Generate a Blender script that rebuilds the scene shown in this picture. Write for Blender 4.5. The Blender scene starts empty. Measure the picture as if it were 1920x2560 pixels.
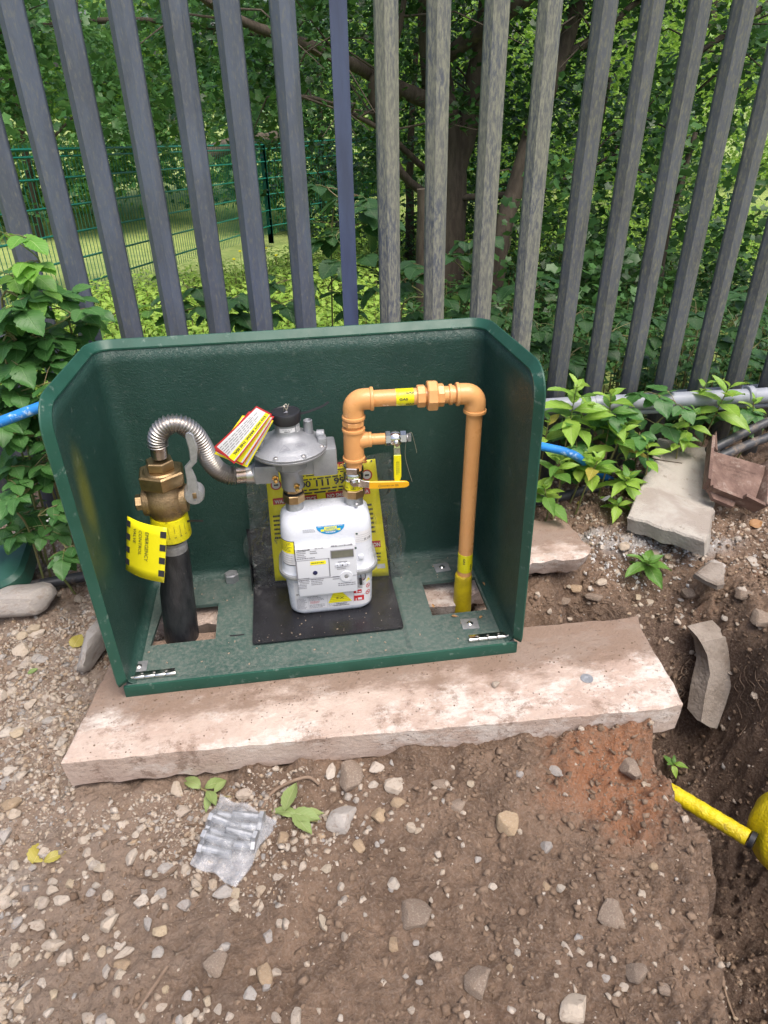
import bpy, bmesh, math, random
import numpy as np
from mathutils import Vector, Matrix

# ------------------------------------------------------------------ camera, world, sun, exposure
SC = bpy.context.scene
COL = SC.collection
CAM = np.array([0.4769, -1.3708, 1.3118])
YAW, PITCH, ROLL, FPX = 0.1314, 0.5464, -0.0211, 1775.0


def cam_axes():
    f = np.array([math.sin(YAW) * math.cos(PITCH), math.cos(YAW) * math.cos(PITCH), -math.sin(PITCH)])
    r = np.array([math.cos(YAW), -math.sin(YAW), 0.0])
    u = np.cross(r, f)
    c, s = math.cos(ROLL), math.sin(ROLL)
    return c * r + s * u, -s * r + c * u, f


CR, CU, CF = cam_axes()
cd = bpy.data.cameras.new('camera')
cd.sensor_fit = 'HORIZONTAL'
cd.sensor_width = 36.0
cd.lens = 36.0 * FPX / 1920.0
cd.clip_start = 0.02
cd.clip_end = 500
cam = bpy.data.objects.new('camera', cd)
COL.objects.link(cam)
m = Matrix(((CR[0], CU[0], -CF[0], CAM[0]), (CR[1], CU[1], -CF[1], CAM[1]), (CR[2], CU[2], -CF[2], CAM[2]), (0, 0, 0, 1)))
cam.matrix_world = m
SC.camera = cam

SUN_EL, SUN_AZ = math.radians(66), math.radians(152)      # azimuth clockwise from +Y: high, behind the camera to the right
W = bpy.data.worlds.new('World')
SC.world = W
W.use_nodes = True
nt = W.node_tree
sky = nt.nodes.new('ShaderNodeTexSky')
sky.sky_type = 'NISHITA'
sky.sun_disc = False
sky.sun_elevation = SUN_EL
sky.sun_rotation = SUN_AZ
sky.air_density = 1.0
sky.dust_density = 6.0
sky.ozone_density = 1.0
bg = nt.nodes['Background']
bg.inputs['Strength'].default_value = 0.12
nt.links.new(sky.outputs[0], bg.inputs['Color'])
sl = bpy.data.lights.new('sun', 'SUN')
sl.energy = 1.3
sl.angle = math.radians(35)
sl.color = (1.0, 0.97, 0.92)
sun = bpy.data.objects.new('sun', sl)
COL.objects.link(sun)
sd = Vector((math.sin(SUN_AZ) * math.cos(SUN_EL), math.cos(SUN_AZ) * math.cos(SUN_EL), math.sin(SUN_EL)))
sun.rotation_euler = sd.to_track_quat('Z', 'Y').to_euler()
SC.view_settings.view_transform = 'Standard'
SC.view_settings.look = 'None'
SC.view_settings.gamma = 1.0
SC.view_settings.use_curve_mapping = False
SC.view_settings.exposure = 0.90
SC.render.engine = 'CYCLES'
SC.cycles.max_bounces = 8
SC.cycles.transparent_max_bounces = 16
SC.cycles.use_denoising = True

rnd = random.Random(7)
NR = np.random.default_rng(11)


# ------------------------------------------------------------------ places: a photo pixel met with a plane of the real scene
def ray(x, y):
    return CF + (x - 960) / FPX * CR + (1280 - y) / FPX * CU


def GZ(x, y, z=-0.1):
    d = ray(x, y)
    return Vector(CAM + (z - CAM[2]) / d[2] * d)


def GY(x, y, Y):
    d = ray(x, y)
    return Vector(CAM + (Y - CAM[1]) / d[1] * d)


# ------------------------------------------------------------------ numpy noise
def _hash(ix, iy, seed):
    n = (ix * 374761393 + iy * 668265263 + seed * 974634777) & 0x7fffffff
    n = ((n ^ (n >> 13)) * 1274126177) & 0x7fffffff
    return ((n ^ (n >> 16)) & 0xffff) / 65535.0


def vnoise(x, y, seed=0):
    x = np.asarray(x, float)
    y = np.asarray(y, float)
    ix = np.floor(x).astype(np.int64)
    iy = np.floor(y).astype(np.int64)
    fx = x - ix
    fy = y - iy
    fx = fx * fx * (3 - 2 * fx)
    fy = fy * fy * (3 - 2 * fy)
    a = _hash(ix, iy, seed)
    b = _hash(ix + 1, iy, seed)
    c = _hash(ix, iy + 1, seed)
    d = _hash(ix + 1, iy + 1, seed)
    return (a + (b - a) * fx) * (1 - fy) + (c + (d - c) * fx) * fy - 0.5


def fbm(x, y, s, octv=4, seed=0, gain=0.5):
    v = 0
    a = 1.0
    for i in range(octv):
        v = v + a * vnoise(np.asarray(x) * s + 17.3 * i, np.asarray(y) * s - 9.1 * i, seed + i)
        s *= 2.03
        a *= gain
    return v


def sstep(a, b, x):
    t = np.clip((np.asarray(x, float) - a) / (b - a), 0, 1)
    return t * t * (3 - 2 * t)


# ------------------------------------------------------------------ materials
def _mk(name):
    m = bpy.data.materials.new(name)
    m.use_nodes = True
    n = m.node_tree.nodes
    return m, n, m.node_tree.links, n['Principled BSDF']


def rgba(c):
    return (c[0], c[1], c[2], 1.0)


def mixc(n, l, fac, a, b, mode='MIX'):
    x = n.new('ShaderNodeMix')
    x.data_type = 'RGBA'
    x.blend_type = mode
    for s, v in ((x.inputs[0], fac), (x.inputs[6], a), (x.inputs[7], b)):
        if isinstance(v, (int, float)):
            s.default_value = v
        elif isinstance(v, tuple):
            s.default_value = rgba(v)
        else:
            l.new(v, s)
    return x.outputs[2]


def noise(n, l, vec, scale, detail=6, rough=0.6, dist=0.0):
    t = n.new('ShaderNodeTexNoise')
    t.inputs['Scale'].default_value = scale
    t.inputs['Detail'].default_value = detail
    t.inputs['Roughness'].default_value = rough
    t.inputs['Distortion'].default_value = dist
    l.new(vec, t.inputs['Vector'])
    return t.outputs['Fac']


def ramp(n, l, fac, a, b):
    r = n.new('ShaderNodeMapRange')
    r.interpolation_type = 'SMOOTHSTEP'
    r.inputs['From Min'].default_value = a
    r.inputs['From Max'].default_value = b
    l.new(fac, r.inputs['Value'])
    return r.outputs['Result']


def mathn(n, l, op, a, b):
    x = n.new('ShaderNodeMath')
    x.operation = op
    for s, v in ((x.inputs[0], a), (x.inputs[1], b)):
        if isinstance(v, (int, float)):
            s.default_value = v
        else:
            l.new(v, s)
    return x.outputs[0]


def coords(n, l, scale=None, rand=False):
    tc = n.new('ShaderNodeTexCoord')
    v = tc.outputs['Object']
    if rand:
        oi = n.new('ShaderNodeObjectInfo')
        cb = n.new('ShaderNodeVectorMath')
        cb.operation = 'SCALE'
        cb.inputs[0].default_value = (37.0, 19.0, 53.0)
        l.new(oi.outputs['Random'], cb.inputs['Scale'])
        ad = n.new('ShaderNodeVectorMath')
        l.new(v, ad.inputs[0])
        l.new(cb.outputs[0], ad.inputs[1])
        v = ad.outputs[0]
    if scale:
        mp = n.new('ShaderNodeMapping')
        mp.inputs['Scale'].default_value = scale
        l.new(v, mp.inputs['Vector'])
        v = mp.outputs[0]
    return v


def M(name, c1, c2=None, ns=25, lo=0.35, hi=0.65, rough=0.5, metal=0.0, bump=0.0, bs=120, bd=5, dist=0.0, spec=0.5,
      stretch=None, dirt=None, dirt_scale=30, dirt_lo=0.5, dirt_hi=0.7, up=False, rvar=0.12, rand=False, coat=0.0, bdist=0.006):
    m, n, l, b = _mk(name)
    v = coords(n, l, stretch, rand)
    col = None
    if c2:
        col = mixc(n, l, ramp(n, l, noise(n, l, v, ns), lo, hi), tuple(c1), tuple(c2))
    fac = None
    if dirt:
        fac = ramp(n, l, noise(n, l, v, dirt_scale, 8, 0.68), dirt_lo, dirt_hi)
        if up:
            g = n.new('ShaderNodeNewGeometry')
            s = n.new('ShaderNodeSeparateXYZ')
            l.new(g.outputs['Normal'], s.inputs[0])
            fac = mathn(n, l, 'MULTIPLY', fac, ramp(n, l, s.outputs[2], 0.3, 0.9))
        col = mixc(n, l, fac, col if col is not None else tuple(c1), tuple(dirt))
    if col is not None:
        l.new(col, b.inputs['Base Color'])
    else:
        b.inputs['Base Color'].default_value = rgba(c1)
    b.inputs['Metallic'].default_value = metal
    b.inputs['Specular IOR Level'].default_value = spec
    b.inputs['Coat Weight'].default_value = coat
    if rvar:
        mr = n.new('ShaderNodeMapRange')
        mr.inputs['To Min'].default_value = max(0.02, rough - rvar)
        mr.inputs['To Max'].default_value = min(1, rough + rvar)
        l.new(noise(n, l, v, ns * 2 + 8), mr.inputs['Value'])
        r = mr.outputs[0]
        if fac is not None:
            x = n.new('ShaderNodeMix')
            l.new(fac, x.inputs[0])
            l.new(r, x.inputs[2])
            x.inputs[3].default_value = 0.9
            r = x.outputs[0]
        l.new(r, b.inputs['Roughness'])
    else:
        b.inputs['Roughness'].default_value = rough
    if bump:
        bp = n.new('ShaderNodeBump')
        bp.inputs['Strength'].default_value = bump
        bp.inputs['Distance'].default_value = bdist
        l.new(noise(n, l, v, bs, bd, 0.6, dist), bp.inputs['Height'])
        l.new(bp.outputs[0], b.inputs['Normal'])
    return m


GREEN = (0.018, 0.054, 0.043)
MT = {}
MT['green'] = M('green_grp', GREEN, (0.023, 0.064, 0.052), ns=6, rough=0.34, bump=0.55, bs=78, bd=3, dist=3.2, bdist=0.005, dirt=(0.10, 0.14, 0.12), dirt_scale=30, dirt_lo=0.58, dirt_hi=0.78)
MT['green_lip'] = M('green_gelcoat', (0.016, 0.072, 0.050), (0.021, 0.086, 0.062), ns=9, rough=0.40, spec=0.35, dirt=(0.16, 0.22, 0.19), dirt_scale=38, dirt_lo=0.57, dirt_hi=0.72, bump=0.05, bs=60)
MT['green_floor'] = M('green_dusty', (0.036, 0.078, 0.066), (0.070, 0.112, 0.099), ns=5, lo=0.30, hi=0.70, rough=0.55, bump=0.4, bs=90, dist=1.5, dirt=(0.17, 0.18, 0.16), dirt_scale=95, dirt_lo=0.36, dirt_hi=0.86, up=True)


def paint_spot(m, center, radii, color, amount):
    """a patch of sprayed paint left on the surface"""
    n, l = m.node_tree.nodes, m.node_tree.links
    b = n['Principled BSDF']
    old = b.inputs['Base Color'].links[0].from_socket
    tc = n.new('ShaderNodeTexCoord')
    mp = n.new('ShaderNodeMapping')
    mp.vector_type = 'TEXTURE'
    mp.inputs['Location'].default_value = center
    mp.inputs['Scale'].default_value = radii
    l.new(tc.outputs['Object'], mp.inputs[0])
    ln = n.new('ShaderNodeVectorMath')
    ln.operation = 'LENGTH'
    l.new(mp.outputs[0], ln.inputs[0])
    d = mathn(n, l, 'ADD', ln.outputs['Value'], mathn(n, l, 'MULTIPLY', noise(n, l, tc.outputs['Object'], 18, 5), 0.5))
    f = mathn(n, l, 'MULTIPLY', ramp(n, l, d, 1.25, 0.35), amount)
    l.new(mixc(n, l, f, old, color), b.inputs['Base Color'])


paint_spot(MT['green'], (-0.5, -0.115, 0.54), (0.06, 0.06, 0.15), (0.22, 0.22, 0.02), 0.55)
MT['white'] = M('white_enamel', (0.66, 0.69, 0.76), (0.62, 0.65, 0.73), ns=12, rough=0.28, dirt=(0.45, 0.44, 0.42), dirt_scale=150, dirt_lo=0.70, dirt_hi=0.76, rvar=0.06)
MT['module'] = M('white_plastic', (0.62, 0.64, 0.69), rough=0.38)
MT['paper'] = M('paper', (0.68, 0.68, 0.71), rough=0.5, rvar=0.05)
MT['ink'] = M('ink', (0.035, 0.035, 0.045), rough=0.5, rvar=0)
MT['grey_ink'] = M('grey_ink', (0.22, 0.22, 0.25), rough=0.5, rvar=0)
MT['red'] = M('red_print', (0.50, 0.025, 0.03), rough=0.45, rvar=0)
MT['blue_print'] = M('blue_print', (0.01, 0.24, 0.52), rough=0.4, rvar=0)
MT['yellow'] = M('yellow_print', (0.90, 0.82, 0.012), (0.88, 0.79, 0.014), ns=14, rough=0.38, rvar=0.05)
MT['yellow_tape'] = M('yellow_tape', (0.78, 0.72, 0.012), (0.70, 0.62, 0.01), ns=30, rough=0.3, bump=0.3, bs=90)
MT['yellow_wrap'] = M('yellow_wrap', (0.70, 0.56, 0.008), (0.56, 0.44, 0.01), ns=18, rough=0.38, bump=0.8, bs=45, dist=2.2, dirt=(0.18, 0.115, 0.06), dirt_scale=22, dirt_lo=0.56, dirt_hi=0.72)
MT['olive_wrap'] = M('olive_wrap', (0.60, 0.46, 0.01), (0.46, 0.34, 0.012), ns=30, rough=0.5, bump=0.4, bs=90, dirt=(0.2, 0.14, 0.07), dirt_scale=50, dirt_lo=0.6, dirt_hi=0.75)
MT['orange'] = M('orange_paint', (0.74, 0.375, 0.145), (0.69, 0.33, 0.12), ns=10, rough=0.30, bump=0.25, bs=60, bd=3, bdist=0.004, dirt=(0.45, 0.23, 0.09), dirt_scale=90, dirt_lo=0.66, dirt_hi=0.76)
MT['brass'] = M('brass', (0.50, 0.36, 0.20), (0.40, 0.28, 0.15), ns=30, rough=0.36, metal=1.0, bump=0.12, bs=300)
MT['bronze'] = M('cast_bronze', (0.36, 0.26, 0.15), (0.27, 0.19, 0.11), ns=26, rough=0.5, metal=0.9, bump=0.3, bs=260)
MT['gold'] = M('bright_brass', (0.75, 0.48, 0.18), rough=0.2, metal=1.0)
MT['alu'] = M('cast_aluminium', (0.36, 0.37, 0.395), (0.29, 0.30, 0.325), ns=20, rough=0.52, metal=0.6, bump=0.3, bs=300)
MT['steel'] = M('stainless', (0.58, 0.56, 0.54), (0.50, 0.47, 0.45), ns=30, rough=0.36, metal=1.0)
MT['chrome'] = M('nickel', (0.72, 0.71, 0.69), rough=0.14, metal=1.0, rvar=0.06)
MT['galv'] = M('galvanised', (0.46, 0.47, 0.49), (0.36, 0.37, 0.39), ns=60, rough=0.52, metal=0.75, bump=0.15, bs=200)
MT['tint'] = M('heat_tint_steel', (0.40, 0.30, 0.24), (0.55, 0.50, 0.47), ns=25, rough=0.3, metal=1.0)
MT['black'] = M('black_plastic', (0.018, 0.018, 0.022), rough=0.42)
MT['black_plate'] = M('black_powdercoat', (0.014, 0.014, 0.017), (0.022, 0.022, 0.026), ns=10, rough=0.24, dirt=(0.22, 0.20, 0.17), dirt_scale=140, dirt_lo=0.66, dirt_hi=0.75, bump=0.08, bs=400)
MT['pe'] = M('black_polyethylene', (0.012, 0.013, 0.016), (0.030, 0.031, 0.035), ns=18, stretch=(2, 2, 0.8), rough=0.42, bump=0.6, bs=30, dirt=(0.28, 0.26, 0.24), dirt_scale=26, dirt_lo=0.66, dirt_hi=0.74)
MT['pe_grey'] = M('bleached_polyethylene', (0.16, 0.16, 0.165), (0.30, 0.30, 0.30), ns=40, rough=0.6)
MT['pipe_black'] = M('black_duct', (0.028, 0.030, 0.036), (0.05, 0.052, 0.06), ns=20, rough=0.45, dirt=(0.20, 0.16, 0.13), dirt_scale=18, dirt_lo=0.55, dirt_hi=0.7)
MT['pipe_grey'] = M('grey_duct', (0.30, 0.32, 0.37), (0.24, 0.26, 0.30), ns=14, rough=0.4, dirt=(0.20, 0.19, 0.15), dirt_scale=24, dirt_lo=0.6, dirt_hi=0.75)
MT['pipe_blue'] = M('blue_pipe', (0.02, 0.18, 0.52), (0.025, 0.24, 0.70), ns=14, rough=0.4, dirt=(0.45, 0.60, 0.78), dirt_scale=22, dirt_lo=0.58, dirt_hi=0.66, stretch=(1, 1, 1))
MT['pale'] = M('painted_pale', (0.098, 0.116, 0.165), (0.080, 0.091, 0.122), ns=7, stretch=(2, 2, 0.6), rough=0.5, rand=True, bump=0.25, bs=60,
              dirt=(0.165, 0.168, 0.155), dirt_scale=80, dirt_lo=0.48, dirt_hi=0.76)
MT['pale_lichen'] = M('lichened_pale', (0.080, 0.090, 0.125), (0.15, 0.15, 0.14), ns=6, stretch=(2, 2, 0.5), rough=0.6, rand=True, bump=0.35, bs=70,
                     dirt=(0.27, 0.268, 0.215), dirt_scale=85, dirt_lo=0.38, dirt_hi=0.66)
MT['pale_moss'] = M('mossy_pale', (0.098, 0.106, 0.128), (0.080, 0.084, 0.094), ns=7, stretch=(2, 2, 0.6), rough=0.6, rand=True, bump=0.3, bs=70,
                   dirt=(0.175, 0.175, 0.135), dirt_scale=75, dirt_lo=0.44, dirt_hi=0.70)
MT['pale_plain'] = M('plain_pale', (0.072, 0.092, 0.175), (0.055, 0.065, 0.12), ns=5, stretch=(3, 3, 0.5), rough=0.38, rand=True, bump=0.1, bs=60)
MT['concrete'] = None
MT['concrete_dark'] = M('dirty_concrete', (0.28, 0.24, 0.205), (0.20, 0.165, 0.135), ns=9, lo=0.40, hi=0.62, rough=0.92, bump=1.0, bs=70, bd=9, dirt=(0.15, 0.11, 0.085), dirt_scale=24, dirt_lo=0.55, dirt_hi=0.72)
MT['concrete_grey'] = M('grey_concrete', (0.40, 0.37, 0.33), (0.30, 0.26, 0.225), ns=7, lo=0.40, hi=0.62, rough=0.9, bump=0.9, bs=110, bd=8, dirt=(0.22, 0.19, 0.16), dirt_scale=26, dirt_lo=0.60, dirt_hi=0.72)
MT['rust'] = M('rusty_iron', (0.13, 0.078, 0.062), (0.21, 0.135, 0.108), ns=18, rough=0.85, metal=0.1, bump=0.5, bs=120, dirt=(0.32, 0.25, 0.21), dirt_scale=22, dirt_lo=0.52, dirt_hi=0.7)
MT['bark'] = M('bark', (0.050, 0.038, 0.028), (0.085, 0.068, 0.050), ns=9, stretch=(3, 3, 0.8), rough=0.9, bump=0.9, bs=24, bd=8)
MT['twig'] = M('twig', (0.13, 0.085, 0.055), (0.09, 0.06, 0.04), ns=20, rough=0.85)
MT['stem'] = M('stem_green', (0.16, 0.20, 0.06), (0.22, 0.16, 0.08), ns=16, rough=0.55)
MT['root'] = M('root', (0.24, 0.17, 0.12), (0.15, 0.10, 0.07), ns=16, rough=0.9)
MT['mesh_green'] = M('green_mesh_wire', (0.010, 0.15, 0.115), rough=0.4, rvar=0)
MT['wire'] = M('seal_wire', (0.55, 0.5, 0.42), rough=0.4, metal=0.7)
MT['lcd'] = M('lcd', (0.16, 0.165, 0.13), (0.12, 0.125, 0.10), ns=20, rough=0.12, rvar=0.03)
MT['navy'] = M('navy_window', (0.02, 0.022, 0.075), rough=0.2, rvar=0)
MT['lid_green'] = M('green_lid', (0.02, 0.085, 0.06), (0.03, 0.105, 0.075), ns=9, rough=0.4, dirt=(0.16, 0.17, 0.14), dirt_scale=30, dirt_lo=0.56, dirt_hi=0.75)
MT['white_petal'] = M('white_petal', (0.8, 0.8, 0.82), rough=0.6)


def clear_film(name, tint, gloss, body):
    m, n, l, b = _mk(name)
    n.remove(b)
    out = n['Material Output']
    tr = n.new('ShaderNodeBsdfTransparent')
    tr.inputs[0].default_value = rgba(tint)
    gl = n.new('ShaderNodeBsdfGlossy')
    gl.inputs['Roughness'].default_value = 0.12
    df = n.new('ShaderNodeBsdfDiffuse')
    df.inputs[0].default_value = (0.80, 0.82, 0.86, 1)
    lw = n.new('ShaderNodeLayerWeight')
    lw.inputs[0].default_value = 0.35
    v = coords(n, l)
    bp = n.new('ShaderNodeBump')
    bp.inputs['Strength'].default_value = 0.9
    bp.inputs['Distance'].default_value = 0.010
    l.new(noise(n, l, v, 26, 3, 0.5, 1.8), bp.inputs['Height'])
    l.new(bp.outputs[0], gl.inputs['Normal'])
    l.new(bp.outputs[0], lw.inputs['Normal'])
    m1 = n.new('ShaderNodeMixShader')
    m1.inputs[0].default_value = body
    l.new(tr.outputs[0], m1.inputs[1])
    l.new(df.outputs[0], m1.inputs[2])
    m2 = n.new('ShaderNodeMixShader')
    l.new(mathn(n, l, 'MULTIPLY', lw.outputs['Fresnel'], gloss), m2.inputs[0])
    l.new(m1.outputs[0], m2.inputs[1])
    l.new(gl.outputs[0], m2.inputs[2])
    l.new(m2.outputs[0], out.inputs['Surface'])
    return m


MT['film'] = clear_film('clear_film', (0.985, 0.987, 0.99), 0.7, 0.02)
MT['film_milky'] = clear_film('milky_film', (0.95, 0.955, 0.97), 0.55, 0.20)


def leaf_mat(name, c1, c2, vein=(0.3, 0.4, 0.1), rough=0.42, trans=0.3, attr=False, veins=True, yellow=0.0):
    m, n, l, b = _mk(name)
    out = n['Material Output']
    if attr:
        at = n.new('ShaderNodeAttribute')
        at.attribute_name = 'tone'
        f = at.outputs['Fac']
    else:
        oi = n.new('ShaderNodeObjectInfo')
        f = oi.outputs['Random']
    col = mixc(n, l, f, tuple(c1), tuple(c2))
    if veins:
        uv = n.new('ShaderNodeUVMap')
        s = n.new('ShaderNodeSeparateXYZ')
        l.new(uv.outputs[0], s.inputs[0])
        au = mathn(n, l, 'ABSOLUTE', s.outputs[0], 0)
        mid = ramp(n, l, au, 0.07, 0.02)
        ch = mathn(n, l, 'SINE', mathn(n, l, 'MULTIPLY', mathn(n, l, 'SUBTRACT', s.outputs[1], mathn(n, l, 'MULTIPLY', au, 0.28)), 46.0), 0)
        side = ramp(n, l, ch, 0.80, 1.0)
        vf = mathn(n, l, 'MAXIMUM', mid, mathn(n, l, 'MULTIPLY', side, 0.45))
        col = mixc(n, l, mathn(n, l, 'MULTIPLY', vf, 0.6), col, tuple(vein))
        bp = n.new('ShaderNodeBump')
        bp.inputs['Strength'].default_value = 0.35
        bp.inputs['Distance'].default_value = 0.003
        bp.invert = True
        l.new(vf, bp.inputs['Height'])
        l.new(bp.outputs[0], b.inputs['Normal'])
    v = coords(n, l)
    col = mixc(n, l, ramp(n, l, noise(n, l, v, 60, 3), 0.64, 0.74), col, (c1[0] * 0.6 + 0.08, c1[1] * 0.6 + 0.05, c1[2] * 0.6))
    l.new(col, b.inputs['Base Color'])
    b.inputs['Roughness'].default_value = rough
    tl = n.new('ShaderNodeBsdfTranslucent')
    hs = n.new('ShaderNodeHueSaturation')
    hs.inputs['Hue'].default_value = 0.485
    hs.inputs['Value'].default_value = 1.6
    l.new(col, hs.inputs['Color'])
    l.new(hs.outputs[0], tl.inputs[0])
    mx = n.new('ShaderNodeMixShader')
    mx.inputs[0].default_value = trans
    l.new(b.outputs[0], mx.inputs[1])
    l.new(tl.outputs[0], mx.inputs[2])
    l.new(mx.outputs[0], out.inputs['Surface'])
    return m


MT['leaf_balsam'] = leaf_mat('balsam_leaf', (0.19, 0.36, 0.045), (0.31, 0.48, 0.075), (0.42, 0.52, 0.18))
MT['leaf_balsam_dark'] = leaf_mat('balsam_leaf_deep', (0.09, 0.22, 0.035), (0.13, 0.27, 0.05), (0.26, 0.38, 0.13))
MT['leaf_yellow'] = leaf_mat('yellowed_leaf', (0.36, 0.32, 0.06), (0.44, 0.38, 0.08), (0.6, 0.5, 0.2))
MT['leaf_wilt'] = leaf_mat('wilted_leaf', (0.17, 0.25, 0.07), (0.26, 0.33, 0.12), (0.36, 0.38, 0.2), rough=0.6, trans=0.15)
MT['leaf_brown'] = leaf_mat('dry_leaf', (0.30, 0.15, 0.06), (0.38, 0.21, 0.09), (0.4, 0.25, 0.1), trans=0.1)
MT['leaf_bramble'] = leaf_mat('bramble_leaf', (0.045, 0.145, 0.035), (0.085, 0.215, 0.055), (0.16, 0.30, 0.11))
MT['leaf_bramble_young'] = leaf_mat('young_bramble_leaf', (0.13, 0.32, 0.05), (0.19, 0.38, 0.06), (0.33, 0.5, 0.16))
MT['leaf_bramble_back'] = leaf_mat('shaded_bramble_leaf', (0.028, 0.092, 0.026), (0.060, 0.155, 0.042), (0.12, 0.22, 0.08))  # darker copy of the bramble leaf, shade behind the fence put into its colour
MT['leaf_nettle'] = leaf_mat('nettle_leaf', (0.20, 0.37, 0.05), (0.40, 0.54, 0.11), attr=True, veins=False, rough=0.5)
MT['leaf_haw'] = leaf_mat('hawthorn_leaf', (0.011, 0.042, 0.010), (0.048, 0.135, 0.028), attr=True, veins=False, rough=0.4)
MT['leaf_maple'] = leaf_mat('maple_leaf', (0.030, 0.105, 0.028), (0.13, 0.29, 0.085), attr=True, veins=False, rough=0.4)
MT['leaf_far'] = leaf_mat('far_leaf', (0.13, 0.27, 0.04), (0.30, 0.46, 0.08), attr=True, veins=False, rough=0.5, trans=0.4)
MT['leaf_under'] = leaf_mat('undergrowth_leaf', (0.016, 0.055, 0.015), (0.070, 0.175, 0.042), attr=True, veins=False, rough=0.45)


# soil: brown, beige on the gravelly left, rusty patches near the trench
def soil_mat():
    m, n, l, b = _mk('soil')
    v = coords(n, l)
    s = n.new('ShaderNodeSeparateXYZ')
    l.new(v, s.inputs[0])
    base = mixc(n, l, ramp(n, l, noise(n, l, v, 6, 10, 0.75), 0.38, 0.62), (0.285, 0.192, 0.133), (0.165, 0.108, 0.074))
    left = ramp(n, l, mathn(n, l, 'ADD', s.outputs[0], mathn(n, l, 'MULTIPLY', noise(n, l, v, 3.2, 5), 0.8)), 0.75, 0.25)
    base = mixc(n, l, mathn(n, l, 'MULTIPLY', left, 0.62), base, (0.36, 0.278, 0.218))
    dust = mathn(n, l, 'MULTIPLY', ramp(n, l, noise(n, l, v, 4.2, 9, 0.72), 0.49, 0.60), left)
    base = mixc(n, l, mathn(n, l, 'MULTIPLY', dust, 0.7), base, (0.45, 0.375, 0.315))
    # rusty clay in the heap by the trench
    vd = n.new('ShaderNodeVectorMath')
    vd.operation = 'DISTANCE'
    mp = n.new('ShaderNodeMapping')
    mp.inputs['Location'].default_value = (-1.13, 0.36, 0)
    mp.inputs['Scale'].default_value = (1, 1, 0)
    l.new(v, mp.inputs[0])
    ln = n.new('ShaderNodeVectorMath')
    ln.operation = 'LENGTH'
    l.new(mp.outputs[0], ln.inputs[0])
    rf = mathn(n, l, 'SUBTRACT', ln.outputs['Value'], mathn(n, l, 'MULTIPLY', noise(n, l, v, 9, 6, 0.7), 0.42))
    base = mixc(n, l, mathn(n, l, 'MULTIPLY', ramp(n, l, rf, 0.02, -0.20), 0.9), base, (0.38, 0.165, 0.080))
    deep = ramp(n, l, s.outputs[2], -0.13, -0.28)  # darker with depth: damp subsoil, with the trench's shade put into the colour
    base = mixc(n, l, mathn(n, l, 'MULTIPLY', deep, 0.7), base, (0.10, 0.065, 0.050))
    rs = ramp(n, l, noise(n, l, v, 3.1, 6, 0.7), 0.60, 0.72)
    base = mixc(n, l, mathn(n, l, 'MULTIPLY', rs, 0.5), base, (0.27, 0.15, 0.095))
    ds = ramp(n, l, noise(n, l, v, 7.3, 6, 0.7), 0.58, 0.70)
    base = mixc(n, l, mathn(n, l, 'MULTIPLY', ds, 0.6), base, (0.095, 0.068, 0.053))
    for cx_, cy_, rx_, ry_ in ((1.62, 0.555, 0.20, 0.055), (1.86, 0.50, 0.16, 0.05), (1.46, 0.62, 0.14, 0.04)):      # spilled lime dust
        mq = n.new('ShaderNodeMapping')
        mq.vector_type = 'TEXTURE'
        mq.inputs['Location'].default_value = (cx_, cy_, 0)
        mq.inputs['Scale'].default_value = (rx_, ry_, 50)
        l.new(v, mq.inputs[0])
        lq = n.new('ShaderNodeVectorMath')
        lq.operation = 'LENGTH'
        l.new(mq.outputs[0], lq.inputs[0])
        dq = mathn(n, l, 'ADD', lq.outputs['Value'], mathn(n, l, 'MULTIPLY', noise(n, l, v, 14, 8, 0.7), 1.3))
        base = mixc(n, l, mathn(n, l, 'MULTIPLY', ramp(n, l, dq, 1.7, 0.9), 0.7), base, (0.55, 0.54, 0.53))
    fine = ramp(n, l, noise(n, l, v, 140, 4, 0.7), 0.42, 0.72)
    base = mixc(n, l, mathn(n, l, 'MULTIPLY', fine, 0.42), base, (0.42, 0.335, 0.27))
    fd = ramp(n, l, noise(n, l, v, 60, 6, 0.75), 0.46, 0.32)
    base = mixc(n, l, mathn(n, l, 'MULTIPLY', fd, 0.55), base, (0.07, 0.046, 0.034))
    l.new(base, b.inputs['Base Color'])
    b.inputs['Roughness'].default_value = 0.92
    b.inputs['Specular IOR Level'].default_value = 0.25
    bp = n.new('ShaderNodeBump')
    bp.inputs['Strength'].default_value = 1.0
    bp.inputs['Distance'].default_value = 0.022
    l.new(noise(n, l, v, 70, 9, 0.7), bp.inputs['Height'])
    l.new(bp.outputs[0], b.inputs['Normal'])
    return m


MT['soil'] = soil_mat()


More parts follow.
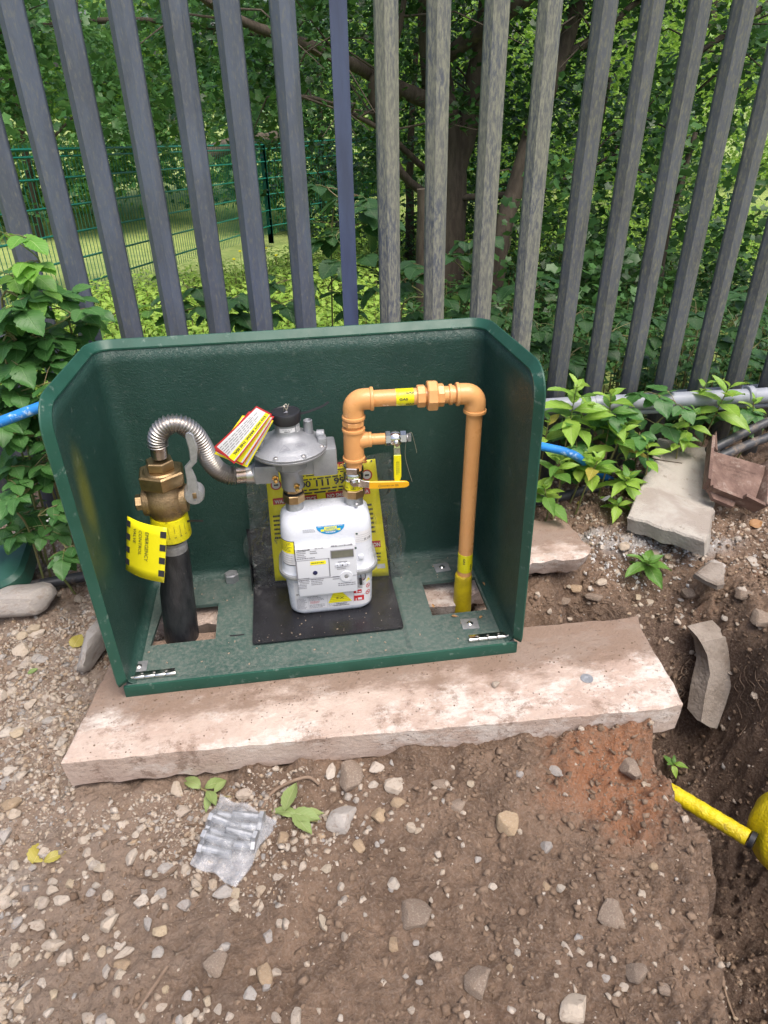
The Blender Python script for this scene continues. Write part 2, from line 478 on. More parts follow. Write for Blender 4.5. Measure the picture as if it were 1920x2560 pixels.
def slab_mat():
    m, n, l, b = _mk('stained_concrete')
    tc = n.new('ShaderNodeTexCoord')
    v = tc.outputs['Object']
    mp = n.new('ShaderNodeMapping')
    mp.inputs['Scale'].default_value = (0.75, 1.3, 1.3)
    l.new(v, mp.inputs[0])
    vs = mp.outputs[0]
    base = mixc(n, l, ramp(n, l, noise(n, l, v, 5, 8, 0.7), 0.35, 0.65), (0.58, 0.475, 0.41), (0.47, 0.355, 0.295))
    worn = ramp(n, l, noise(n, l, vs, 5.5, 12, 0.78), 0.50, 0.60)
    base = mixc(n, l, mathn(n, l, 'MULTIPLY', worn, 0.85), base, (0.68, 0.615, 0.565))
    # trodden earth, thickest towards the housing, and in streaks
    s = n.new('ShaderNodeSeparateXYZ')
    l.new(v, s.inputs[0])
    e = mathn(n, l, 'ADD', s.outputs[1], mathn(n, l, 'MULTIPLY', noise(n, l, vs, 7, 9, 0.72), 0.42))
    earth = ramp(n, l, e, 0.125, 0.225)
    base = mixc(n, l, mathn(n, l, 'MULTIPLY', earth, 0.85), base, (0.215, 0.145, 0.105))
    st = ramp(n, l, noise(n, l, v, 9, 12, 0.8), 0.53, 0.62)
    base = mixc(n, l, mathn(n, l, 'MULTIPLY', st, 0.75), base, (0.24, 0.165, 0.125))
    vo = n.new('ShaderNodeTexVoronoi')
    vo.inputs['Scale'].default_value = 75
    l.new(v, vo.inputs['Vector'])
    pit = mathn(n, l, 'MULTIPLY', ramp(n, l, vo.outputs['Distance'], 0.22, 0.06), ramp(n, l, noise(n, l, v, 11, 5), 0.44, 0.58))
    base = mixc(n, l, mathn(n, l, 'MULTIPLY', pit, 0.8), base, (0.15, 0.115, 0.095))
    l.new(base, b.inputs['Base Color'])
    b.inputs['Roughness'].default_value = 0.9
    b.inputs['Specular IOR Level'].default_value = 0.3
    h = mathn(n, l, 'SUBTRACT', noise(n, l, v, 55, 10, 0.72), mathn(n, l, 'MULTIPLY', pit, 0.3))
    bp = n.new('ShaderNodeBump')
    bp.inputs['Strength'].default_value = 0.85
    bp.inputs['Distance'].default_value = 0.008
    l.new(h, bp.inputs['Height'])
    l.new(bp.outputs[0], b.inputs['Normal'])
    return m


MT['concrete'] = slab_mat()


def stone_mat(name, cols, attr=False, grit=0.45):
    m, n, l, b = _mk(name)
    if attr:
        at = n.new('ShaderNodeAttribute')
        at.attribute_name = 'tone'
        f = at.outputs['Fac']
    else:
        f = n.new('ShaderNodeObjectInfo').outputs['Random']
    cr = n.new('ShaderNodeValToRGB')
    cr.color_ramp.interpolation = 'LINEAR'
    els = cr.color_ramp.elements
    while len(els) < len(cols):
        els.new(0.5)
    for i, c in enumerate(cols):
        els[i].position = i / (len(cols) - 1)
        els[i].color = rgba(c)
    l.new(f, cr.inputs[0])
    v = coords(n, l, None, not attr)
    col = mixc(n, l, mathn(n, l, 'MULTIPLY', ramp(n, l, noise(n, l, v, 110 if attr else 2.6, 6, 0.7), 0.48, 0.72), 0.6), cr.outputs[0], (0.22, 0.155, 0.11))
    col = mixc(n, l, mathn(n, l, 'MULTIPLY', ramp(n, l, noise(n, l, v, 300 if attr else 9, 6, 0.75), 0.48, 0.7), grit), col, (0.56, 0.50, 0.43))
    l.new(col, b.inputs['Base Color'])
    b.inputs['Roughness'].default_value = 0.85
    b.inputs['Specular IOR Level'].default_value = 0.3
    bp = n.new('ShaderNodeBump')
    bp.inputs['Strength'].default_value = 0.8
    bp.inputs['Distance'].default_value = 0.006
    l.new(noise(n, l, v, 300 if attr else 7, 9, 0.75), bp.inputs['Height'])
    l.new(bp.outputs[0], b.inputs['Normal'])
    return m


TAN = [(0.44, 0.35, 0.26), (0.54, 0.46, 0.375), (0.44, 0.365, 0.30), (0.57, 0.50, 0.43), (0.50, 0.415, 0.33), (0.40, 0.37, 0.345), (0.47, 0.37, 0.25)]
MT['stone'] = stone_mat('stone_tan', TAN)
MT['gravel'] = stone_mat('gravel_mix', [(0.36, 0.28, 0.21), (0.50, 0.42, 0.345), (0.42, 0.33, 0.245), (0.56, 0.49, 0.42), (0.48, 0.40, 0.32), (0.33, 0.315, 0.305), (0.42, 0.30, 0.19), (0.56, 0.51, 0.46)], True)
MT['crumb'] = stone_mat('soil_crumb', [(0.15, 0.100, 0.068), (0.22, 0.150, 0.102), (0.28, 0.200, 0.142), (0.19, 0.127, 0.086)], True, 0.12)
MT['stone_grey'] = stone_mat('stone_grey', [(0.33, 0.30, 0.28), (0.43, 0.395, 0.365)])
MT['clod'] = stone_mat('earth_clod', [(0.20, 0.15, 0.115), (0.29, 0.225, 0.175)])
MT['rust_stone'] = stone_mat('brown_stone', [(0.35, 0.25, 0.16), (0.42, 0.31, 0.20)])
MT['chalk'] = stone_mat('pale_chips', [(0.55, 0.54, 0.53), (0.68, 0.68, 0.68)], True)
MT['lawn'] = M('lawn', (0.19, 0.27, 0.065), (0.28, 0.35, 0.10), ns=3.0, rough=0.9, bump=0.8, bs=40, dirt=(0.36, 0.38, 0.15), dirt_scale=20, dirt_lo=0.5, dirt_hi=0.66)


# ------------------------------------------------------------------ objects
def tag(o, label=None, cat=None, group=None, kind=None):
    if label:
        o['label'] = label
    if cat:
        o['category'] = cat
    if group:
        o['group'] = group
    if kind:
        o['kind'] = kind
    return o


def thing(name, label, cat, loc=(0, 0, 0), group=None):
    o = bpy.data.objects.new(name, None)
    o.empty_display_size = 0.05
    COL.objects.link(o)
    o.location = Vector(loc)
    return tag(o, label, cat, group)


def rootloc(p):
    while p.parent:
        p = p.parent
    return Vector(p.location)


def V(*a):
    return Vector(a)


def ring_frame(d):
    d = Vector(d).normalized()
    a = Vector((0, 0, 1)) if abs(d.z) < 0.9 else Vector((1, 0, 0))
    u = d.cross(a).normalized()
    w = d.cross(u).normalized()
    return d, u, w


class MB:
    """collects shapes in scene coordinates; build() links them as one mesh object"""

    def __init__(self):
        self.v = []
        self.f = []

    def add(self, vs, fs):
        o = len(self.v)
        self.v += [Vector(x) for x in vs]
        self.f += [tuple(i + o for i in f) for f in fs]
        return self

    def box(self, c, s, rot=None, bev=0.0):
        c = Vector(c)
        hx, hy, hz = s[0] / 2, s[1] / 2, s[2] / 2
        R = rot.to_matrix() if hasattr(rot, 'to_matrix') else (rot or Matrix.Identity(3))
        bm = bmesh.new()
        bmesh.ops.create_cube(bm, size=1.0)
        for q in bm.verts:
            q.co = Vector((q.co.x * 2 * hx, q.co.y * 2 * hy, q.co.z * 2 * hz))
        if bev:
            bmesh.ops.bevel(bm, geom=list(bm.edges), offset=bev, segments=2, affect='EDGES', profile=0.6)
        bm.verts.index_update()
        self.add([c + R @ q.co for q in bm.verts], [tuple(x.index for x in f.verts) for f in bm.faces])
        bm.free()
        return self

    def sweep(self, path, radii, n=16, caps=True, twist=0.0):
        P = [Vector(p) for p in path]
        if isinstance(radii, (int, float)):
            radii = [radii] * len(P)
        vs = []
        fs = []
        u = None
        for i, p in enumerate(P):
            t = (P[min(i + 1, len(P) - 1)] - P[max(i - 1, 0)]).normalized()
            if u is None:
                _, u, w = ring_frame(t)
            else:
                u = (u - t * u.dot(t)).normalized()
            w = t.cross(u)
            for k in range(n):
                a = 2 * math.pi * k / n + twist
                vs.append(p + (u * math.cos(a) + w * math.sin(a)) * radii[i])
        for i in range(len(P) - 1):
            for k in range(n):
                fs.append((i * n + k, i * n + (k + 1) % n, (i + 1) * n + (k + 1) % n, (i + 1) * n + k))
        if caps:
            fs.append(tuple(range(n))[::-1])
            fs.append(tuple((len(P) - 1) * n + k for k in range(n)))
        return self.add(vs, fs)

    def lathe(self, o, d, prof, n=24, twist=0.0, caps=True):
        """prof: (radius, distance along d)"""
        o = Vector(o)
        d, u, w = ring_frame(d)
        vs = []
        fs = []
        for r, t in prof:
            for k in range(n):
                a = 2 * math.pi * k / n + twist
                vs.append(o + d * t + (u * math.cos(a) + w * math.sin(a)) * r)
        m = len(prof)
        for i in range(m - 1):
            for k in range(n):
                fs.append((i * n + k, i * n + (k + 1) % n, (i + 1) * n + (k + 1) % n, (i + 1) * n + k))
        if caps:
            fs.append(tuple(range(n))[::-1])
            fs.append(tuple((m - 1) * n + k for k in range(n)))
        return self.add(vs, fs)

    def hexnut(self, o, d, r, h, n=6, twist=0.3):
        b = r * 0.07
        return self.lathe(o, d, [(r - b, 0), (r, b), (r, h - b), (r - b, h)], n, twist)

    def loft(self, rings, caps=True):
        n = len(rings[0])
        vs = [p for r in rings for p in r]
        fs = []
        for i in range(len(rings) - 1):
            for k in range(n):
                fs.append((i * n + k, i * n + (k + 1) % n, (i + 1) * n + (k + 1) % n, (i + 1) * n + k))
        if caps:
            fs.append(tuple(range(n))[::-1])
            fs.append(tuple((len(rings) - 1) * n + k for k in range(n)))
        return self.add(vs, fs)

    def grid(self, rows):
        n = len(rows[0])
        vs = [p for r in rows for p in r]
        fs = [(i * n + k, i * n + k + 1, (i + 1) * n + k + 1, (i + 1) * n + k) for i in range(len(rows) - 1) for k in range(n - 1)]
        return self.add(vs, fs)

    def prism(self, poly, z0, z1):
        n = len(poly)
        vs = [Vector((p[0], p[1], z0)) for p in poly] + [Vector((p[0], p[1], z1)) for p in poly]
        fs = [tuple(range(n))[::-1], tuple(range(n, 2 * n))]
        fs += [(k, (k + 1) % n, n + (k + 1) % n, n + k) for k in range(n)]
        return self.add(vs, fs)

    def mesh(self, name, off=Vector((0, 0, 0)), smooth=35):
        me = bpy.data.meshes.new(name)
        me.from_pydata([tuple(x - off) for x in self.v], [], self.f)
        bm = bmesh.new()
        bm.from_mesh(me)
        bmesh.ops.recalc_face_normals(bm, faces=bm.faces)
        bm.to_mesh(me)
        bm.free()
        if smooth:
            me.shade_smooth()
            me.set_sharp_from_angle(angle=math.radians(smooth))
        me.update()
        return me

    def build(self, name, mat, parent=None, smooth=35, solid=0.0, loc=None):
        if parent:
            off = rootloc(parent)
        else:
            off = Vector(loc) if loc is not None else Vector((0, 0, 0))
        me = self.mesh(name, off, smooth)
        o = bpy.data.objects.new(name, me)
        COL.objects.link(o)
        if parent:
            o.parent = parent
        else:
            o.location = off
        me.materials.append(MT[mat])
        if solid:
            s = o.modifiers.new('thickness', 'SOLIDIFY')
            s.thickness = abs(solid)
            s.offset = -1 if solid > 0 else 1
        return o


def catmull(pts, k=10):
    P = [Vector(p) for p in pts]
    P = [P[0] * 2 - P[1]] + P + [P[-1] * 2 - P[-2]]
    out = []
    for i in range(1, len(P) - 2):
        a, b, c, d = P[i - 1:i + 3]
        for j in range(k):
            t = j / k
            out.append(0.5 * ((2 * b) + (c - a) * t + (2 * a - 5 * b + 4 * c - d) * t * t + (3 * b - a - 3 * c + d) * t ** 3))
    out.append(P[-2])
    return out


def rrect(cx, cy, w, d, r, z, n=6):
    pts = []
    r = min(r, w / 2 - 1e-4, d / 2 - 1e-4)
    for sx, sy, a0 in ((1, -1, -90), (1, 1, 0), (-1, 1, 90), (-1, -1, 180)):
        for k in range(n + 1):
            a = math.radians(a0 + 90 * k / n)
            pts.append(Vector((cx + sx * (w / 2 - r) + r * math.cos(a), cy + sy * (d / 2 - r) + r * math.sin(a), z)))
    return pts


# ---- lettering
_TC = {}


def text_geo(txt, bold=False):
    key = (txt, bold)
    if key not in _TC:
        cu = bpy.data.curves.new('lettering', 'FONT')
        cu.body = txt
        cu.size = 1.0
        cu.resolution_u = 2
        if bold:
            cu.offset = 0.028
        ob = bpy.data.objects.new('lettering', cu)
        me = ob.to_mesh()
        vs = [tuple(x.co) for x in me.vertices]
        fs = [tuple(p.vertices) for p in me.polygons]
        ob.to_mesh_clear()
        bpy.data.objects.remove(ob)
        bpy.data.curves.remove(cu)
        xs = [v[0] for v in vs]
        ys = [v[1] for v in vs]
        _TC[key] = (vs, fs, min(xs), max(xs), min(ys), max(ys))
    return _TC[key]


class Frame:
    """a flat label's own plane: origin, right, up"""

    def __init__(self, o, u, v, bend=None):
        self.o = Vector(o)
        self.u = Vector(u).normalized()
        v = Vector(v)
        self.v = (v - self.u * v.dot(self.u)).normalized()
        self.n = self.u.cross(self.v)
        self.bend = bend

    def p(self, x, y, h=0.0):
        q = self.o + self.u * x + self.v * y + self.n * h
        if self.bend:
            q = q + self.n * self.bend(x, y)
        return q

    def rect(self, mb, x0, y0, x1, y1, h=0.0006, nx=1, ny=1):
        return mb.grid([[self.p(x0 + (x1 - x0) * i / nx, y0 + (y1 - y0) * j / ny, h) for i in range(nx + 1)] for j in range(ny + 1)])

    def poly(self, mb, pts, h=0.0006):
        return mb.add([self.p(x, y, h) for x, y in pts], [tuple(range(len(pts)))])

    def disc(self, mb, x, y, r, h=0.0006, n=20, ry=None):
        return self.poly(mb, [(x + r * math.cos(2 * math.pi * k / n), y + (ry or r) * math.sin(2 * math.pi * k / n)) for k in range(n)], h)

    def ringd(self, mb, x, y, r0, r1, h=0.0006, n=20):
        a = [self.p(x + r0 * math.cos(2 * math.pi * k / n), y + r0 * math.sin(2 * math.pi * k / n), h) for k in range(n)]
        b = [self.p(x + r1 * math.cos(2 * math.pi * k / n), y + r1 * math.sin(2 * math.pi * k / n), h) for k in range(n)]
        return mb.add(a + b, [(k, (k + 1) % n, n + (k + 1) % n, n + k) for k in range(n)])

    def text(self, mb, txt, x, y, hgt, w=None, align='l', h=0.0009, bold=False, rot=0):
        vs, fs, x0, x1, y0, y1 = text_geo(txt, bold)
        s = hgt / 0.70
        sx = (w / (x1 - x0)) if w else s
        W = (x1 - x0) * sx
        ox = {'l': 0, 'c': -W / 2, 'r': -W}[align]
        c, sn = math.cos(rot), math.sin(rot)
        out = []
        for a, b, _ in vs:
            px, py = (a - x0) * sx + ox, b * s
            out.append(self.p(x + px * c - py * sn, y + px * sn + py * c, h))
        return mb.add(out, fs)

    def lines(self, mb, x0, y0, x1, y1, n, fill=0.5, h=0.0008, seed=1, ragged=0.35):
        """small print too small to read"""
        R = random.Random(seed)
        st = (y1 - y0) / n
        for i in range(n):
            y = y1 - st * (i + 0.5)
            x = x0
            end = x1 - (x1 - x0) * R.random() * ragged
            while x < end:
                wl = min((x1 - x0) * R.uniform(0.05, 0.16), end - x)
                if wl > 0.0006:
                    self.rect(mb, x, y - st * fill / 2, x + wl, y + st * fill / 2, h)
                x += wl + (x1 - x0) * 0.025
        return mb


# ---- many small shapes in one mesh (numpy)
def mass(name, tv, tf, T, R, S, mat, tone=None, loc=(0, 0, 0), smooth=False, parent=None):
    """tv (k,3) template vertices, tf list of equal-length faces; T (N,3), R (N,3,3), S (N,) or (N,3)"""
    tv = np.asarray(tv, float)
    tf = np.asarray(tf, int)
    N = len(T)
    S = np.asarray(S, float)
    if S.ndim == 1:
        S = np.repeat(S[:, None], 3, 1)
    X = tv[None, :, :] * S[:, None, :]
    X = np.einsum('nij,nkj->nki', R, X) + T[:, None, :]
    k = len(tv)
    q = tf.shape[1]
    F = (tf[None] + (np.arange(N) * k)[:, None, None]).reshape(-1)
    return raw_mesh(name, X.reshape(-1, 3), F, q, mat, None if tone is None else np.repeat(tone, k), loc, smooth, parent)


def raw_mesh(name, X, F, q, mat, tone=None, loc=(0, 0, 0), smooth=False, parent=None):
    me = bpy.data.meshes.new(name)
    X = X - np.array(loc)
    me.vertices.add(len(X))
    me.vertices.foreach_set('co', X.astype(np.float32).ravel())
    me.loops.add(len(F))
    me.loops.foreach_set('vertex_index', F.astype(np.int32))
    nf = len(F) // q
    me.polygons.add(nf)
    me.polygons.foreach_set('loop_start', (np.arange(nf) * q).astype(np.int32))
    me.polygons.foreach_set('loop_total', np.full(nf, q, np.int32))
    if smooth:
        me.polygons.foreach_set('use_smooth', np.ones(nf, bool))
    me.update(calc_edges=True)
    me.validate()
    if tone is not None:
        a = me.attributes.new('tone', 'FLOAT', 'POINT')
        a.data.foreach_set('value', tone.astype(np.float32))
    me.materials.append(MT[mat])
    o = bpy.data.objects.new(name, me)
    COL.objects.link(o)
    if parent:
        o.parent = parent
    else:
        o.location = Vector(loc)
    return o


def rot_rand(N, tilt=None):
    """random rotations; with tilt: mostly flat (normal near +z) with that spread in radians"""
    yaw = NR.uniform(0, 2 * math.pi, N)
    if tilt is None:
        q = NR.normal(size=(N, 4))
        q /= np.linalg.norm(q, axis=1)[:, None]
        w, x, y, z = q.T
        return np.stack([1 - 2 * (y * y + z * z), 2 * (x * y - z * w), 2 * (x * z + y * w), 2 * (x * y + z * w), 1 - 2 * (x * x + z * z), 2 * (y * z - x * w),
                         2 * (x * z - y * w), 2 * (y * z + x * w), 1 - 2 * (x * x + y * y)], 1).reshape(N, 3, 3)
    a = NR.normal(0, tilt, N)
    b = NR.normal(0, tilt, N)
    cz, sz = np.cos(yaw), np.sin(yaw)
    ca, sa = np.cos(a), np.sin(a)
    cb, sb = np.cos(b), np.sin(b)
    Z = np.zeros(N)
    O = np.ones(N)
    Rz = np.stack([cz, -sz, Z, sz, cz, Z, Z, Z, O], 1).reshape(N, 3, 3)
    Rx = np.stack([O, Z, Z, Z, ca, -sa, Z, sa, ca], 1).reshape(N, 3, 3)
    Ry = np.stack([cb, Z, sb, Z, O, Z, -sb, Z, cb], 1).reshape(N, 3, 3)
    return Rx @ Ry @ Rz


# ================================================================== the setting
EY = [-1.7, -0.87, -0.72, -0.60, -0.40, -0.27, 0.6]
EX = [1.00, 1.15, 1.20, 1.262, 1.275, 1.262, 1.262]


def ground_z(x, y):
    x = np.asarray(x, float)
    y = np.asarray(y, float)
    wob = fbm(x, y, 9, 3, 3) * 0.05
    xe = np.interp(y, EY, EX) + wob
    left = sstep(xe - 0.010, xe + 0.075, x)
    back = 1 - sstep(0.00, 0.46, y + fbm(x, y, 4, 3, 8) * 0.16)
    back2 = 1 - sstep(1.66, 1.86, x + fbm(x, y, 5, 3, 14) * 0.1)
    tr = left * back * back2
    z = -0.10 - 0.56 * tr
    # soil heaped against the front of the slab, thickest near the trench
    heap = sstep(-0.75, -0.26, y) * (1 - sstep(-0.20, -0.1, y)) * sstep(0.35, 1.0, x) * (1 - left)
    z = z + 0.030 * heap * (1 + 0.8 * fbm(x, y, 7, 3, 21))
    # earth thrown up against the slab face
    yf = -0.194 - 0.042 * x
    z = z + np.exp(-((y - yf + 0.012) / 0.030) ** 2) * sstep(-0.1, 0.1, x) * (1 - left) * (0.016 + 0.05 * fbm(x, y, 9, 4, 51))
    # lower on the left where the slab stands clear
    z = z - 0.012 * (1 - sstep(-0.2, 0.4, x))
    # hollow between the two slabs
    pit = sstep(0.05, 0.3, x) * (1 - sstep(1.45, 1.65, x)) * sstep(0.07, 0.15, y) * (1 - sstep(0.27, 0.40, y))
    z = z - 0.10 * pit
    # bank behind and right is higher
    z = z + 0.05 * sstep(1.2, 1.7, x) * sstep(0.42, 0.75, y) * (1 - sstep(1.0, 1.25, y))
    rough = 1 + 2.2 * tr + 0.8 * sstep(0.9, 1.1, x)
    z = z + fbm(x, y, 5, 3, 1) * 0.018 + rough * (fbm(x, y, 16, 3, 5) * 0.017 + fbm(x, y, 48, 3, 9) * 0.0110 + fbm(x, y, 120, 2, 19) * 0.0045)
    z = z - np.maximum(0, fbm(x, y, 26, 2, 33)) * 0.016 * rough
    return z


def gz(x, y):
    return float(ground_z(np.array([x]), np.array([y]))[0])


def on_soil(px, py):
    """where the sight line through a photo pixel meets the soil"""
    d = ray(px, py)
    lo, hi = 0.9, 3.9
    for n in (60, 30):
        t = np.linspace(lo, hi, n)
        P = CAM[None] + d[None] * t[:, None]
        k = int(np.argmax(P[:, 2] < ground_z(P[:, 0], P[:, 1])))
        lo, hi = t[max(0, k - 1)], t[k]
    return Vector(CAM + d * hi)


xs = np.concatenate([np.linspace(-1.9, -0.75, 20)[:-1], np.arange(-0.75, 2.4, 0.0055), np.linspace(2.4, 3.2, 16)])
ys = np.concatenate([np.linspace(-2.2, -1.05, 24)[:-1], np.arange(-1.05, 1.20, 0.0055), np.linspace(1.2, 1.5, 8)])
GXX, GYY = np.meshgrid(xs, ys)
GZZ = ground_z(GXX, GYY)
X = np.stack([GXX.ravel(), GYY.ravel(), GZZ.ravel()], 1)
nx, ny = len(xs), len(ys)
ii = (np.arange(ny - 1)[:, None] * nx + np.arange(nx - 1)[None]).ravel()
F = np.stack([ii, ii + 1, ii + nx + 1, ii + nx], 1).ravel()
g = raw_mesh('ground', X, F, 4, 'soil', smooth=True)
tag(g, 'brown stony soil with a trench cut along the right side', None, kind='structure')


def meadow_z(x, y):
    return -0.10 - 0.085 * np.clip(y - 2.2, 0, 8) + fbm(x, y, 0.8, 3, 40) * 0.08 * sstep(1.5, 3, y)


mx = np.concatenate([[-60, -25, -10, -5, -3, -1.9], np.arange(-1.5, 3.2, 0.4), [3.2, 4, 5, 6, 8, 12, 25, 60]])
my = np.concatenate([[-40, -15, -6, -3.5, -2.2], np.arange(-1.8, 1.5, 0.6), [1.5], np.arange(1.9, 12, 0.4), [14, 18, 25, 40, 70]])
MX, MY = np.meshgrid(mx, my)
X = np.stack([MX.ravel(), MY.ravel(), meadow_z(MX, MY).ravel() - 0.004], 1)
fl = []
for j in range(len(my) - 1):
    for i in range(len(mx) - 1):
        if mx[i] >= -1.9 and mx[i + 1] <= 3.2 and my[j] >= -2.2 and my[j + 1] <= 1.5:
            continue
        a = j * len(mx) + i
        fl += [a, a + 1, a + len(mx) + 1, a + len(mx)]
g = raw_mesh('lawn', X, np.array(fl), 4, 'lawn', smooth=True)
tag(g, 'rough grass sloping down behind the palisade fence', None, kind='structure')


# ------------------------------------------------------------------ concrete slabs
def jitter_poly(poly, step=0.03, amp=0.004, seed=0):
    R = random.Random(seed)
    out = []
    n = len(poly)
    for i in range(n):
        a, b = Vector(poly[i]), Vector(poly[(i + 1) % n])
        k = max(1, int((b - a).length / step))
        nr = Vector((-(b - a).y, (b - a).x)).normalized()
        for j in range(k):
            p = a.lerp(b, j / k)
            out.append(p + nr * (R.uniform(-amp, amp)))
    return out


def slab(name, poly, z0, z1, mat, seed=0, amp=0.004, chamfer=0.007, step=0.03, under=0.0):
    R = random.Random(seed + 50)
    P = jitter_poly([Vector((p[0], p[1])) for p in poly], step, amp, seed)
    c = sum(P, Vector((0, 0))) / len(P)
    n = len(P)
    rings = []

    def inset(d, j=0.0):
        out = []
        for i in range(n):
            t = (P[(i + 1) % n] - P[i - 1]).normalized()
            nr = Vector((-t.y, t.x))
            out.append(P[i] + nr * (d + R.uniform(-j, j)))
        return out
    rings.append([Vector((q.x, q.y, z0 + R.uniform(-0.006, 0.006))) for q in inset(under, amp * 1.5)])
    rings.append([Vector((q.x, q.y, z0 + (z1 - z0) * 0.5)) for q in inset(under * 0.3, amp)])
    rings.append([Vector((q.x, q.y, z1 - chamfer * R.uniform(0.8, 1.4))) for q in inset(0)])
    rings.append([Vector((q.x, q.y, z1)) for q in inset(chamfer, 0.002)])
    mb = MB()
    mb.loft(rings)
    return mb


P2 = lambda v: (v.x, v.y)
front = [(-0.122, -0.189), (0.5, -0.213), (0.95, -0.235), (1.29, -0.252), (1.352, -0.244), (1.362, -0.20), (1.372, -0.02), (1.378, 0.045), (1.395, 0.088), (1.31, 0.083),
         (1.0, 0.095), (0.55, 0.10), (0.5, 0.195), (0.3, 0.205), (0.16, 0.215), (0.05, 0.20), (-0.06, 0.19)]
o = slab('concrete_slab', front, -0.092, 0.0, 'concrete', 3, amp=0.0016, chamfer=0.005, step=0.022, under=0.006).build('concrete_slab', 'concrete', None, 30, loc=(0.6, -0.05, -0.09))
tag(o, 'long pinkish concrete slab under the green meter housing', 'slab')
bs = [(0.02, 0.30), (0.10, 0.255), (0.2, 0.262), (0.34, 0.25), (0.75, 0.24), (0.83, 0.235), (0.9, 0.222), (0.93, 0.25), (1.0, 0.285), (1.08, 0.33),
      P2(GZ(1330, 1412, -0.02)), P2(GZ(1462, 1398, -0.02)), P2(GZ(1474, 1376, -0.02)), P2(GZ(1440, 1335, -0.02)), P2(GZ(1408, 1308, -0.02)), P2(GZ(1335, 1308, -0.02)),
      (0.9, 0.74), (0.05, 0.72)]
o = slab('broken_slab', bs, -0.075, -0.006, 'concrete', 9, 0.006, 0.006, 0.025, 0.02).build('broken_slab', 'concrete', None, 30, loc=(0.8, 0.5, -0.08))
tag(o, 'broken concrete slab showing behind the right side of the green housing', 'slab')


def tilted_slab(name, top, th, mat, label, cat, seed=0, amp=0.004):
    """top: corner points of the upper face, counter-clockwise seen from above"""
    R = random.Random(seed)
    pts = []
    n = len(top)
    for i in range(n):
        a, b = Vector(top[i]), Vector(top[(i + 1) % n])
        k = max(1, int((b - a).length / 0.03))
        for j in range(k):
            pts.append(a.lerp(b, j / k) + Vector((R.uniform(-amp, amp), R.uniform(-amp, amp), R.uniform(-amp, amp) * 0.3)))
    nr = (Vector(top[1]) - Vector(top[0])).cross(Vector(top[2]) - Vector(top[1])).normalized()
    if nr.z < 0:
        nr = -nr
    c = sum(pts, Vector()) / len(pts)
    ins = [p + (c - p).normalized() * 0.008 for p in pts]
    mb = MB()
    mb.loft([[p - nr * th + Vector((R.uniform(-amp, amp), R.uniform(-amp, amp), 0)) for p in pts], [p - nr * th * 0.5 + Vector((R.uniform(-amp, amp), R.uniform(-amp, amp), 0)) for p in pts],
             [p - nr * 0.006 for p in pts], ins])
    lo = min((p - nr * th for p in pts), key=lambda q: q.z)
    o = mb.build(name, mat, None, 30, loc=lo)
    return tag(o, label, cat)


f1, f2 = GZ(1568, 1290, 0.005), GZ(1758, 1352, 0.02)
b1, b2 = GY(1648, 1092, 0.98), GY(1800, 1122, 0.93)
tilted_slab('paving_slab', [f1, f2, f2 + Vector((0.03, 0.02, 0.005)), GY(1790, 1250, 0.72), b2, b1], 0.06, 'concrete_grey', 'grey concrete paving flag leaning towards the fence beside the rusty casting', 'slab', 4)
# kerb fragment standing in the trench
mb = MB()
kp = [(1748, 1598), (1778, 1590), (1812, 1583), (1826, 1600), (1829, 1660), (1832, 1700), (1814, 1760), (1790, 1826), (1770, 1822), (1748, 1808), (1758, 1740), (1772, 1680), (1764, 1630)]
fr = [GY(x, y, 0.20 - (y - 1583) / 250 * 0.16) for x, y in kp]
bk = [p + Vector((-0.010, 0.060, 0.006)) for p in fr]
cc = sum(fr, Vector()) / len(fr)
mb.loft([bk, [p + Vector((0, 0.012, 0)) for p in fr], [p + (cc - p) * 0.06 - Vector((0, 0.006, 0)) for p in fr]])
tag(mb.build('kerb_fragment', 'concrete_dark', None, 30, loc=fr[8]), 'curved piece of broken grey concrete standing on the trench bank', 'rubble')
# flat chip of concrete beside the flag
tilted_slab('concrete_chip', [GZ(1738, 1432, -0.075), GZ(1795, 1462, -0.075), GZ(1812, 1458, -0.072), GZ(1810, 1405, -0.065), GZ(1775, 1402, -0.065)], 0.022, 'concrete_dark', 'thin grey concrete chip lying below the leaning paving flag', 'rubble', 12)

# ------------------------------------------------------------------ palisade fence
FY = 1.07
fence = thing('palisade_fence', 'tall slate grey palisade fence with lichen on its pales behind the green housing', 'fence', (0.9, FY, -0.12))
PX = [-0.585, -0.45, -0.31, -0.173, -0.038, 0.108, 0.252, 0.394, 0.544, 0.697, 0.839, 0.995, 1.158, 1.318, 1.474, 1.626, 1.773, 1.915, 2.06, 2.21, 2.36, 2.51]
PROF = [(-0.036, 0.016), (-0.033, 0.006), (-0.014, -0.014), (0.014, -0.014), (0.033, 0.006), (0.036, 0.016)]


def pale_mesh(flip, flat=False):
    mb = MB()
    pr = PROF if not flat else [(-0.024, 0.004), (-0.024, -0.002), (0.024, -0.002), (0.024, 0.004)]
    rows = []
    for z in (0, 0.6, 1.2, 1.8, 2.35):
        rows.append([Vector((x * flip, y, z)) for x, y in pr])
    # rounded, notched head
    rows.append([Vector((x * flip * 0.75, y, 2.42)) for x, y in pr])
    rows.append([Vector((x * flip * 0.2, y, 2.47)) for x, y in pr])
    mb.grid(rows)
    return mb.mesh('pale', smooth=20)


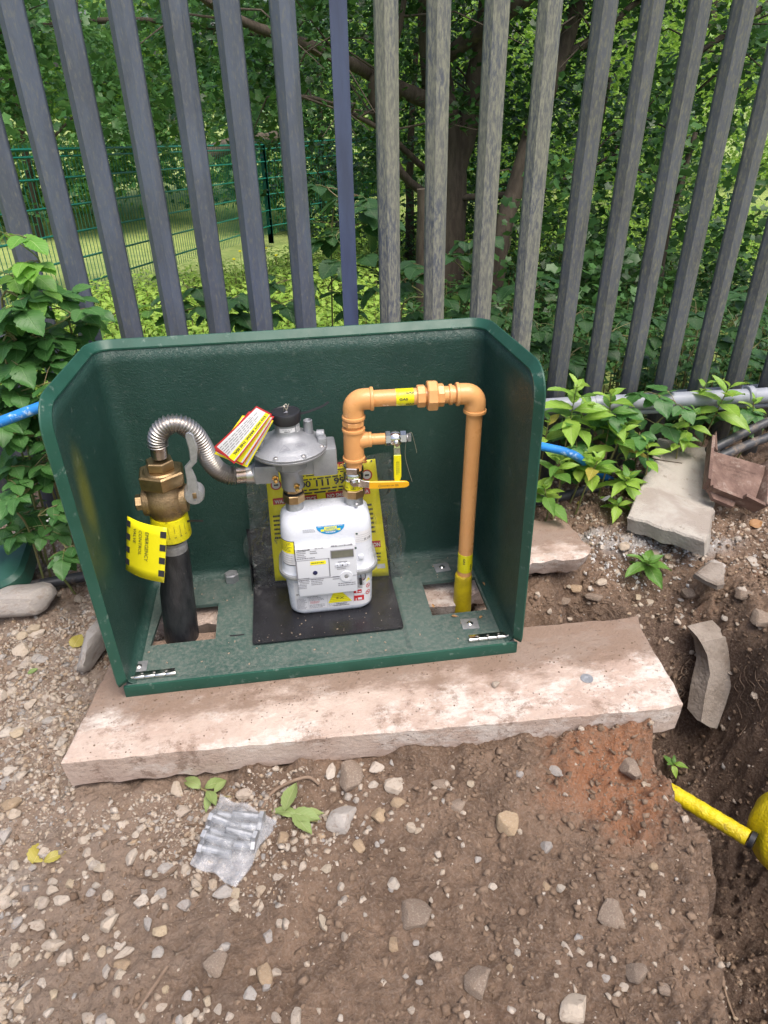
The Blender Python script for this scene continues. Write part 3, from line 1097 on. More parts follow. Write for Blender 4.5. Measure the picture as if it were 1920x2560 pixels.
pm = [pale_mesh(1), pale_mesh(-1), pale_mesh(1, True)]
pmats = {}
for i, x in enumerate(PX):
    flat = abs(x - 0.697) < 1e-6
    kind = 'pale_plain' if flat else ('pale_lichen' if x in (0.839, 0.995, 1.158, 1.318) else 'pale_moss' if x > 1.3 else 'pale')
    src = pm[2 if flat else i % 2]
    key = (src.name, kind)
    if key not in pmats:
        me = src.copy()
        me.name = 'pale'
        me.materials.append(MT[kind])
        pmats[key] = me
    o = bpy.data.objects.new('pale', pmats[key])
    COL.objects.link(o)
    o.parent = fence
    o.location = (x - 0.9, -0.014, 0.0)
    o.location.x += -0.018 * 0.9 * max(0, min(1, (x - 0.9) / 0.9))
    o.rotation_euler = (0, 0.018 * max(0, min(1, (x - 0.9) / 0.9)) + rnd.uniform(-0.004, 0.004), rnd.uniform(-0.18, 0.18) if not flat else 0.0)
    s = o.modifiers.new('thickness', 'SOLIDIFY')
    s.thickness = 0.003
    s.offset = 0
for z in (0.20, 2.15):
    mb = MB()
    mb.box((0.95, FY + 0.024, z), (3.3, 0.006, 0.05))
    mb.box((0.95, FY + 0.045, z + 0.022), (3.3, 0.04, 0.006))
    mb.build('rail', 'pale', fence)

# ------------------------------------------------------------------ pipes by the fence
pth = catmull([(1.02, 0.985, 0.262), (1.465, 0.985, 0.262), (1.9, 0.985, 0.250), (2.32, 0.985, 0.240), (2.9, 0.985, 0.235)], 6)
t = thing('grey_conduit', 'grey plastic conduit fixed along the foot of the fence', 'conduit', (1.9, 0.985, 0.21))
MB().sweep(pth, 0.030, 20).build('pipe', 'pipe_grey', t)
MB().sweep([Vector((p.x, p.y + 0.008, p.z - 0.043)) for p in pth], 0.012, 10).build('batten', 'pipe_grey', t)
for x in (1.60, 2.22):
    z = 0.262 - 0.012 * (x - 1.2)
    MB().lathe((x - 0.012, 0.985, z), (1, 0, 0), [(0.0312, 0), (0.0335, 0.002), (0.0335, 0.022), (0.0312, 0.024)], 20).build('clip', 'pipe_grey', t)
bl0, bl1, bl2, bl3 = GY(0, 1055, 0.515), GY(110, 1014, 0.515), GY(1350, 1115, 0.70), GY(1432, 1136, 0.72)
pth = catmull([bl0 + (bl0 - bl1) * 3, bl0 + (bl0 - bl1), bl0, bl1, (0.0, 0.53, bl1.z + 0.05), (0.5, 0.56, bl1.z - 0.02), (1.0, 0.62, bl2.z + 0.12), bl2, bl3, GY(1480, 1172, 0.86), GY(1540, 1205, 0.96), GY(1640, 1225, 1.0), GY(1700, 1262, 1.0)], 8)
tag(MB().sweep(pth, 0.0145, 16).build('water_pipe', 'pipe_blue', None, loc=(0.4, 0.62, -0.1)), 'blue plastic water pipe running behind the green housing', 'pipe')
a, b = GZ(-60, 1490, -0.075), GZ(214, 1441, -0.075)
pth = catmull([a, b, b.lerp(Vector((0.5, 0.75, -0.08)), 0.5), (0.5, 0.80, -0.08), (1.0, 0.82, -0.07), GZ(1376, 1246, -0.05), GZ(1440, 1232, -0.05), GZ(1512, 1214, -0.05), GZ(1600, 1195, -0.06)], 8)
tag(MB().sweep(pth, 0.018, 14).build('black_pipe', 'pipe_black', None, loc=a), 'thin black plastic pipe on the soil passing behind the green housing', 'pipe')
for k, (p, q, lab) in enumerate((((1770, 1128), (1960, 1036), 'upper of two black ducts running up beside the rusty casting'), ((1775, 1152), (1960, 1078), 'lower of two black ducts running up beside the rusty casting'))):
    a, b = GY(p[0], p[1], 0.84 - 0.03 * k), GY(q[0], q[1], 0.90 - 0.03 * k)
    tag(MB().sweep(catmull([a, a.lerp(b, 0.5) + Vector((0, 0, 0.004)), b, b + (b - a) * 0.6], 6), 0.0175, 16).build('black_duct', 'pipe_black', None, loc=a), lab, 'duct')

# ------------------------------------------------------------------ green welded mesh fence far behind
A, B = Vector(CAM + ray(0, 376) * 4.9), Vector(CAM + ray(655, 362) * 9.3)
A0 = A + (A - B) * 0.9
C = Vector(CAM + ray(1330, 318) * 13.5)
D = C + (C - B) * 0.8
mf = thing('mesh_fence', 'green welded mesh fence beyond the palisade at the edge of the lawn', 'fence', (B.x, B.y, B.z - 1.2))
for P, Q in ((A0, B), (B, D)):
    d = Q - P
    L = Vector((d.x, d.y, 0)).length
    for k, h in enumerate((0.0, 0.05, 0.2, 0.4, 0.6, 0.8, 1.0)):
        MB().sweep([P - Vector((0, 0, h)), Q - Vector((0, 0, h))], 0.009 if k else 0.011, 5).build('horizontal_wire', 'mesh_green', mf)
    mb = MB()
    n = int(L / 0.05)
    for i in range(n):
        p = P + d * (i / n)
        mb.add([p + Vector((dx, dy, dz)) for dz in (0.03, -1.1) for dx, dy in ((-0.0034, 0), (0.0017, -0.003), (0.0017, 0.003))], [(0, 1, 4, 3), (1, 2, 5, 4), (2, 0, 3, 5)])
    tag(mb.build('vertical_wires', 'mesh_green', mf, 0), kind='stuff')
    kpost = int(L / 2.6)
    for i in range(kpost + 1):
        p = Q - d * (i / kpost)
        MB().box(p + Vector((0, 0.03, -0.58)), (0.075, 0.05, 1.3), None, 0.004).build('post', 'mesh_green', mf)


# ================================================================== the green housing
def fpx(self, x, y):
    d = Vector(ray(x, y))
    c = Vector(CAM)
    t = (self.o - c).dot(self.n) / d.dot(self.n)
    q = c + d * t - self.o
    return q.dot(self.u), q.dot(self.v)


Frame.px = fpx


class QuadFrame(Frame):
    """a bent sheet spanned between four real corner points: bottom-left, bottom-right, top-right, top-left"""

    def __init__(self, bl, br, tr, tl, w, h, bend=None):
        self.c = [Vector(q) for q in (bl, br, tr, tl)]
        self.w, self.h, self.bend = w, h, bend
        self.n = ((self.c[1] - self.c[0]) + (self.c[2] - self.c[3])).cross((self.c[3] - self.c[0]) + (self.c[2] - self.c[1])).normalized()

    def p(self, x, y, h=0.0):
        a, b = x / self.w, y / self.h
        q = self.c[0].lerp(self.c[1], a) * (1 - b) + self.c[3].lerp(self.c[2], a) * b
        return q + self.n * (h + (self.bend(x, y) if self.bend else 0.0))

    def px(self, X, Y):
        def pr(x, y):
            d = np.array(self.p(x, y)) - CAM
            z = d @ CF
            return np.array([960 + FPX * (d @ CR) / z, 1280 - FPX * (d @ CU) / z])
        q = np.array([self.w / 2, self.h / 2])
        for _ in range(8):
            e = pr(*q) - np.array([X, Y])
            J = np.stack([(pr(q[0] + 1e-4, q[1]) - pr(*q)) / 1e-4, (pr(q[0], q[1] + 1e-4) - pr(*q)) / 1e-4], 1)
            q = q - np.linalg.solve(J, e)
        return float(q[0]), float(q[1])


def bar(mb, path, wdir, w, th):
    """flat bar along a path; w across wdir, th through the third direction"""
    P = [Vector(p) for p in path]
    if isinstance(w, (int, float)):
        w = [w] * len(P)
    rings = []
    for i, p in enumerate(P):
        t = (P[min(i + 1, len(P) - 1)] - P[max(i - 1, 0)]).normalized()
        a = Vector(wdir)
        a = (a - t * a.dot(t)).normalized()
        b = t.cross(a)
        hw, ht = w[i] / 2, th / 2
        c = min(hw, ht) * 0.45
        pts = [(hw - c, ht), (-hw + c, ht), (-hw, ht - c), (-hw, -ht + c), (-hw + c, -ht), (hw - c, -ht), (hw, -ht + c), (hw, ht - c)]
        rings.append([p + a * x + b * y for x, y in pts])
    return mb.loft(rings)


HW, HD = 1.0, 0.435
ZB = 0.006
housing = thing('meter_housing', 'open dark green fibreglass gas meter housing standing on the concrete slab', 'meter housing', (0.5, 0.2, 0.0))


def shell():
    r = 0.045
    ds = [0, 0.002, 0.006, 0.012, 0.02, 0.03, 0.042, 0.056, 0.072, 0.09, 0.11, 0.14, 0.18, 0.22, 0.26, 0.30, 0.34, HD - r]
    cols = []                       # plan x at floor, y, outward normal, distance from the front
    for d in ds:
        cols.append((0.0, d, Vector((-1, 0, 0)), d))
    for k in range(1, 9):
        a = math.radians(90 * k / 8)
        cols.append((r - r * math.cos(a), HD - r + r * math.sin(a), Vector((-math.cos(a), math.sin(a), 0)), 9))
    for k in range(1, 40):
        cols.append((r + (HW - 2 * r) * k / 40, HD, Vector((0, 1, 0)), 9))
    for k in range(0, 9):
        a = math.radians(90 - 90 * k / 8)
        cols.append((HW - r + r * math.cos(a), HD - r + r * math.sin(a), Vector((math.cos(a), math.sin(a), 0)), 9))
    for d in ds[::-1][1:]:
        cols.append((HW, d, Vector((1, 0, 0)), d))
    H = lambda y: 0.750 + 0.024 * (1 - y / HD)
    rc = 0.052
    grid = []
    edge = []
    for x, y, nrm, d in cols:
        top = H(y)
        ne = Vector((0, 0, 1))
        if d < rc:
            k = rc - d
            top = H(y) - rc + math.sqrt(max(0, rc * rc - k * k))
            ne = Vector((0, -k / rc, math.sqrt(max(0, 1 - (k / rc) ** 2))))
        col = []
        fr = 0.03
        for k in range(5):          # fillet into the floor
            a = math.radians(90 * k / 4)
            col.append((fr - fr * math.sin(a), 0.030 + fr - fr * math.cos(a)))
        zs = [0.06 + (top - 0.06) * j / 18 for j in range(1, 19)]
        col += [(0.0, z) for z in zs]
        pts = []
        for ins, z in col:
            taper = (-0.005 if nrm.x < 0 else 0.007) * z / 0.74 * (abs(nrm.x))
            bow = 0.003 * math.sin(5.1 * x + 3 * z) * abs(nrm.y)
            pts.append(Vector((x, y, z)) - nrm * (ins + taper) + Vector((0, bow, 0)))
        grid.append(pts)
        edge.append((pts[-1], ne, nrm))
    lo = [(p, Vector((0, -1, 0)), Vector((-1, 0, 0))) for p in grid[0][:-1]]
    hi = [(p, Vector((0, -1, 0)), Vector((1, 0, 0))) for p in grid[-1][:-1]]
    edge = lo[3:] + edge + hi[::-1][:-3]
    return grid, edge


grid_, edge_ = shell()
MB().grid(grid_).build('moulded_shell', 'green', housing, 50, solid=0.004)
mb = MB()
PR = [(-0.001, -0.006), (-0.0055, -0.001), (-0.0055, 0.003), (0.010, 0.021), (0.0125, 0.0215), (0.0145, 0.019), (0.0150, 0.0), (0.0150, -0.012)]
rows = []
for b_, a_ in PR:
    rows.append([e + nrm * b_ + ne * a_ for e, ne, nrm in edge_])
mb.grid(rows)
mb.build('rim', 'green_lip', housing, 28, solid=0.003)

# floor tray with the two pipe openings
fx = [0.0, 0.02, 0.040, 0.10, 0.15, 0.211, 0.26, 0.293, 0.305, 0.36, 0.5, 0.66, 0.715, 0.727, 0.76, 0.806, 0.86, 0.92, 0.966, 0.985, 1.0]
fy = [0.0, 0.02, 0.06, 0.10, 0.139, 0.19, 0.24, 0.293, 0.33, 0.37, 0.41, 0.435]


def tray_z(x, y):
    side = 1 - sstep(0.293, 0.305, x) + sstep(0.715, 0.727, x)
    return 0.0285 + 0.006 * float(side)


def tray():
    mb = MB()
    nx, ny = len(fx), len(fy)
    hole = lambda i, j: (fy[j] >= 0.139 and fy[j + 1] <= 0.293) and ((fx[i] >= 0.040 and fx[i + 1] <= 0.211) or (fx[i] >= 0.806 and fx[i + 1] <= 0.966))
    vs = [Vector((x + (0.014 * (y - 0.139) / 0.154 if 0.03 < x < 0.05 else 0), y, tray_z(x, y))) for y in fy for x in fx]
    n = len(vs)
    vs += [Vector((v.x, v.y, 0.024)) for v in vs]
    fs = []
    solid = {(i, j): not hole(i, j) for i in range(nx - 1) for j in range(ny - 1)}
    for (i, j), s in solid.items():
        if not s:
            continue
        a, b, c, d = j * nx + i, j * nx + i + 1, (j + 1) * nx + i + 1, (j + 1) * nx + i
        fs.append((a, b, c, d))
        for (p, q), (di, dj) in (((a, b), (0, -1)), ((b, c), (1, 0)), ((c, d), (0, 1)), ((d, a), (-1, 0))):
            if not solid.get((i + di, j + dj), False):
                fs.append((p, p + n, q + n, q))
    return mb.add(vs, fs)


tray().build('floor_tray', 'green_floor', housing, 25)
# front lip
mb = MB()
mb.box((0.5, -0.0045, 0.0175), (1.012, 0.008, 0.035), None, 0.0025)
mb.build('front_lip', 'green_lip', housing)
MB().box((0.5, 0.004, 0.0335), (1.0, 0.016, 0.003), None, 0.001).build('lip_ledge', 'green_floor', housing)
# hinges
for x0, sgn in ((0.004, 1), (0.996, -1)):
    ang = 0.0
    h = MB()
    h.box((x0 + sgn * 0.058, 0.030, 0.0365), (0.108, 0.018, 0.0022), None, 0.0006)
    hg = h.build('hinge', 'chrome', housing)
    q = MB()
    for k in range(4):
        q.lathe((x0 + sgn * (0.014 + 0.026 * k), 0.017, 0.0400), (sgn, 0, 0), [(0.0062, 0), (0.0066, 0.001), (0.0066, 0.023), (0.0062, 0.0245)], 14)
    q.build('knuckle', 'chrome', hg)
    q = MB()
    q.lathe((x0 + sgn * 0.004, 0.017, 0.0400), (sgn, 0, 0), [(0.003, 0), (0.003, 0.112)], 8)
    for k in range(3):
        q.lathe((x0 + sgn * (0.03 + 0.03 * k), 0.031, 0.0375), (0, 0, 1), [(0.0042, 0), (0.0042, 0.001), (0.002, 0.0022)], 10)
    q.build('pin', 'steel', hg)
# fixing plates with screws
for k, (x, y, w, rz) in enumerate(((0.022, 0.060, 0.042, 0.02), (0.900, 0.086, 0.046, -0.05), (0.880, 0.356, 0.046, 0.06))):
    p = MB()
    p.box((x, y, 0.0358), (w, w * 0.92, 0.0028), Matrix.Rotation(rz, 3, 'Z'), 0.0008)
    p = p.build('fixing_plate', 'galv', housing)
    s = MB()
    s.lathe((x, y, 0.037), (0, 0, 1), [(0.0085, 0), (0.0085, 0.0015), (0.0070, 0.0025), (0.005, 0.0042), (0.002, 0.0050)], 16)
    s.build('screw', 'chrome', p)
b = MB()
b.hexnut((0.246, 0.398, 0.034), (0, 0, 1), 0.0215, 0.026, 6, 0.25)
b.lathe((0.246, 0.398, 0.0595), (0, 0, 1), [(0.018, 0), (0.016, 0.0025), (0.004, 0.003)], 18)
b.build('hex_bolt', 'galv', housing)

# ------------------------------------------------------------------ black bracket plate
t = thing('bracket_plate', 'black folded steel plate on the housing floor beneath the white meter', 'plate', (0.515, 0.23, 0.035))
mb = MB()
mb.prism([(p.x, p.y) for p in [Vector(q[:2]) for q in rrect(0.515, 0.229, 0.408, 0.262, 0.008, 0, 4)]], 0.0355, 0.0378)
mb.build('base_plate', 'black_plate', t, 30)
mb = MB()
rows = []
for k in range(7):
    f = k / 6
    rows.append([Vector((x, 0.362 + 0.016 * f, 0.038 + 0.185 * f)) for x in (0.310, 0.41, 0.52, 0.62, 0.716)])
mb.grid(rows).build('upstand', 'black_plate', t, 30, solid=0.0025)
for x in (0.3095, 0.7165):
    mb = MB()
    mb.add([(x, 0.362, 0.038), (x, 0.330, 0.039), (x, 0.345, 0.085), (x, 0.372, 0.155)], [(0, 1, 2, 3)])
    mb.build('gusset', 'black_plate', t, 30, solid=0.002)

# ------------------------------------------------------------------ notice card in its clear bag
tl, tr = GY(664, 1184, 0.388), GY(938, 1147, 0.388)
br_, bl_ = GY(972, 1437, 0.346), GY(688, 1452, 0.348)
cw, chh = (tr - tl).length, (tl - bl_).length
bendf = lambda x, y: 0.005 * (1 - math.cos(x / cw * 6.0)) * (1 - 0.6 * y / chh) + 0.012 * max(0, (x / cw - 0.75)) * 4 * max(0, (1 - y / chh)) * 0.5
cf = QuadFrame(bl_, br_, tr, tl, cw, chh, bendf)
card = thing('warning_card', 'bright yellow gas warning card in a clear bag behind the meter', 'sign', (bl_.x, bl_.y, 0.04))
mb = MB()
cf.rect(mb, 0, 0, cw, chh, 0, 14, 14)
mb.build('card', 'yellow', card, 40, solid=0.0008)
red = MB()
ink = MB()
wht = MB()


def cbox(mb, x0, y0, x1, y1, h):
    a, b = cf.px(x0, y1), cf.px(x1, y1 - (x1 - x0) * 0.115)
    cf.rect(mb, a[0], a[1], b[0], cf.px(x0, y0)[1], h, 6, 1)


def ctext(mb, s, x0, x1, yb, hpx, h=0.0022, bold=True):
    a, b = cf.px(x0, yb), cf.px(x1, yb - (x1 - x0) * 0.13)
    hh = cf.px(x0, yb - hpx)[1] - a[1]
    cf.text(mb, s, a[0], a[1] + (0), hh, b[0] - a[0], h=h, bold=bold)


ctext(red, 'WHEN SMELL GAS', 752, 918, 1178, 10)
ctext(ink, '0800 111 999', 722, 876, 1222, 15)
cbox(red, 683, 1246, 793, 1262, 0.0014)
cbox(red, 815, 1231, 926, 1247, 0.0014)
ctext(wht, 'WARNING NOTICE', 687, 790, 1259, 9, 0.0024)
ctext(wht, 'NO SMOKING AREA', 819, 922, 1244, 9, 0.0024)
cbox(red, 897, 1355, 952, 1371, 0.0014)
ctext(wht, 'CAUTION', 900, 950, 1368, 9, 0.0024)
for (x0, y0, x1, y1, n, sd_) in ((752, 1182, 915, 1194, 2, 1), (752, 1197, 870, 1204, 1, 2), (722, 1226, 925, 1241, 2, 3), (920, 1256, 940, 1335, 7, 5), (688, 1285, 712, 1350, 6, 6), (925, 1380, 955, 1405, 3, 8)):
    a, b = cf.px(x0, y1), cf.px(x1, y1 - (x1 - x0) * 0.115)
    cf.lines(ink, a[0], a[1], b[0], cf.px(x0, y0)[1], n, 0.45, 0.0016, sd_, 0.15)
for px, py in ((917, 1187), (690, 1212)):
    a = cf.px(px, py)
    cf.disc(wht, a[0], a[1], 0.0125, 0.0012)
    cf.ringd(red, a[0], a[1], 0.0115, 0.015, 0.0018)
    cf.rect(ink, a[0] - 0.006, a[1] - 0.003, a[0] + 0.006, a[1] + 0.002, 0.0016)
a = cf.px(955, 1412)
cf.rect(wht, a[0] - 0.014, a[1] - 0.01, a[0] + 0.008, a[1] + 0.004, 0.0014)
a = cf.px(928, 1152)
cf.disc(ink, a[0], a[1], 0.0025, 0.0016)
red.build('red_print', 'red', card, 0)
ink.build('black_print', 'ink', card, 0)
wht.build('white_print', 'paper', card, 0)
bag = MB()
x0, x1 = -0.055, cw + 0.045
rows = []
for j in range(25):
    f = j / 24
    row = []
    for i in range(31):
        g_ = i / 30
        wob = 0.012 * math.sin(7 * f + 2) + 0.010 * math.sin(13 * f)
        xx = x0 + (x1 - x0) * g_ + wob * (1 if g_ < 0.5 else -0.6) * abs(2 * g_ - 1)
        yy = -0.02 + (chh + 0.035) * f
        ht = 0.006 + 0.020 * float(abs(fbm(xx * 1.0, yy * 1.0, 14, 3, 77))) + 0.03 * max(0, 0.35 - f) * math.sin(math.pi * g_)
        row.append(cf.p(xx, yy, ht * math.sin(math.pi * min(1, max(0, g_))) ** 0.4 + 0.003))
    rows.append(row)
bag.grid(rows)
bg_ = thing('clear_bag', 'crumpled clear plastic bag around the yellow warning card', 'bag', (bl_.x + 0.1, bl_.y, 0.04))
bag.build('front_sheet', 'film', bg_, 0)
mb = MB()
mb.grid([[cf.p(x0 + (x1 - x0) * i / 12, -0.02 + (chh + 0.03) * j / 12, -0.004 - 0.006 * math.sin(3 * i + j)) for i in range(13)] for j in range(13)])
mb.build('rear_sheet', 'film', bg_, 0)

# ------------------------------------------------------------------ white gas meter
MCX, MCY = 0.532, 0.254
meter = thing('gas_meter', 'white domestic gas meter with grey display panel and stickers on the black plate', 'gas meter', (MCX, MCY, 0.04))


def mring(w, d, r, z):
    return rrect(MCX, MCY, w, d, r, z, 7)


UP = [(0.150, 0.050, 0.02, 0.3505), (0.196, 0.078, 0.034, 0.3495), (0.218, 0.098, 0.040, 0.345), (0.231, 0.114, 0.039, 0.336), (0.238, 0.125, 0.038, 0.322), (0.241, 0.131, 0.037, 0.302), (0.243, 0.134, 0.037, 0.240), (0.246, 0.136, 0.037, 0.192), (0.254, 0.144, 0.040, 0.1835)]
MB().loft([mring(*u) for u in UP]).build('upper_case', 'white', meter, 50)
LO = [(0.252, 0.142, 0.040, 0.1735), (0.240, 0.132, 0.037, 0.166), (0.235, 0.130, 0.036, 0.12), (0.231, 0.127, 0.035, 0.064), (0.228, 0.124, 0.035, 0.051), (0.218, 0.114, 0.040, 0.0415), (0.19, 0.09, 0.035, 0.0385)]
MB().loft([mring(*u) for u in LO]).build('lower_case', 'white', meter, 50)
MB().loft([mring(0.250, 0.142, 0.047, 0.1725), mring(0.268, 0.160, 0.052, 0.1735), mring(0.270, 0.162, 0.053, 0.176), mring(0.270, 0.162, 0.053, 0.1815), mring(0.268, 0.160, 0.052, 0.184), mring(0.250, 0.142, 0.047, 0.185)]).build('seam_band', 'galv', meter, 40)
for dx in (-0.09, 0.09):
    for dy in (-0.035, 0.035):
        MB().lathe((MCX + dx * 0.8, MCY + dy * 0.8, 0.0379), (0, 0, 1), [(0.010, 0), (0.010, 0.003)], 12).build('foot', 'black', meter)
for x in (0.455, 0.613):
    MB().lathe((x, 0.26, 0.343), (0, 0, 1), [(0.026, 0), (0.0245, 0.003), (0.0235, 0.006), (0.0235, 0.032)], 28).build('spigot', 'galv', meter)
# raised arch and slot on the crown
mb = MB()
mb.lathe((0.533, 0.255, 0.3495), (0, 0, 1), [(0.018, 0), (0.017, 0.0016), (0.013, 0.002)], 24)
o = MB()
o.loft([rrect(0.533, 0.248, 0.032, 0.007, 0.0034, 0.3500, 5), rrect(0.533, 0.248, 0.030, 0.005, 0.0024, 0.3525, 5)])
o.build('crown_mark', 'white', meter)

# display module
MY0 = 0.167
mod = MB()
mod.box((0.5245, (MY0 + 0.192) / 2, 0.2010), (0.159, 0.192 - MY0, 0.154), None, 0.004)
mod = mod.build('display_module', 'module', meter)
df = Frame((0.5245, MY0, 0.187), (1, 0, 0), (0, 0, 1))


def dpx(x, y):
    return df.px(x, y)


def drect(mb, xa, ya, xb, yb, h=0.0006):
    """xa,ya = top-left, xb,yb = bottom-right photo pixels"""
    a, b = dpx(xa, ya), dpx(xb, yb)
    return df.rect(mb, a[0], b[1], b[0], a[1], h)


ik = MB()
gk = MB()
yk = MB()
a = dpx(742, 1377)
df.text(ik, 'Honeywell', a[0], a[1] - 0.002, 0.0052, 0.033, bold=True)
a = dpx(787, 1373)
df.text(ik, 'BK-G10E', a[0], a[1], 0.0042, 0.022)
for x0, y0, x1, y1, n, s_ in ((742, 1380, 766, 1396, 4, 1), (775, 1378, 795, 1386, 2, 2), (742, 1397, 790, 1401, 1, 3), (746, 1447, 775, 1450, 1, 4), (832, 1441, 850, 1450, 2, 6), (750, 1452, 775, 1462, 3, 7), (779, 1449, 812, 1464, 4, 8),
                              (746, 1464, 770, 1474, 3, 9), (846, 1458, 894, 1466, 2, 10), (845, 1404, 870, 1407, 1, 11), (843, 1418, 868, 1425, 2, 12)):
    a, b = dpx(x0, y1), dpx(x1, y1 - (x1 - x0) * 0.105)
    df.lines(gk, a[0], a[1], b[0], dpx(x0, y0 - 1.5)[1], n, 0.42, 0.0007, s_, 0.2)
a = dpx(747, 1455)
df.text(ik, 'C E', a[0], a[1], 0.004, 0.009)
# barcode
R_ = random.Random(5)
a, b = dpx(827, 1367), dpx(881, 1359)
x = a[0]
while x < b[0]:
    w_ = R_.choice((0.0004, 0.0007, 0.0011))
    df.rect(ik, x, a[1] - 0.001, x + w_, a[1] + 0.0052, 0.0007)
    x += w_ + R_.choice((0.0005, 0.0008))
# panel outline
for xa, ya, xb, yb in ((741, 1403.5, 823, 1395), (823, 1395, 824, 1441), (741, 1403.5, 742.5, 1449), (742.5, 1449, 806, 1442.5), (806, 1442.5, 824, 1440.5), (742.5, 1452, 896, 1436)):
    a, b = dpx(xa, ya), dpx(xb, yb)
    df.rect(gk, min(a[0], b[0]), min(a[1], b[1]) - 0.0003, max(a[0], b[0]) + 0.0003, max(a[1], b[1]) + 0.0003, 0.0007)
for xa, ya, xb, yb in ((776, 1404, 815, 1413),):
    a, b = dpx(xa, yb), dpx(xb, yb - 4.1)
    b = (b[0], dpx(xa, ya)[1])
    df.rect(yk, a[0], a[1], b[0], b[1], 0.0006)
    df.lines(ik, a[0] + 0.003, a[1] + 0.003, b[0] - 0.003, b[1] - 0.003, 1, 0.5, 0.0009, 3)
ik.build('black_print', 'ink', mod, 0)
gk.build('grey_print', 'grey_ink', mod, 0)
yk.build('yellow_sticker', 'yellow', mod, 0)
a, b = dpx(829, 1394), dpx(882, 1372)
lc = MB()
lc.box(((a[0] + b[0]) / 2 + 0.5245, MY0 - 0.0012, (a[1] + b[1]) / 2 + 0.187), (b[0] - a[0] + 0.004, 0.0024, b[1] - a[1] + 0.004), None, 0.0008)
lc = lc.build('screen_bezel', 'grey_ink', mod)
q = MB()
df.rect(q, a[0], a[1], b[0], b[1], 0.0028)
q.build('screen', 'lcd', lc, 0)
for px in (843, 856, 869):
    a = dpx(px, 1411.5 - (px - 856) * 0.1)
    p = df.p(a[0], a[1], 0)
    bt = MB()
    bt.lathe(p, (0, -1, 0), [(0.0062, 0), (0.0062, 0.001), (0.0052, 0.0022), (0.002, 0.0026)], 20)
    bt = bt.build('button', 'white', mod)
    q = MB()
    s_ = 0.0024
    if px == 856:
        df.disc(q, a[0], a[1], s_, 0.0029, 12)
    else:
        k = -1 if px == 843 else 1
        df.poly(q, [(a[0] + k * s_, a[1]), (a[0] - k * s_ * 0.7, a[1] + s_ * 0.8), (a[0] - k * s_ * 0.7, a[1] - s_ * 0.8)], 0.0029)
    q.build('symbol', 'ink', bt, 0)
a = dpx(788, 1432)
p = df.p(a[0], a[1])
MB().lathe(p, (0, -1, 0), [(0.0065, 0), (0.0065, 0.0010), (0.0055, 0.0016)], 20).build('sensor_window', 'navy', mod)
a = dpx(866, 1440)
p = df.p(a[0], a[1])
op = MB().lathe(p, (0, -1, 0), [(0.0175, 0), (0.0175, 0.0012), (0.0165, 0.0026), (0.008, 0.0026), (0.006, 0.0012)], 32).build('optical_port', 'module', mod)
MB().lathe(p, (0, -1, 0), [(0.0055, 0.0010), (0.005, 0.0030), (0.002, 0.0034)], 16).build('magnet_disc', 'galv', op)
a = dpx(889, 1369.5)
df_ = MB()
df.rect(df_, a[0] - 0.0026, a[1] - 0.003, a[0] + 0.0026, a[1] + 0.003, 0.0008)
df_.build('green_dot', 'green', mod, 0)
# pulse plug and lead right of the module
MB().box((0.6185, 0.186, 0.2235), (0.014, 0.008, 0.013), None, 0.002).build('socket_cover', 'white', meter)
MB().box((0.6145, 0.182, 0.1325 + 0.012), (0.008, 0.010, 0.018), None, 0.002).build('plug', 'black', meter)
MB().sweep(catmull([(0.616, 0.180, 0.153), (0.615, 0.178, 0.170), (0.620, 0.178, 0.177), (0.626, 0.179, 0.172), (0.627, 0.180, 0.158), (0.622, 0.180, 0.150)], 6), 0.0013, 8).build('lead', 'black', meter)


# stickers on the case: patches that follow the rounded case
def case_point(s, z):
    """s: distance along the front of the case from its middle (negative left); z height. Follows the rounded corners."""
    pr = UP[::-1] if z > 0.19 else LO[::-1]
    zs = [q[3] for q in pr]
    w = float(np.interp(z, zs, [q[0] for q in pr]))
    d = float(np.interp(z, zs, [q[1] for q in pr]))
    r = float(np.interp(z, zs, [q[2] for q in pr]))
    fl = w / 2 - r
    sg = -1 if s < 0 else 1
    a = abs(s)
    if a <= fl:
        return Vector((MCX + s, MCY - d / 2, z)), Vector((0, -1, 0))
    th = min((a - fl) / r, math.pi / 2)
    ex = a - fl - r * th
    n = Vector((sg * math.sin(th), -math.cos(th), 0))
    return Vector((MCX + sg * (fl + r * math.sin(th)), MCY - d / 2 + r - r * math.cos(th) + ex, z)), n


class CaseFrame:
    def p(self, x, y, h=0.0):
        q, n = case_point(x, y)
        return q + n * h

    def rect(self, mb, x0, y0, x1, y1, h=0.0006, nx=None, ny=1):
        nx = nx or max(1, int(abs(x1 - x0) / 0.006))
        return mb.grid([[self.p(x0 + (x1 - x0) * i / nx, y0 + (y1 - y0) * j / ny, h) for i in range(nx + 1)] for j in range(ny + 1)])

    poly = Frame.poly
    disc = Frame.disc
    ringd = Frame.ringd
    text = Frame.text
    lines = Frame.lines


kf = CaseFrame()


class LowerFrame(CaseFrame):
    def p(self, x, y, h=0.0):
        return CaseFrame.p(self, x, y - 0.011, h)


# caution sticker round the left corner
q = MB()
kf.rect(q, -0.134, 0.214, -0.087, 0.290, 0.0007, 14)
ls = q.build('caution_sticker', 'ink', meter, 0)
q = MB()
kf.rect(q, -0.132, 0.252, -0.089, 0.288, 0.0011, 14)
q.build('yellow_panel', 'yellow', ls, 0)
q = MB()
kf.rect(q, -0.132, 0.2165, -0.089, 0.252, 0.0011, 14)
q.build('white_panel', 'paper', ls, 0)
q = MB()
kf.lines(q, -0.129, 0.257, -0.094, 0.286, 7, 0.4, 0.0014, 4)
kf.lines(q, -0.129, 0.220, -0.094, 0.248, 4, 0.12, 0.0014, 9, 0.0)
q.build('black_print', 'ink', ls, 0)
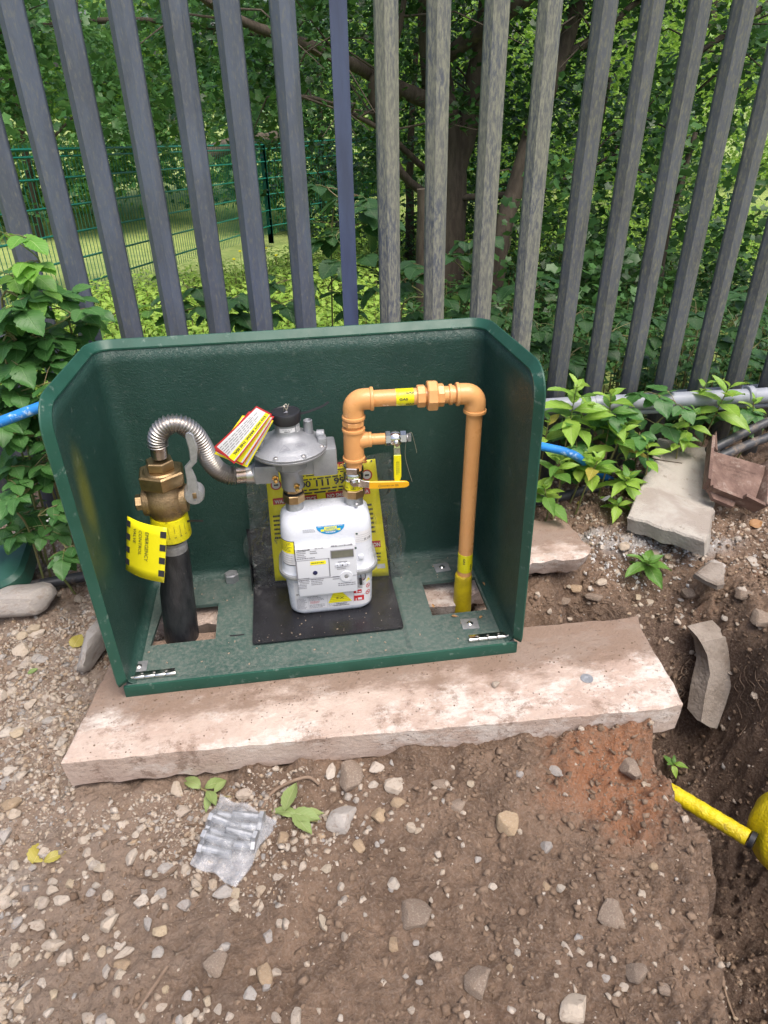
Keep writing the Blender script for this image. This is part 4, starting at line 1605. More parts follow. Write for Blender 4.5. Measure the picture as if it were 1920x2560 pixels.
# handle-with-care half round
q = MB()
cx, cz, hw = 0.010, 0.331, 0.037
kf.poly(q, [(cx - hw + 2 * hw * k / 16, cz - 0.004) for k in range(17)] + [(cx + hw * math.cos(a_), cz - 0.004 - 0.024 * math.sin(a_)) for a_ in [math.pi * k / 24 for k in range(1, 24)]], 0.0009)
hs_ = q.build('care_sticker', 'blue_print', meter, 0)
q = MB()
kf.rect(q, cx - 0.016, cz - 0.0125, cx + 0.016, cz - 0.007, 0.0013)
kf.rect(q, cx - 0.0255, cz - 0.0185, cx + 0.0255, cz - 0.0128, 0.0013)
q.build('yellow_band', 'yellow', hs_, 0)
q = MB()
kf.text(q, 'HANDLE', cx, cz - 0.0118, 0.0040, 0.025, 'c', 0.0018, True)
kf.text(q, 'WITH CARE', cx, cz - 0.0178, 0.0042, 0.037, 'c', 0.0018, True)
q.build('lettering', 'blue_print', hs_, 0)
q = MB()
kf.lines(q, cx - 0.033, cz - 0.0062, cx + 0.033, cz - 0.0045, 1, 0.6, 0.0016, 8, 0.05)
kf.lines(q, cx - 0.013, cz - 0.0235, cx + 0.013, cz - 0.0195, 1, 0.6, 0.0016, 9, 0.05)
q.build('white_print', 'paper', hs_, 0)
q = MB()
kf.lines(q, -0.062, 0.312, -0.028, 0.322, 3, 0.35, 0.0009, 13, 0.5)
q.build('small_print', 'grey_ink', meter, 0)
# address sticker right shoulder
q = MB()
kf.rect(q, 0.072, 0.268, 0.122, 0.302, 0.0007)
ads = q.build('address_sticker', 'paper', meter, 0)
q = MB()
for k in range(4):
    kf.rect(q, 0.075, 0.2735 + 0.006 * k, 0.119, 0.2739 + 0.006 * k, 0.0010)
kf.text(q, 'JE 22B', 0.096, 0.2745, 0.0055, 0.022, 'l', 0.0012)
q.build('black_print', 'ink', ads, 0)
q = MB()
kf.rect(q, 0.0745, 0.294, 0.080, 0.299, 0.0010)
q.build('logo', 'green', ads, 0)
# big data sheet on the lower case
kf = LowerFrame()
q = MB()
kf.rect(q, -0.100, 0.070, 0.112, 0.167, 0.0006)
sh = q.build('data_sheet', 'paper', meter, 0)
ik, rk, yk2, gk = MB(), MB(), MB(), MB()
kf.poly(yk2, [(-0.010, 0.0865), (0.056, 0.0875), (0.029, 0.123), (0.006, 0.122)], 0.0010)
kf.text(ik, 'EX', 0.014, 0.098, 0.0085, 0.021, 'l', 0.0016)
for k in range(6):
    f = k / 6
    kf.rect(ik, -0.010 + 0.016 * f, 0.0865 + 0.0355 * f, 0.056 - 0.027 * f, 0.0871 + 0.0355 * f, 0.0013)
kf.lines(ik, -0.095, 0.121, -0.012, 0.128, 2, 0.5, 0.0010, 21, 0.05)
kf.text(ik, 'LN71766C', -0.066, 0.1125, 0.0045, 0.030, 'l', 0.0012)
kf.lines(gk, -0.096, 0.074, -0.066, 0.112, 9, 0.4, 0.0010, 22)
kf.lines(gk, -0.062, 0.100, -0.014, 0.112, 3, 0.4, 0.0010, 23)
kf.lines(rk, -0.060, 0.090, -0.024, 0.099, 3, 0.35, 0.0010, 24)
kf.lines(gk, -0.062, 0.074, -0.014, 0.088, 3, 0.4, 0.0010, 25)
kf.text(ik, '0055000', 0.012, 0.0795, 0.0046, 0.030, 'l', 0.0012)
kf.text(ik, '9405870906', 0.004, 0.0735, 0.0046, 0.044, 'l', 0.0012)
kf.lines(gk, -0.010, 0.074, 0.055, 0.084, 2, 0.25, 0.0009, 26)
kf.lines(gk, 0.030, 0.118, 0.060, 0.126, 2, 0.5, 0.0010, 27)
kf.rect(rk, 0.062, 0.0855, 0.090, 0.1035, 0.0010)
kf.rect(rk, 0.062, 0.1120, 0.084, 0.1240, 0.0010)
kf.lines(gk, 0.062, 0.128, 0.098, 0.166, 8, 0.4, 0.0010, 28, 0.4)
kf.lines(rk, 0.078, 0.157, 0.094, 0.160, 1, 0.6, 0.0011, 29)
wk = MB()
kf.rect(wk, 0.073, 0.0885, 0.084, 0.096, 0.0013)
kf.rect(wk, 0.0665, 0.0855, 0.069, 0.094, 0.0013)
kf.rect(wk, 0.069, 0.1140, 0.072, 0.1215, 0.0013)
kf.rect(wk, 0.0755, 0.115, 0.082, 0.118, 0.0013)
kf.ringd(rk, 0.104, 0.131, 0.0052, 0.0072, 0.0010)
kf.ringd(rk, 0.103, 0.108, 0.0055, 0.0076, 0.0010)
kf.poly(rk, [(0.0995, 0.134), (0.101, 0.1355), (0.1085, 0.128), (0.107, 0.1265)], 0.0012)
kf.poly(rk, [(0.0985, 0.111), (0.100, 0.1125), (0.1075, 0.105), (0.106, 0.1035)], 0.0012)
kf.poly(yk2, [(0.098, 0.146), (0.112, 0.146), (0.105, 0.159)], 0.0010)
kf.rect(gk, 0.092, 0.107, 0.0975, 0.1075, 0.001)
for xa, ya, xb, yb in ((-0.064, 0.072, -0.0636, 0.114), (-0.012, 0.072, -0.0116, 0.114), (0.060, 0.080, 0.0604, 0.128), (-0.098, 0.114, 0.0, 0.1144), (0.060, 0.106, 0.108, 0.1064), (-0.098, 0.0722, -0.012, 0.0726)):
    kf.rect(gk, xa, ya, xb, yb, 0.0009)
yk2.build('yellow_panel', 'yellow', sh, 0)
ik.build('black_print', 'ink', sh, 0)
gk.build('grey_print', 'grey_ink', sh, 0)
rk.build('red_print', 'red', sh, 0)
wk.build('white_print', 'paper', sh, 0)

# ------------------------------------------------------------------ regulator on the left spigot
RX, RY = 0.455, 0.26
reg = thing('gas_regulator', 'cast aluminium gas regulator with black cap above the left of the meter', 'regulator', (RX, RY, 0.375))
o = MB()
o.lathe((RX, RY, 0.376), (0, 0, 1), [(0.024, 0), (0.027, 0.001)], 8, 0.3)
MB().hexnut((RX, RY, 0.3735), (0, 0, 1), 0.0300, 0.0235, 8, 0.35).build('union_nut', 'brass', reg, 20)
MB().lathe((RX, RY, 0.397), (0, 0, 1), [(0.0255, 0), (0.0255, 0.003), (0.021, 0.003), (0.021, 0.012)], 28).build('seal_ring', 'black', reg)
MB().hexnut((RX, RY, 0.403), (0, 0, 1), 0.0265, 0.009, 8, 0.2).build('adapter', 'brass', reg, 20)
o = MB()
o.lathe((RX, RY, 0.411), (0, 0, 1), [(0.026, 0), (0.0285, 0.003), (0.0285, 0.040), (0.031, 0.048), (0.036, 0.060), (0.052, 0.072), (0.052, 0.100)], 12, 0.1)
bx = MB()
reg_body = o.build('outlet_neck', 'alu', reg, 30)
# cross body: inlet block left, closed block right
o = MB()
o.box((RX - 0.062, RY - 0.005, 0.470), (0.060, 0.058, 0.050), Matrix.Rotation(0.05, 3, 'Y'), 0.006)
o.build('inlet_block', 'alu', reg)
o = MB()
o.box((RX + 0.086, RY + 0.004, 0.492), (0.062, 0.075, 0.076), None, 0.006)
o.box((RX + 0.045, RY, 0.484), (0.06, 0.06, 0.05), None, 0.006)
o.build('closed_block', 'alu', reg)
o = MB()
o.lathe((RX - 0.088, RY - 0.005, 0.467), (-1, 0, -0.06), [(0.0265, 0), (0.0265, 0.006), (0.022, 0.007), (0.022, 0.010)], 20)
o.build('inlet_boss', 'alu', reg)
# diaphragm case
RZ = 0.526
o = MB()
o.lathe((RX, RY, RZ - 0.020), (0, 0, 1), [(0.050, 0.0), (0.070, 0.004), (0.088, 0.013), (0.0955, 0.017), (0.0965, 0.019), (0.0965, 0.0225), (0.0945, 0.0240)], 48)
o.build('lower_case', 'alu', reg)
o = MB()
o.lathe((RX, RY, RZ + 0.0045), (0, 0, 1), [(0.0945, 0), (0.0965, 0.001), (0.0965, 0.0045), (0.094, 0.0065), (0.086, 0.0085), (0.080, 0.0135), (0.066, 0.0205), (0.050, 0.0265), (0.041, 0.031), (0.0345, 0.037), (0.0312, 0.044), (0.0305, 0.070)], 48)
o.build('upper_case', 'alu', reg)
for k in range(8):
    a = math.radians(22.5 + 45 * k)
    p = Vector((RX + 0.0865 * math.cos(a), RY + 0.0865 * math.sin(a), RZ + 0.010))
    q = MB()
    q.lathe(p, (0, 0, 1), [(0.0105, -0.004), (0.0095, 0.0015), (0.006, 0.002)], 10)
    q.build('bolt_boss', 'alu', reg)
    q = MB()
    q.lathe(p, (0, 0, 1), [(0.0062, 0.0015), (0.0062, 0.004), (0.004, 0.0055)], 10)
    q.build('screw', 'steel', reg)
q = MB()
q.lathe((RX + 0.052, RY + 0.020, RZ + 0.020), (0, 0, 1), [(0.0135, 0), (0.0125, 0.012), (0.0115, 0.042), (0.0095, 0.043), (0.007, 0.036)], 18)
q.build('vent_spout', 'alu', reg)
q = MB()
q.lathe((RX + 0.072, RY + 0.002, RZ + 0.030), (1, -0.15, 0.0), [(0.012, 0), (0.012, 0.018), (0.009, 0.0185), (0.008, 0.012)], 16)
q.box((RX + 0.083, RY - 0.012, RZ + 0.018), (0.022, 0.030, 0.024), None, 0.004)
q.build('relief_port', 'alu', reg)
q = MB()
q.lathe((RX - 0.070, RY - 0.022, RZ + 0.012), (0, 0, 1), [(0.011, 0), (0.010, 0.020), (0.006, 0.021)], 14)
q.build('breather', 'alu', reg)
# cap
o = MB()
o.lathe((RX, RY, RZ + 0.070), (0, 0, 1), [(0.0315, 0), (0.0330, 0.002), (0.0330, 0.004), (0.0358, 0.005), (0.0362, 0.009), (0.0362, 0.026), (0.0345, 0.029), (0.030, 0.030), (0.0285, 0.0285)], 40)
cap = o.build('cap', 'black', reg)
q = MB()
q.add([(RX - 0.006, RY - 0.012, RZ + 0.0995), (RX + 0.006, RY - 0.010, RZ + 0.0995), (RX + 0.003, RY - 0.002, RZ + 0.1005)], [(0, 1, 2)])
q.build('arrow_mark', 'grey_ink', cap, 0)
# stickers on the spring tower
tf_ = lambda a, z, h=0.0008: Vector((RX + (0.0305 + h) * math.sin(a), RY - (0.0305 + h) * math.cos(a), z))
q = MB()
q.grid([[tf_(-0.65 + 1.3 * i / 10, RZ + 0.054 + 0.011 * j) for i in range(11)] for j in range(2)])
q.build('property_sticker', 'paper', reg, 0)
q = MB()
q.grid([[tf_(0.80 + 0.5 * i / 6, RZ + 0.050 + 0.021 * j) for i in range(7)] for j in range(2)])
q.build('serial_sticker', 'paper', reg, 0)
q = MB()


class TowerFrame(CaseFrame):
    def p(self, x, y, h=0.0):
        return tf_(x / 0.0305, y, 0.0008 + h)


tw = TowerFrame()
tw.text(q, 'Property of', 0, RZ + 0.0605, 0.0022, 0.022, 'c', 0.0006)
tw.lines(q, -0.008, RZ + 0.055, 0.008, RZ + 0.059, 1, 0.5, 0.0006, 3)
tw.lines(q, 0.026, RZ + 0.052, 0.036, RZ + 0.069, 5, 0.4, 0.0006, 4)
q.build('sticker_print', 'ink', reg, 0)
# cast marks on the dome
dz = lambda r: float(np.interp(r, [0.041, 0.050, 0.066, 0.080, 0.086], [0.0355, 0.0310, 0.0250, 0.0180, 0.0130])) + RZ


def dome(x, y):
    r = math.hypot(x, y)
    return Vector((RX + x, RY + y, dz(r) + 0.0008))


def dome_line(mb, pts, w=0.0012):
    for a, b in zip(pts, pts[1:]):
        a, b = Vector(a), Vector(b)
        t_ = (b - a).normalized()
        n_ = Vector((-t_.y, t_.x)) * w / 2
        L_ = [a.lerp(b, k / 4) for k in range(5)]
        mb.grid([[dome(*(p - n_)) for p in L_], [dome(*(p + n_)) for p in L_]])


q = MB()
dome_line(q, [(-0.024, -0.069), (-0.011, -0.050), (0.003, -0.066), (-0.024, -0.069)])
dome_line(q, [(-0.013, -0.064), (-0.004, -0.0625)], 0.003)
dome_line(q, [(0.016, -0.049), (0.038, -0.042), (0.040, -0.050), (0.018, -0.058), (0.016, -0.049)])
dome_line(q, [(0.021, -0.0525), (0.035, -0.048)], 0.003)
q.build('cast_marks', 'grey_ink', reg, 0)
# brass test nipples
for p, d in (((RX - 0.042, RY - 0.030, 0.462), (0.1, -1, -0.25)), ((RX + 0.010, RY - 0.027, 0.432), (0.05, -1, -0.35))):
    q = MB()
    q.hexnut(Vector(p), d, 0.0085, 0.007, 6)
    q.lathe(Vector(p), d, [(0.005, 0.006), (0.005, 0.012), (0.0058, 0.013), (0.0058, 0.019), (0.003, 0.021)], 12)
    q.build('test_nipple', 'gold', reg, 25)
# wire seals
q = MB()
cz = RZ + 0.0985
q.sweep(catmull([(RX - 0.004, RY, cz), (RX - 0.003, RY - 0.003, cz + 0.012), (RX + 0.002, RY + 0.002, cz + 0.018), (RX + 0.006, RY - 0.001, cz + 0.010), (RX + 0.001, RY - 0.004, cz + 0.004), (RX + 0.010, RY, cz + 0.019)], 5), 0.0008, 5)
q.sweep(catmull([(RX + 0.002, RY, cz), (RX - 0.004, RY, cz + 0.016), (RX - 0.001, RY - 0.005, cz + 0.012), (RX + 0.004, RY - 0.002, cz + 0.002)], 5), 0.0008, 5)
q.build('seal_wire', 'wire', reg)

tie = MB()
a = Vector((RX + 0.028, RY - 0.004, RZ + 0.090))
bar(tie, catmull([a, a + Vector((0.025, -0.004, 0.006)), a + Vector((0.06, -0.006, 0.018)), a + Vector((0.078, -0.006, 0.029))], 5), (0, 0.3, 1), 0.0055, 0.0016)
tag(tie.build('cable_tie', 'black', None, loc=a), 'black cable tie tail sticking out beside the regulator cap', 'cable tie')
# seal tags
for k, (corners, Y0, mats, lab) in enumerate((
        (((684, 1056), (618, 1163), (536, 1132), (606, 1044)), 0.218, ('yellow', 'paper'), 'lower seal tag with yellow border hanging from the regulator'),
        (((686, 1046), (606, 1158), (537, 1124), (622, 1034)), 0.206, ('red', 'paper'), 'middle seal tag with a thin red edge hanging from the regulator'),
        (((680, 1040), (586, 1154), (535, 1115), (641, 1021)), 0.195, ('red', 'paper'), 'top red bordered seal tag hanging from the regulator, words about not breaking the seal'))):
    c = [GY(x, y, Y0) for x, y in corners]
    c = [p + Vector((0, d_, 0)) for p, d_ in zip(c, (0.010, -0.012, -0.006, 0.012))]
    tg = thing('seal_tag', lab, 'tag', c[0])
    # local frame: u along the long side (corner1 -> corner0), v across
    L_, Wd = (c[0] - c[1]).length, (c[2] - c[1]).length
    fr_ = QuadFrame(c[1], c[0], c[3], c[2], L_, Wd, lambda x, y: 0.004 * math.sin(x * 28))
    sg = 1 if fr_.n.dot(Vector(CAM) - c[1]) > 0 else -1
    q = MB()
    fr_.rect(q, 0, 0, L_, Wd, 0, 8, 2)
    q.build('border', mats[0], tg, 40)
    q = MB()
    fr_.rect(q, 0.006, 0.0035, L_ - 0.004, Wd - 0.004, sg * 0.0008, 8, 2)
    q.build('face', mats[1], tg, 40)
    q = MB()
    fr_.rect(q, 0.005, Wd * 0.10, L_ - 0.004, Wd * 0.34, sg * 0.0013, 8, 1)
    q.build('yellow_band', 'yellow', tg, 40)
    q = MB()
    fr_.lines(q, 0.008, Wd * 0.40, L_ - 0.01, Wd * 0.86, 5, 0.2, sg * 0.0018, 5 + k, 0.4)
    if k == 2:
        vs_, fs_, x0_, x1_, y0_, y1_ = text_geo('DO NOT BREAK THIS SEAL', True)
        sc_ = 0.0064 / 0.70
        wtx = L_ * 0.80
        # printed along the long side, reading from the regulator down
        q.add([fr_.p(L_ * 0.92 - (vx - x0_) / (x1_ - x0_) * wtx, Wd * 0.29 - vy * sc_, sg * 0.0022) for vx, vy, _ in vs_], fs_)
    q.build('black_print', 'ink', tg, 0)

# ------------------------------------------------------------------ emergency control valve on the black riser
BX, BY = 0.143, 0.205
riser = thing('riser_pipe', 'scuffed black polyethylene riser pipe coming up through the left opening', 'pipe', (0.108, 0.205, -0.14))
q = MB()
zz = [-0.16, 0.0, 0.10, 0.16, 0.20, 0.25, 0.285, 0.292]
q.sweep([(0.1115 + 0.075 * max(0, z) + (0.004 if z > 0.19 else 0), 0.205, z) for z in zz], [0.046, 0.046, 0.045, 0.0435, 0.040, 0.039, 0.038, 0.037], 32)
q.build('sleeve', 'pe', riser, 40)
q = MB()
q.lathe((0.1365, 0.205, 0.290), (0.05, 0, 1), [(0.0365, 0), (0.036, 0.020), (0.033, 0.024), (0.033, 0.052)], 32)
q.build('collar', 'pe_grey', riser)
tz = 0.338
valve = thing('emergency_control_valve', 'brass emergency control valve with a grey lever on top of the black riser', 'valve', (BX, BY, 0.34))
q = MB()
rows = []
q.lathe((BX - 0.002, BY, 0.334), (0.03, 0, 1), [(0.0475, 0), (0.0485, 0.002), (0.0470, 0.045), (0.0455, 0.062), (0.043, 0.063)], 36)
tp = q.build('tape_band', 'yellow_tape', valve)
q = MB()
for k in range(9):
    a = -1.15 + 0.3 * k
    for (za, zb, w_) in ((0.353 + 0.012 * (k % 2), 0.384, 0.0007), (0.352, 0.3535, 0.005)):
        c = lambda aa, z: Vector((BX - 0.002 + 0.0492 * math.sin(aa), BY - 0.0492 * math.cos(aa), z))
        q.add([c(a - w_ / 0.049 / 2, za), c(a + w_ / 0.049 / 2, za), c(a + w_ / 0.049 / 2, zb), c(a - w_ / 0.049 / 2, zb)], [(0, 1, 2, 3)])
q.build('tape_marks', 'ink', tp, 0)
q = MB()
q.lathe((BX, BY, 0.396), (0, 0, 1), [(0.040, 0), (0.043, 0.004), (0.050, 0.020), (0.054, 0.036), (0.054, 0.052), (0.048, 0.070), (0.042, 0.080), (0.042, 0.088)], 30)
q.lathe((BX - 0.052, BY - 0.006, 0.440), (1, 0.03, 0), [(0.034, 0), (0.036, 0.004), (0.036, 0.10), (0.034, 0.105)], 26)
q.build('body', 'bronze', valve, 40)
q = MB()
q.hexnut((BX - 0.050, BY - 0.006, 0.440), (-1, -0.05, 0), 0.020, 0.020, 6, 0.1)
q.build('plug', 'brass', valve, 20)
q = MB()
q.hexnut((BX + 0.002, BY, 0.484), (0, 0, 1), 0.0585, 0.037, 6, 0.12)
q.build('large_nut', 'brass', valve, 20)
q = MB()
q.lathe((BX + 0.003, BY, 0.521), (0, 0, 1), [(0.045, 0), (0.040, 0.003), (0.034, 0.004)], 28)
q.hexnut((BX + 0.003, BY, 0.524), (0, 0, 1), 0.034, 0.024, 6, 0.3)
q.build('small_nut', 'brass', valve, 20)
q = MB()
fb = Frame((BX + 0.005, BY - 0.0555, 0.436), (1, 0, 0), (0, 0.06, 1))
fb.text(q, '2"', -0.044, 0.000, 0.008, None, 'l', 0.0005, rot=-0.3)
fb.text(q, '20M4', 0.014, 0.004, 0.009, None, 'l', 0.0005, rot=-1.0)
fb.text(q, 'BM', -0.010, -0.020, 0.008, None, 'l', 0.0005, rot=-1.4)
q.build('cast_lettering', 'brass', valve, 0)
# lever
q = MB()
LYP = BY - 0.060
pp = [GY(484, 1252, LYP), GY(484, 1238, LYP), GY(478, 1195, LYP), GY(470, 1168, LYP), GY(484, 1152, LYP), GY(483, 1120, LYP), GY(473, 1088, LYP), GY(470, 1082, LYP)]
bar(q, pp, (1, 0, 0), [0.012, 0.030, 0.022, 0.015, 0.015, 0.020, 0.019, 0.010], 0.010)
q.lathe(GY(484, 1240, LYP) + Vector((0, 0.030, 0)), (0.05, -1, 0), [(0.024, 0), (0.024, 0.026), (0.021, 0.034), (0.012, 0.035)], 22)
lv = q.build('lever', 'galv', valve, 35)
q = MB()
q.box(GY(487, 1236, LYP) + Vector((0, -0.0065, 0)), (0.009, 0.004, 0.014), None, 0.001)
q.build('spindle', 'bronze', lv)

# flexible steel hose
hp = [GY(400, 1142, 0.205), GY(396, 1118, 0.205), GY(394, 1098, 0.205), GY(402, 1076, 0.205), GY(424, 1061, 0.207), GY(454, 1062, 0.210), GY(482, 1080, 0.215), GY(504, 1110, 0.222), GY(522, 1146, 0.230), GY(542, 1172, 0.238), GY(568, 1187, 0.245), GY(590, 1189, 0.250), GY(612, 1187, 0.253)]
hs = catmull(hp, 12)
# even spacing
L = [0]
for a, b in zip(hs, hs[1:]):
    L.append(L[-1] + (b - a).length)
tot = L[-1]


def at_len(s):
    s = min(max(s, 0), tot)
    for i in range(len(L) - 1):
        if L[i + 1] >= s:
            return hs[i].lerp(hs[i + 1], (s - L[i]) / max(1e-9, L[i + 1] - L[i]))
    return hs[-1]


hose = thing('flexible_hose', 'corrugated stainless steel hose looping from the valve to the regulator', 'hose', hp[0])
c0, c1, pit = 0.030, 0.020, 0.0068
nc = int((tot - c0 - c1) / pit)
path, rad = [], []
for k in range(nc * 6):
    s = c0 + (tot - c0 - c1) * k / (nc * 6 - 1)
    path.append(at_len(s))
    rad.append(0.0215 + 0.0030 * math.cos(2 * math.pi * k / 6))
MB().sweep(path, rad, 26).build('bellows', 'steel', hose, 60)
MB().sweep([at_len(s) for s in (0.0, 0.010, 0.022, 0.032)], [0.0195, 0.0200, 0.0200, 0.0215], 24).build('end_ferrule', 'tint', hose)
e0, e1 = at_len(tot - 0.022), at_len(tot)
dr = (e1 - e0).normalized()
MB().sweep([e0, e0 + dr * 0.012, e1 + dr * 0.004], [0.0225, 0.0215, 0.0210], 24).build('end_ferrule', 'tint', hose)
q = MB()
q.sweep([e1 + dr * 0.002, e1 + dr * 0.010, e1 + dr * 0.028], [0.0235, 0.0245, 0.0245], 24)
q.build('end_sleeve', 'steel', hose)
q = MB()
R_ = random.Random(3)
for k in range(5):
    s0 = e1 + dr * (0.028 + 0.0025 * k)
    q.sweep([s0 + Vector((R_.uniform(-.001, .001), 0.0255 * math.cos(a), 0.0255 * math.sin(a))) for a in [2 * math.pi * j / 20 for j in range(21)]], 0.0016, 6)
q.build('thread_sealant', 'paper', hose)

# emergency control valve tag
def same_height(px, py, z, y0=0.14):
    return min((GY(px, py, y0 - 0.002 * k) for k in range(60)), key=lambda q: abs(q.z - z))


tc0, tc3 = GY(318, 1290, 0.150), GY(314, 1424, 0.145)
tc = [tc0, same_height(417, 1320, tc0.z), same_height(410, 1457, tc3.z), tc3]
tw_, th_ = (tc[2] - tc[3]).length, (tc[0] - tc[3]).length
bend = lambda x, y: 0.010 * math.sin(math.pi * x / tw_)
tgf = QuadFrame(tc[3], tc[2], tc[1], tc[0], tw_, th_, bend)
vt = thing('valve_tag', 'yellow tag with black checked edges lettered EMERGENCY CONTROL VALVE', 'tag', tc[3])
q = MB()
tgf.rect(q, 0, 0, tw_, th_, 0, 10, 6)
q.build('face', 'yellow', vt, 40, solid=0.0012)
q = MB()
for k in range(4):
    tgf.rect(q, -0.0004, th_ * (0.06 + 0.235 * k) + 0.010, tw_ * 0.13, th_ * (0.06 + 0.235 * k) + 0.027, 0.0010, 2, 1)
for k in range(4):
    tgf.rect(q, tw_ * 0.88, th_ * (0.03 + 0.235 * k) + 0.012, tw_ + 0.0004, th_ * (0.03 + 0.235 * k) + 0.030, 0.0010, 2, 1)
q.build('black_checks', 'ink', vt, 0)
q = MB()
for s_, xx in (('EMERGENCY', 0.56), ('CONTROL', 0.395), ('VALVE', 0.235)):
    tgf.text(q, s_, tw_ * xx, th_ * 0.86, 0.0100, None, 'l', 0.0014, rot=-math.pi / 2)
q.build('lettering', 'ink', vt, 0)
q = MB()
q.lathe((BX - 0.003, BY, 0.322), (0.03, 0, 1), [(0.0345, 0), (0.0355, 0.0005), (0.0355, 0.003), (0.0345, 0.0035)], 30)
bar(q, catmull([(BX + 0.030, BY - 0.01, 0.375), (BX + 0.055, BY - 0.02, 0.382), (BX + 0.085, BY - 0.03, 0.385)], 5), (0, 0.3, 1), 0.0050, 0.0014)
tag(q.build('cable_tie', 'black', None, loc=(BX, BY, 0.322)), 'black cable tie round the top of the black riser pipe', 'cable tie')
q = MB()
bar(q, [(0.250, 0.143, 0.0365), (0.264, 0.141, 0.0372), (0.288, 0.142, 0.0365)], (0, 1, 0), 0.0034, 0.0013)
tag(q.build('cable_tie_offcut', 'black', None, loc=(0.27, 0.142, 0.0355)), 'cut piece of black cable tie lying on the green tray by the left opening', 'cable tie')

# ------------------------------------------------------------------ orange gas pipework
LX, LYY, RXX, RYY = 0.615, 0.258, 0.925, 0.238
ZT = 0.643
orange = thing('orange_gas_pipe', 'orange painted gas pipe loop from the meter valve down to the right opening', 'pipe', (0.77, 0.25, -0.10))
TL, TR = Vector((LX + 0.006, LYY, ZT)), Vector((RXX, RYY, ZT + 0.002))
dx = (TR - TL).normalized()


def beads(mb, p, d, r, n=24):
    mb.lathe(p, d, [(r * 0.93, -0.0045), (r, -0.0035), (r * 1.02, 0), (r, 0.0035), (r * 0.93, 0.0045)], n)


def elbow(c, din, dout, rb, r, L_):
    """din: direction of travel in, dout: out; c: corner point"""
    pts = [c - Vector(din) * L_]
    for k in range(9):
        a = math.radians(90 * k / 8)
        ctr = c - Vector(din) * rb + Vector(dout) * rb
        pts.append(ctr + Vector(din) * rb * math.sin(a) - Vector(dout) * rb * math.cos(a))
    pts.append(c + Vector(dout) * L_)
    mb = MB()
    mb.sweep(pts, r, 24)
    beads(mb, pts[0], din, r * 1.10)
    beads(mb, pts[-1], dout, r * 1.10)
    return mb


up = Vector((0, 0, 1))
elbow(TL, up, dx, 0.026, 0.0265, 0.046).build('elbow', 'orange', orange, 40)
elbow(TR, dx, -up, 0.026, 0.0265, 0.046).build('elbow', 'orange', orange, 40)
MB().sweep([TL + dx * 0.04, TR - dx * 0.03], 0.0208, 24).build('pipe_run', 'orange', orange)
q = MB()
uc = TL.lerp(TR, 0.60)
q.hexnut(uc - dx * 0.025, dx, 0.0285, 0.020, 8, 0.2)
q.hexnut(uc, dx, 0.0385, 0.025, 8, 0.1)
q.hexnut(uc + dx * 0.025, dx, 0.0285, 0.017, 8, 0.3)
q.lathe(uc + dx * 0.042, dx, [(0.0215, 0), (0.0215, 0.012), (0.026, 0.013), (0.026, 0.020), (0.0225, 0.021), (0.0225, 0.026)], 20)
q.build('pipe_union', 'orange', orange, 25)
MB().sweep([TR - up * 0.04, Vector((RXX - 0.004, RYY, 0.30)), Vector((RXX - 0.006, RYY, 0.05))], 0.0205, 24).build('drop_pipe', 'orange', orange)
q = MB()
zz = [-0.16, -0.02, 0.03, 0.05, 0.075, 0.085, 0.092, 0.094]
q.sweep([(RXX - 0.008, RYY, z) for z in zz], [0.0265, 0.0265, 0.026, 0.0255, 0.0245, 0.0250, 0.0235, 0.0215], 24)
q.build('wrap_tape', 'olive_wrap', orange, 45)
# gas tapes
for which in (0, 1):
    if which == 0:
        a_, b_ = TL.lerp(TR, 0.345), TL.lerp(TR, 0.490)
        ax = dx
        r_ = 0.0213
    else:
        a_, b_ = Vector((RXX - 0.0055, RYY, 0.108)), Vector((RXX - 0.0055, RYY, 0.168))
        ax = up
        r_ = 0.0210
    q = MB()
    q.lathe(a_, ax, [(r_ - 0.0004, 0), (r_, 0.0003), (r_, (b_ - a_).length - 0.0003), (r_ - 0.0004, (b_ - a_).length)], 32)
    tp = q.build('gas_tape', 'yellow_tape', orange)
    q = MB()
    Lt = (b_ - a_).length

    class PipeFrame(CaseFrame):
        def p(self, x, y, h=0.0):
            if which == 0:
                an = y / r_
                return a_ + dx * x + Vector((0, -math.cos(an), math.sin(an))) * (r_ + h)
            an = y / r_
            return a_ + up * x + Vector((math.sin(an), -math.cos(an), 0)) * (r_ + h)
    pf = PipeFrame()
    if which == 0:
        pf.text(q, 'GAS', Lt * 0.50, 0.0155, 0.0052, 0.021, 'l', 0.0006, True)
        pf.text(q, 'GAS', Lt * 0.14, 0.0000, 0.0056, 0.021, 'l', 0.0006, True)
        pf.text(q, 'GAS', Lt * 0.50, -0.0150, 0.0056, 0.021, 'l', 0.0006, True)
    else:
        for xx, yy in ((0.85, -0.008), (0.5, 0.0125)):
            vs_, fs_, x0_, x1_, y0_, y1_ = text_geo('GAS', True)
            q.add([pf.p(Lt * xx - (vx - x0_) / (x1_ - x0_) * 0.020, yy + vy * 0.0072 - 0.0026, 0.0006) for vx, vy, _ in vs_], fs_)
    q.build('lettering', 'ink', tp, 0)
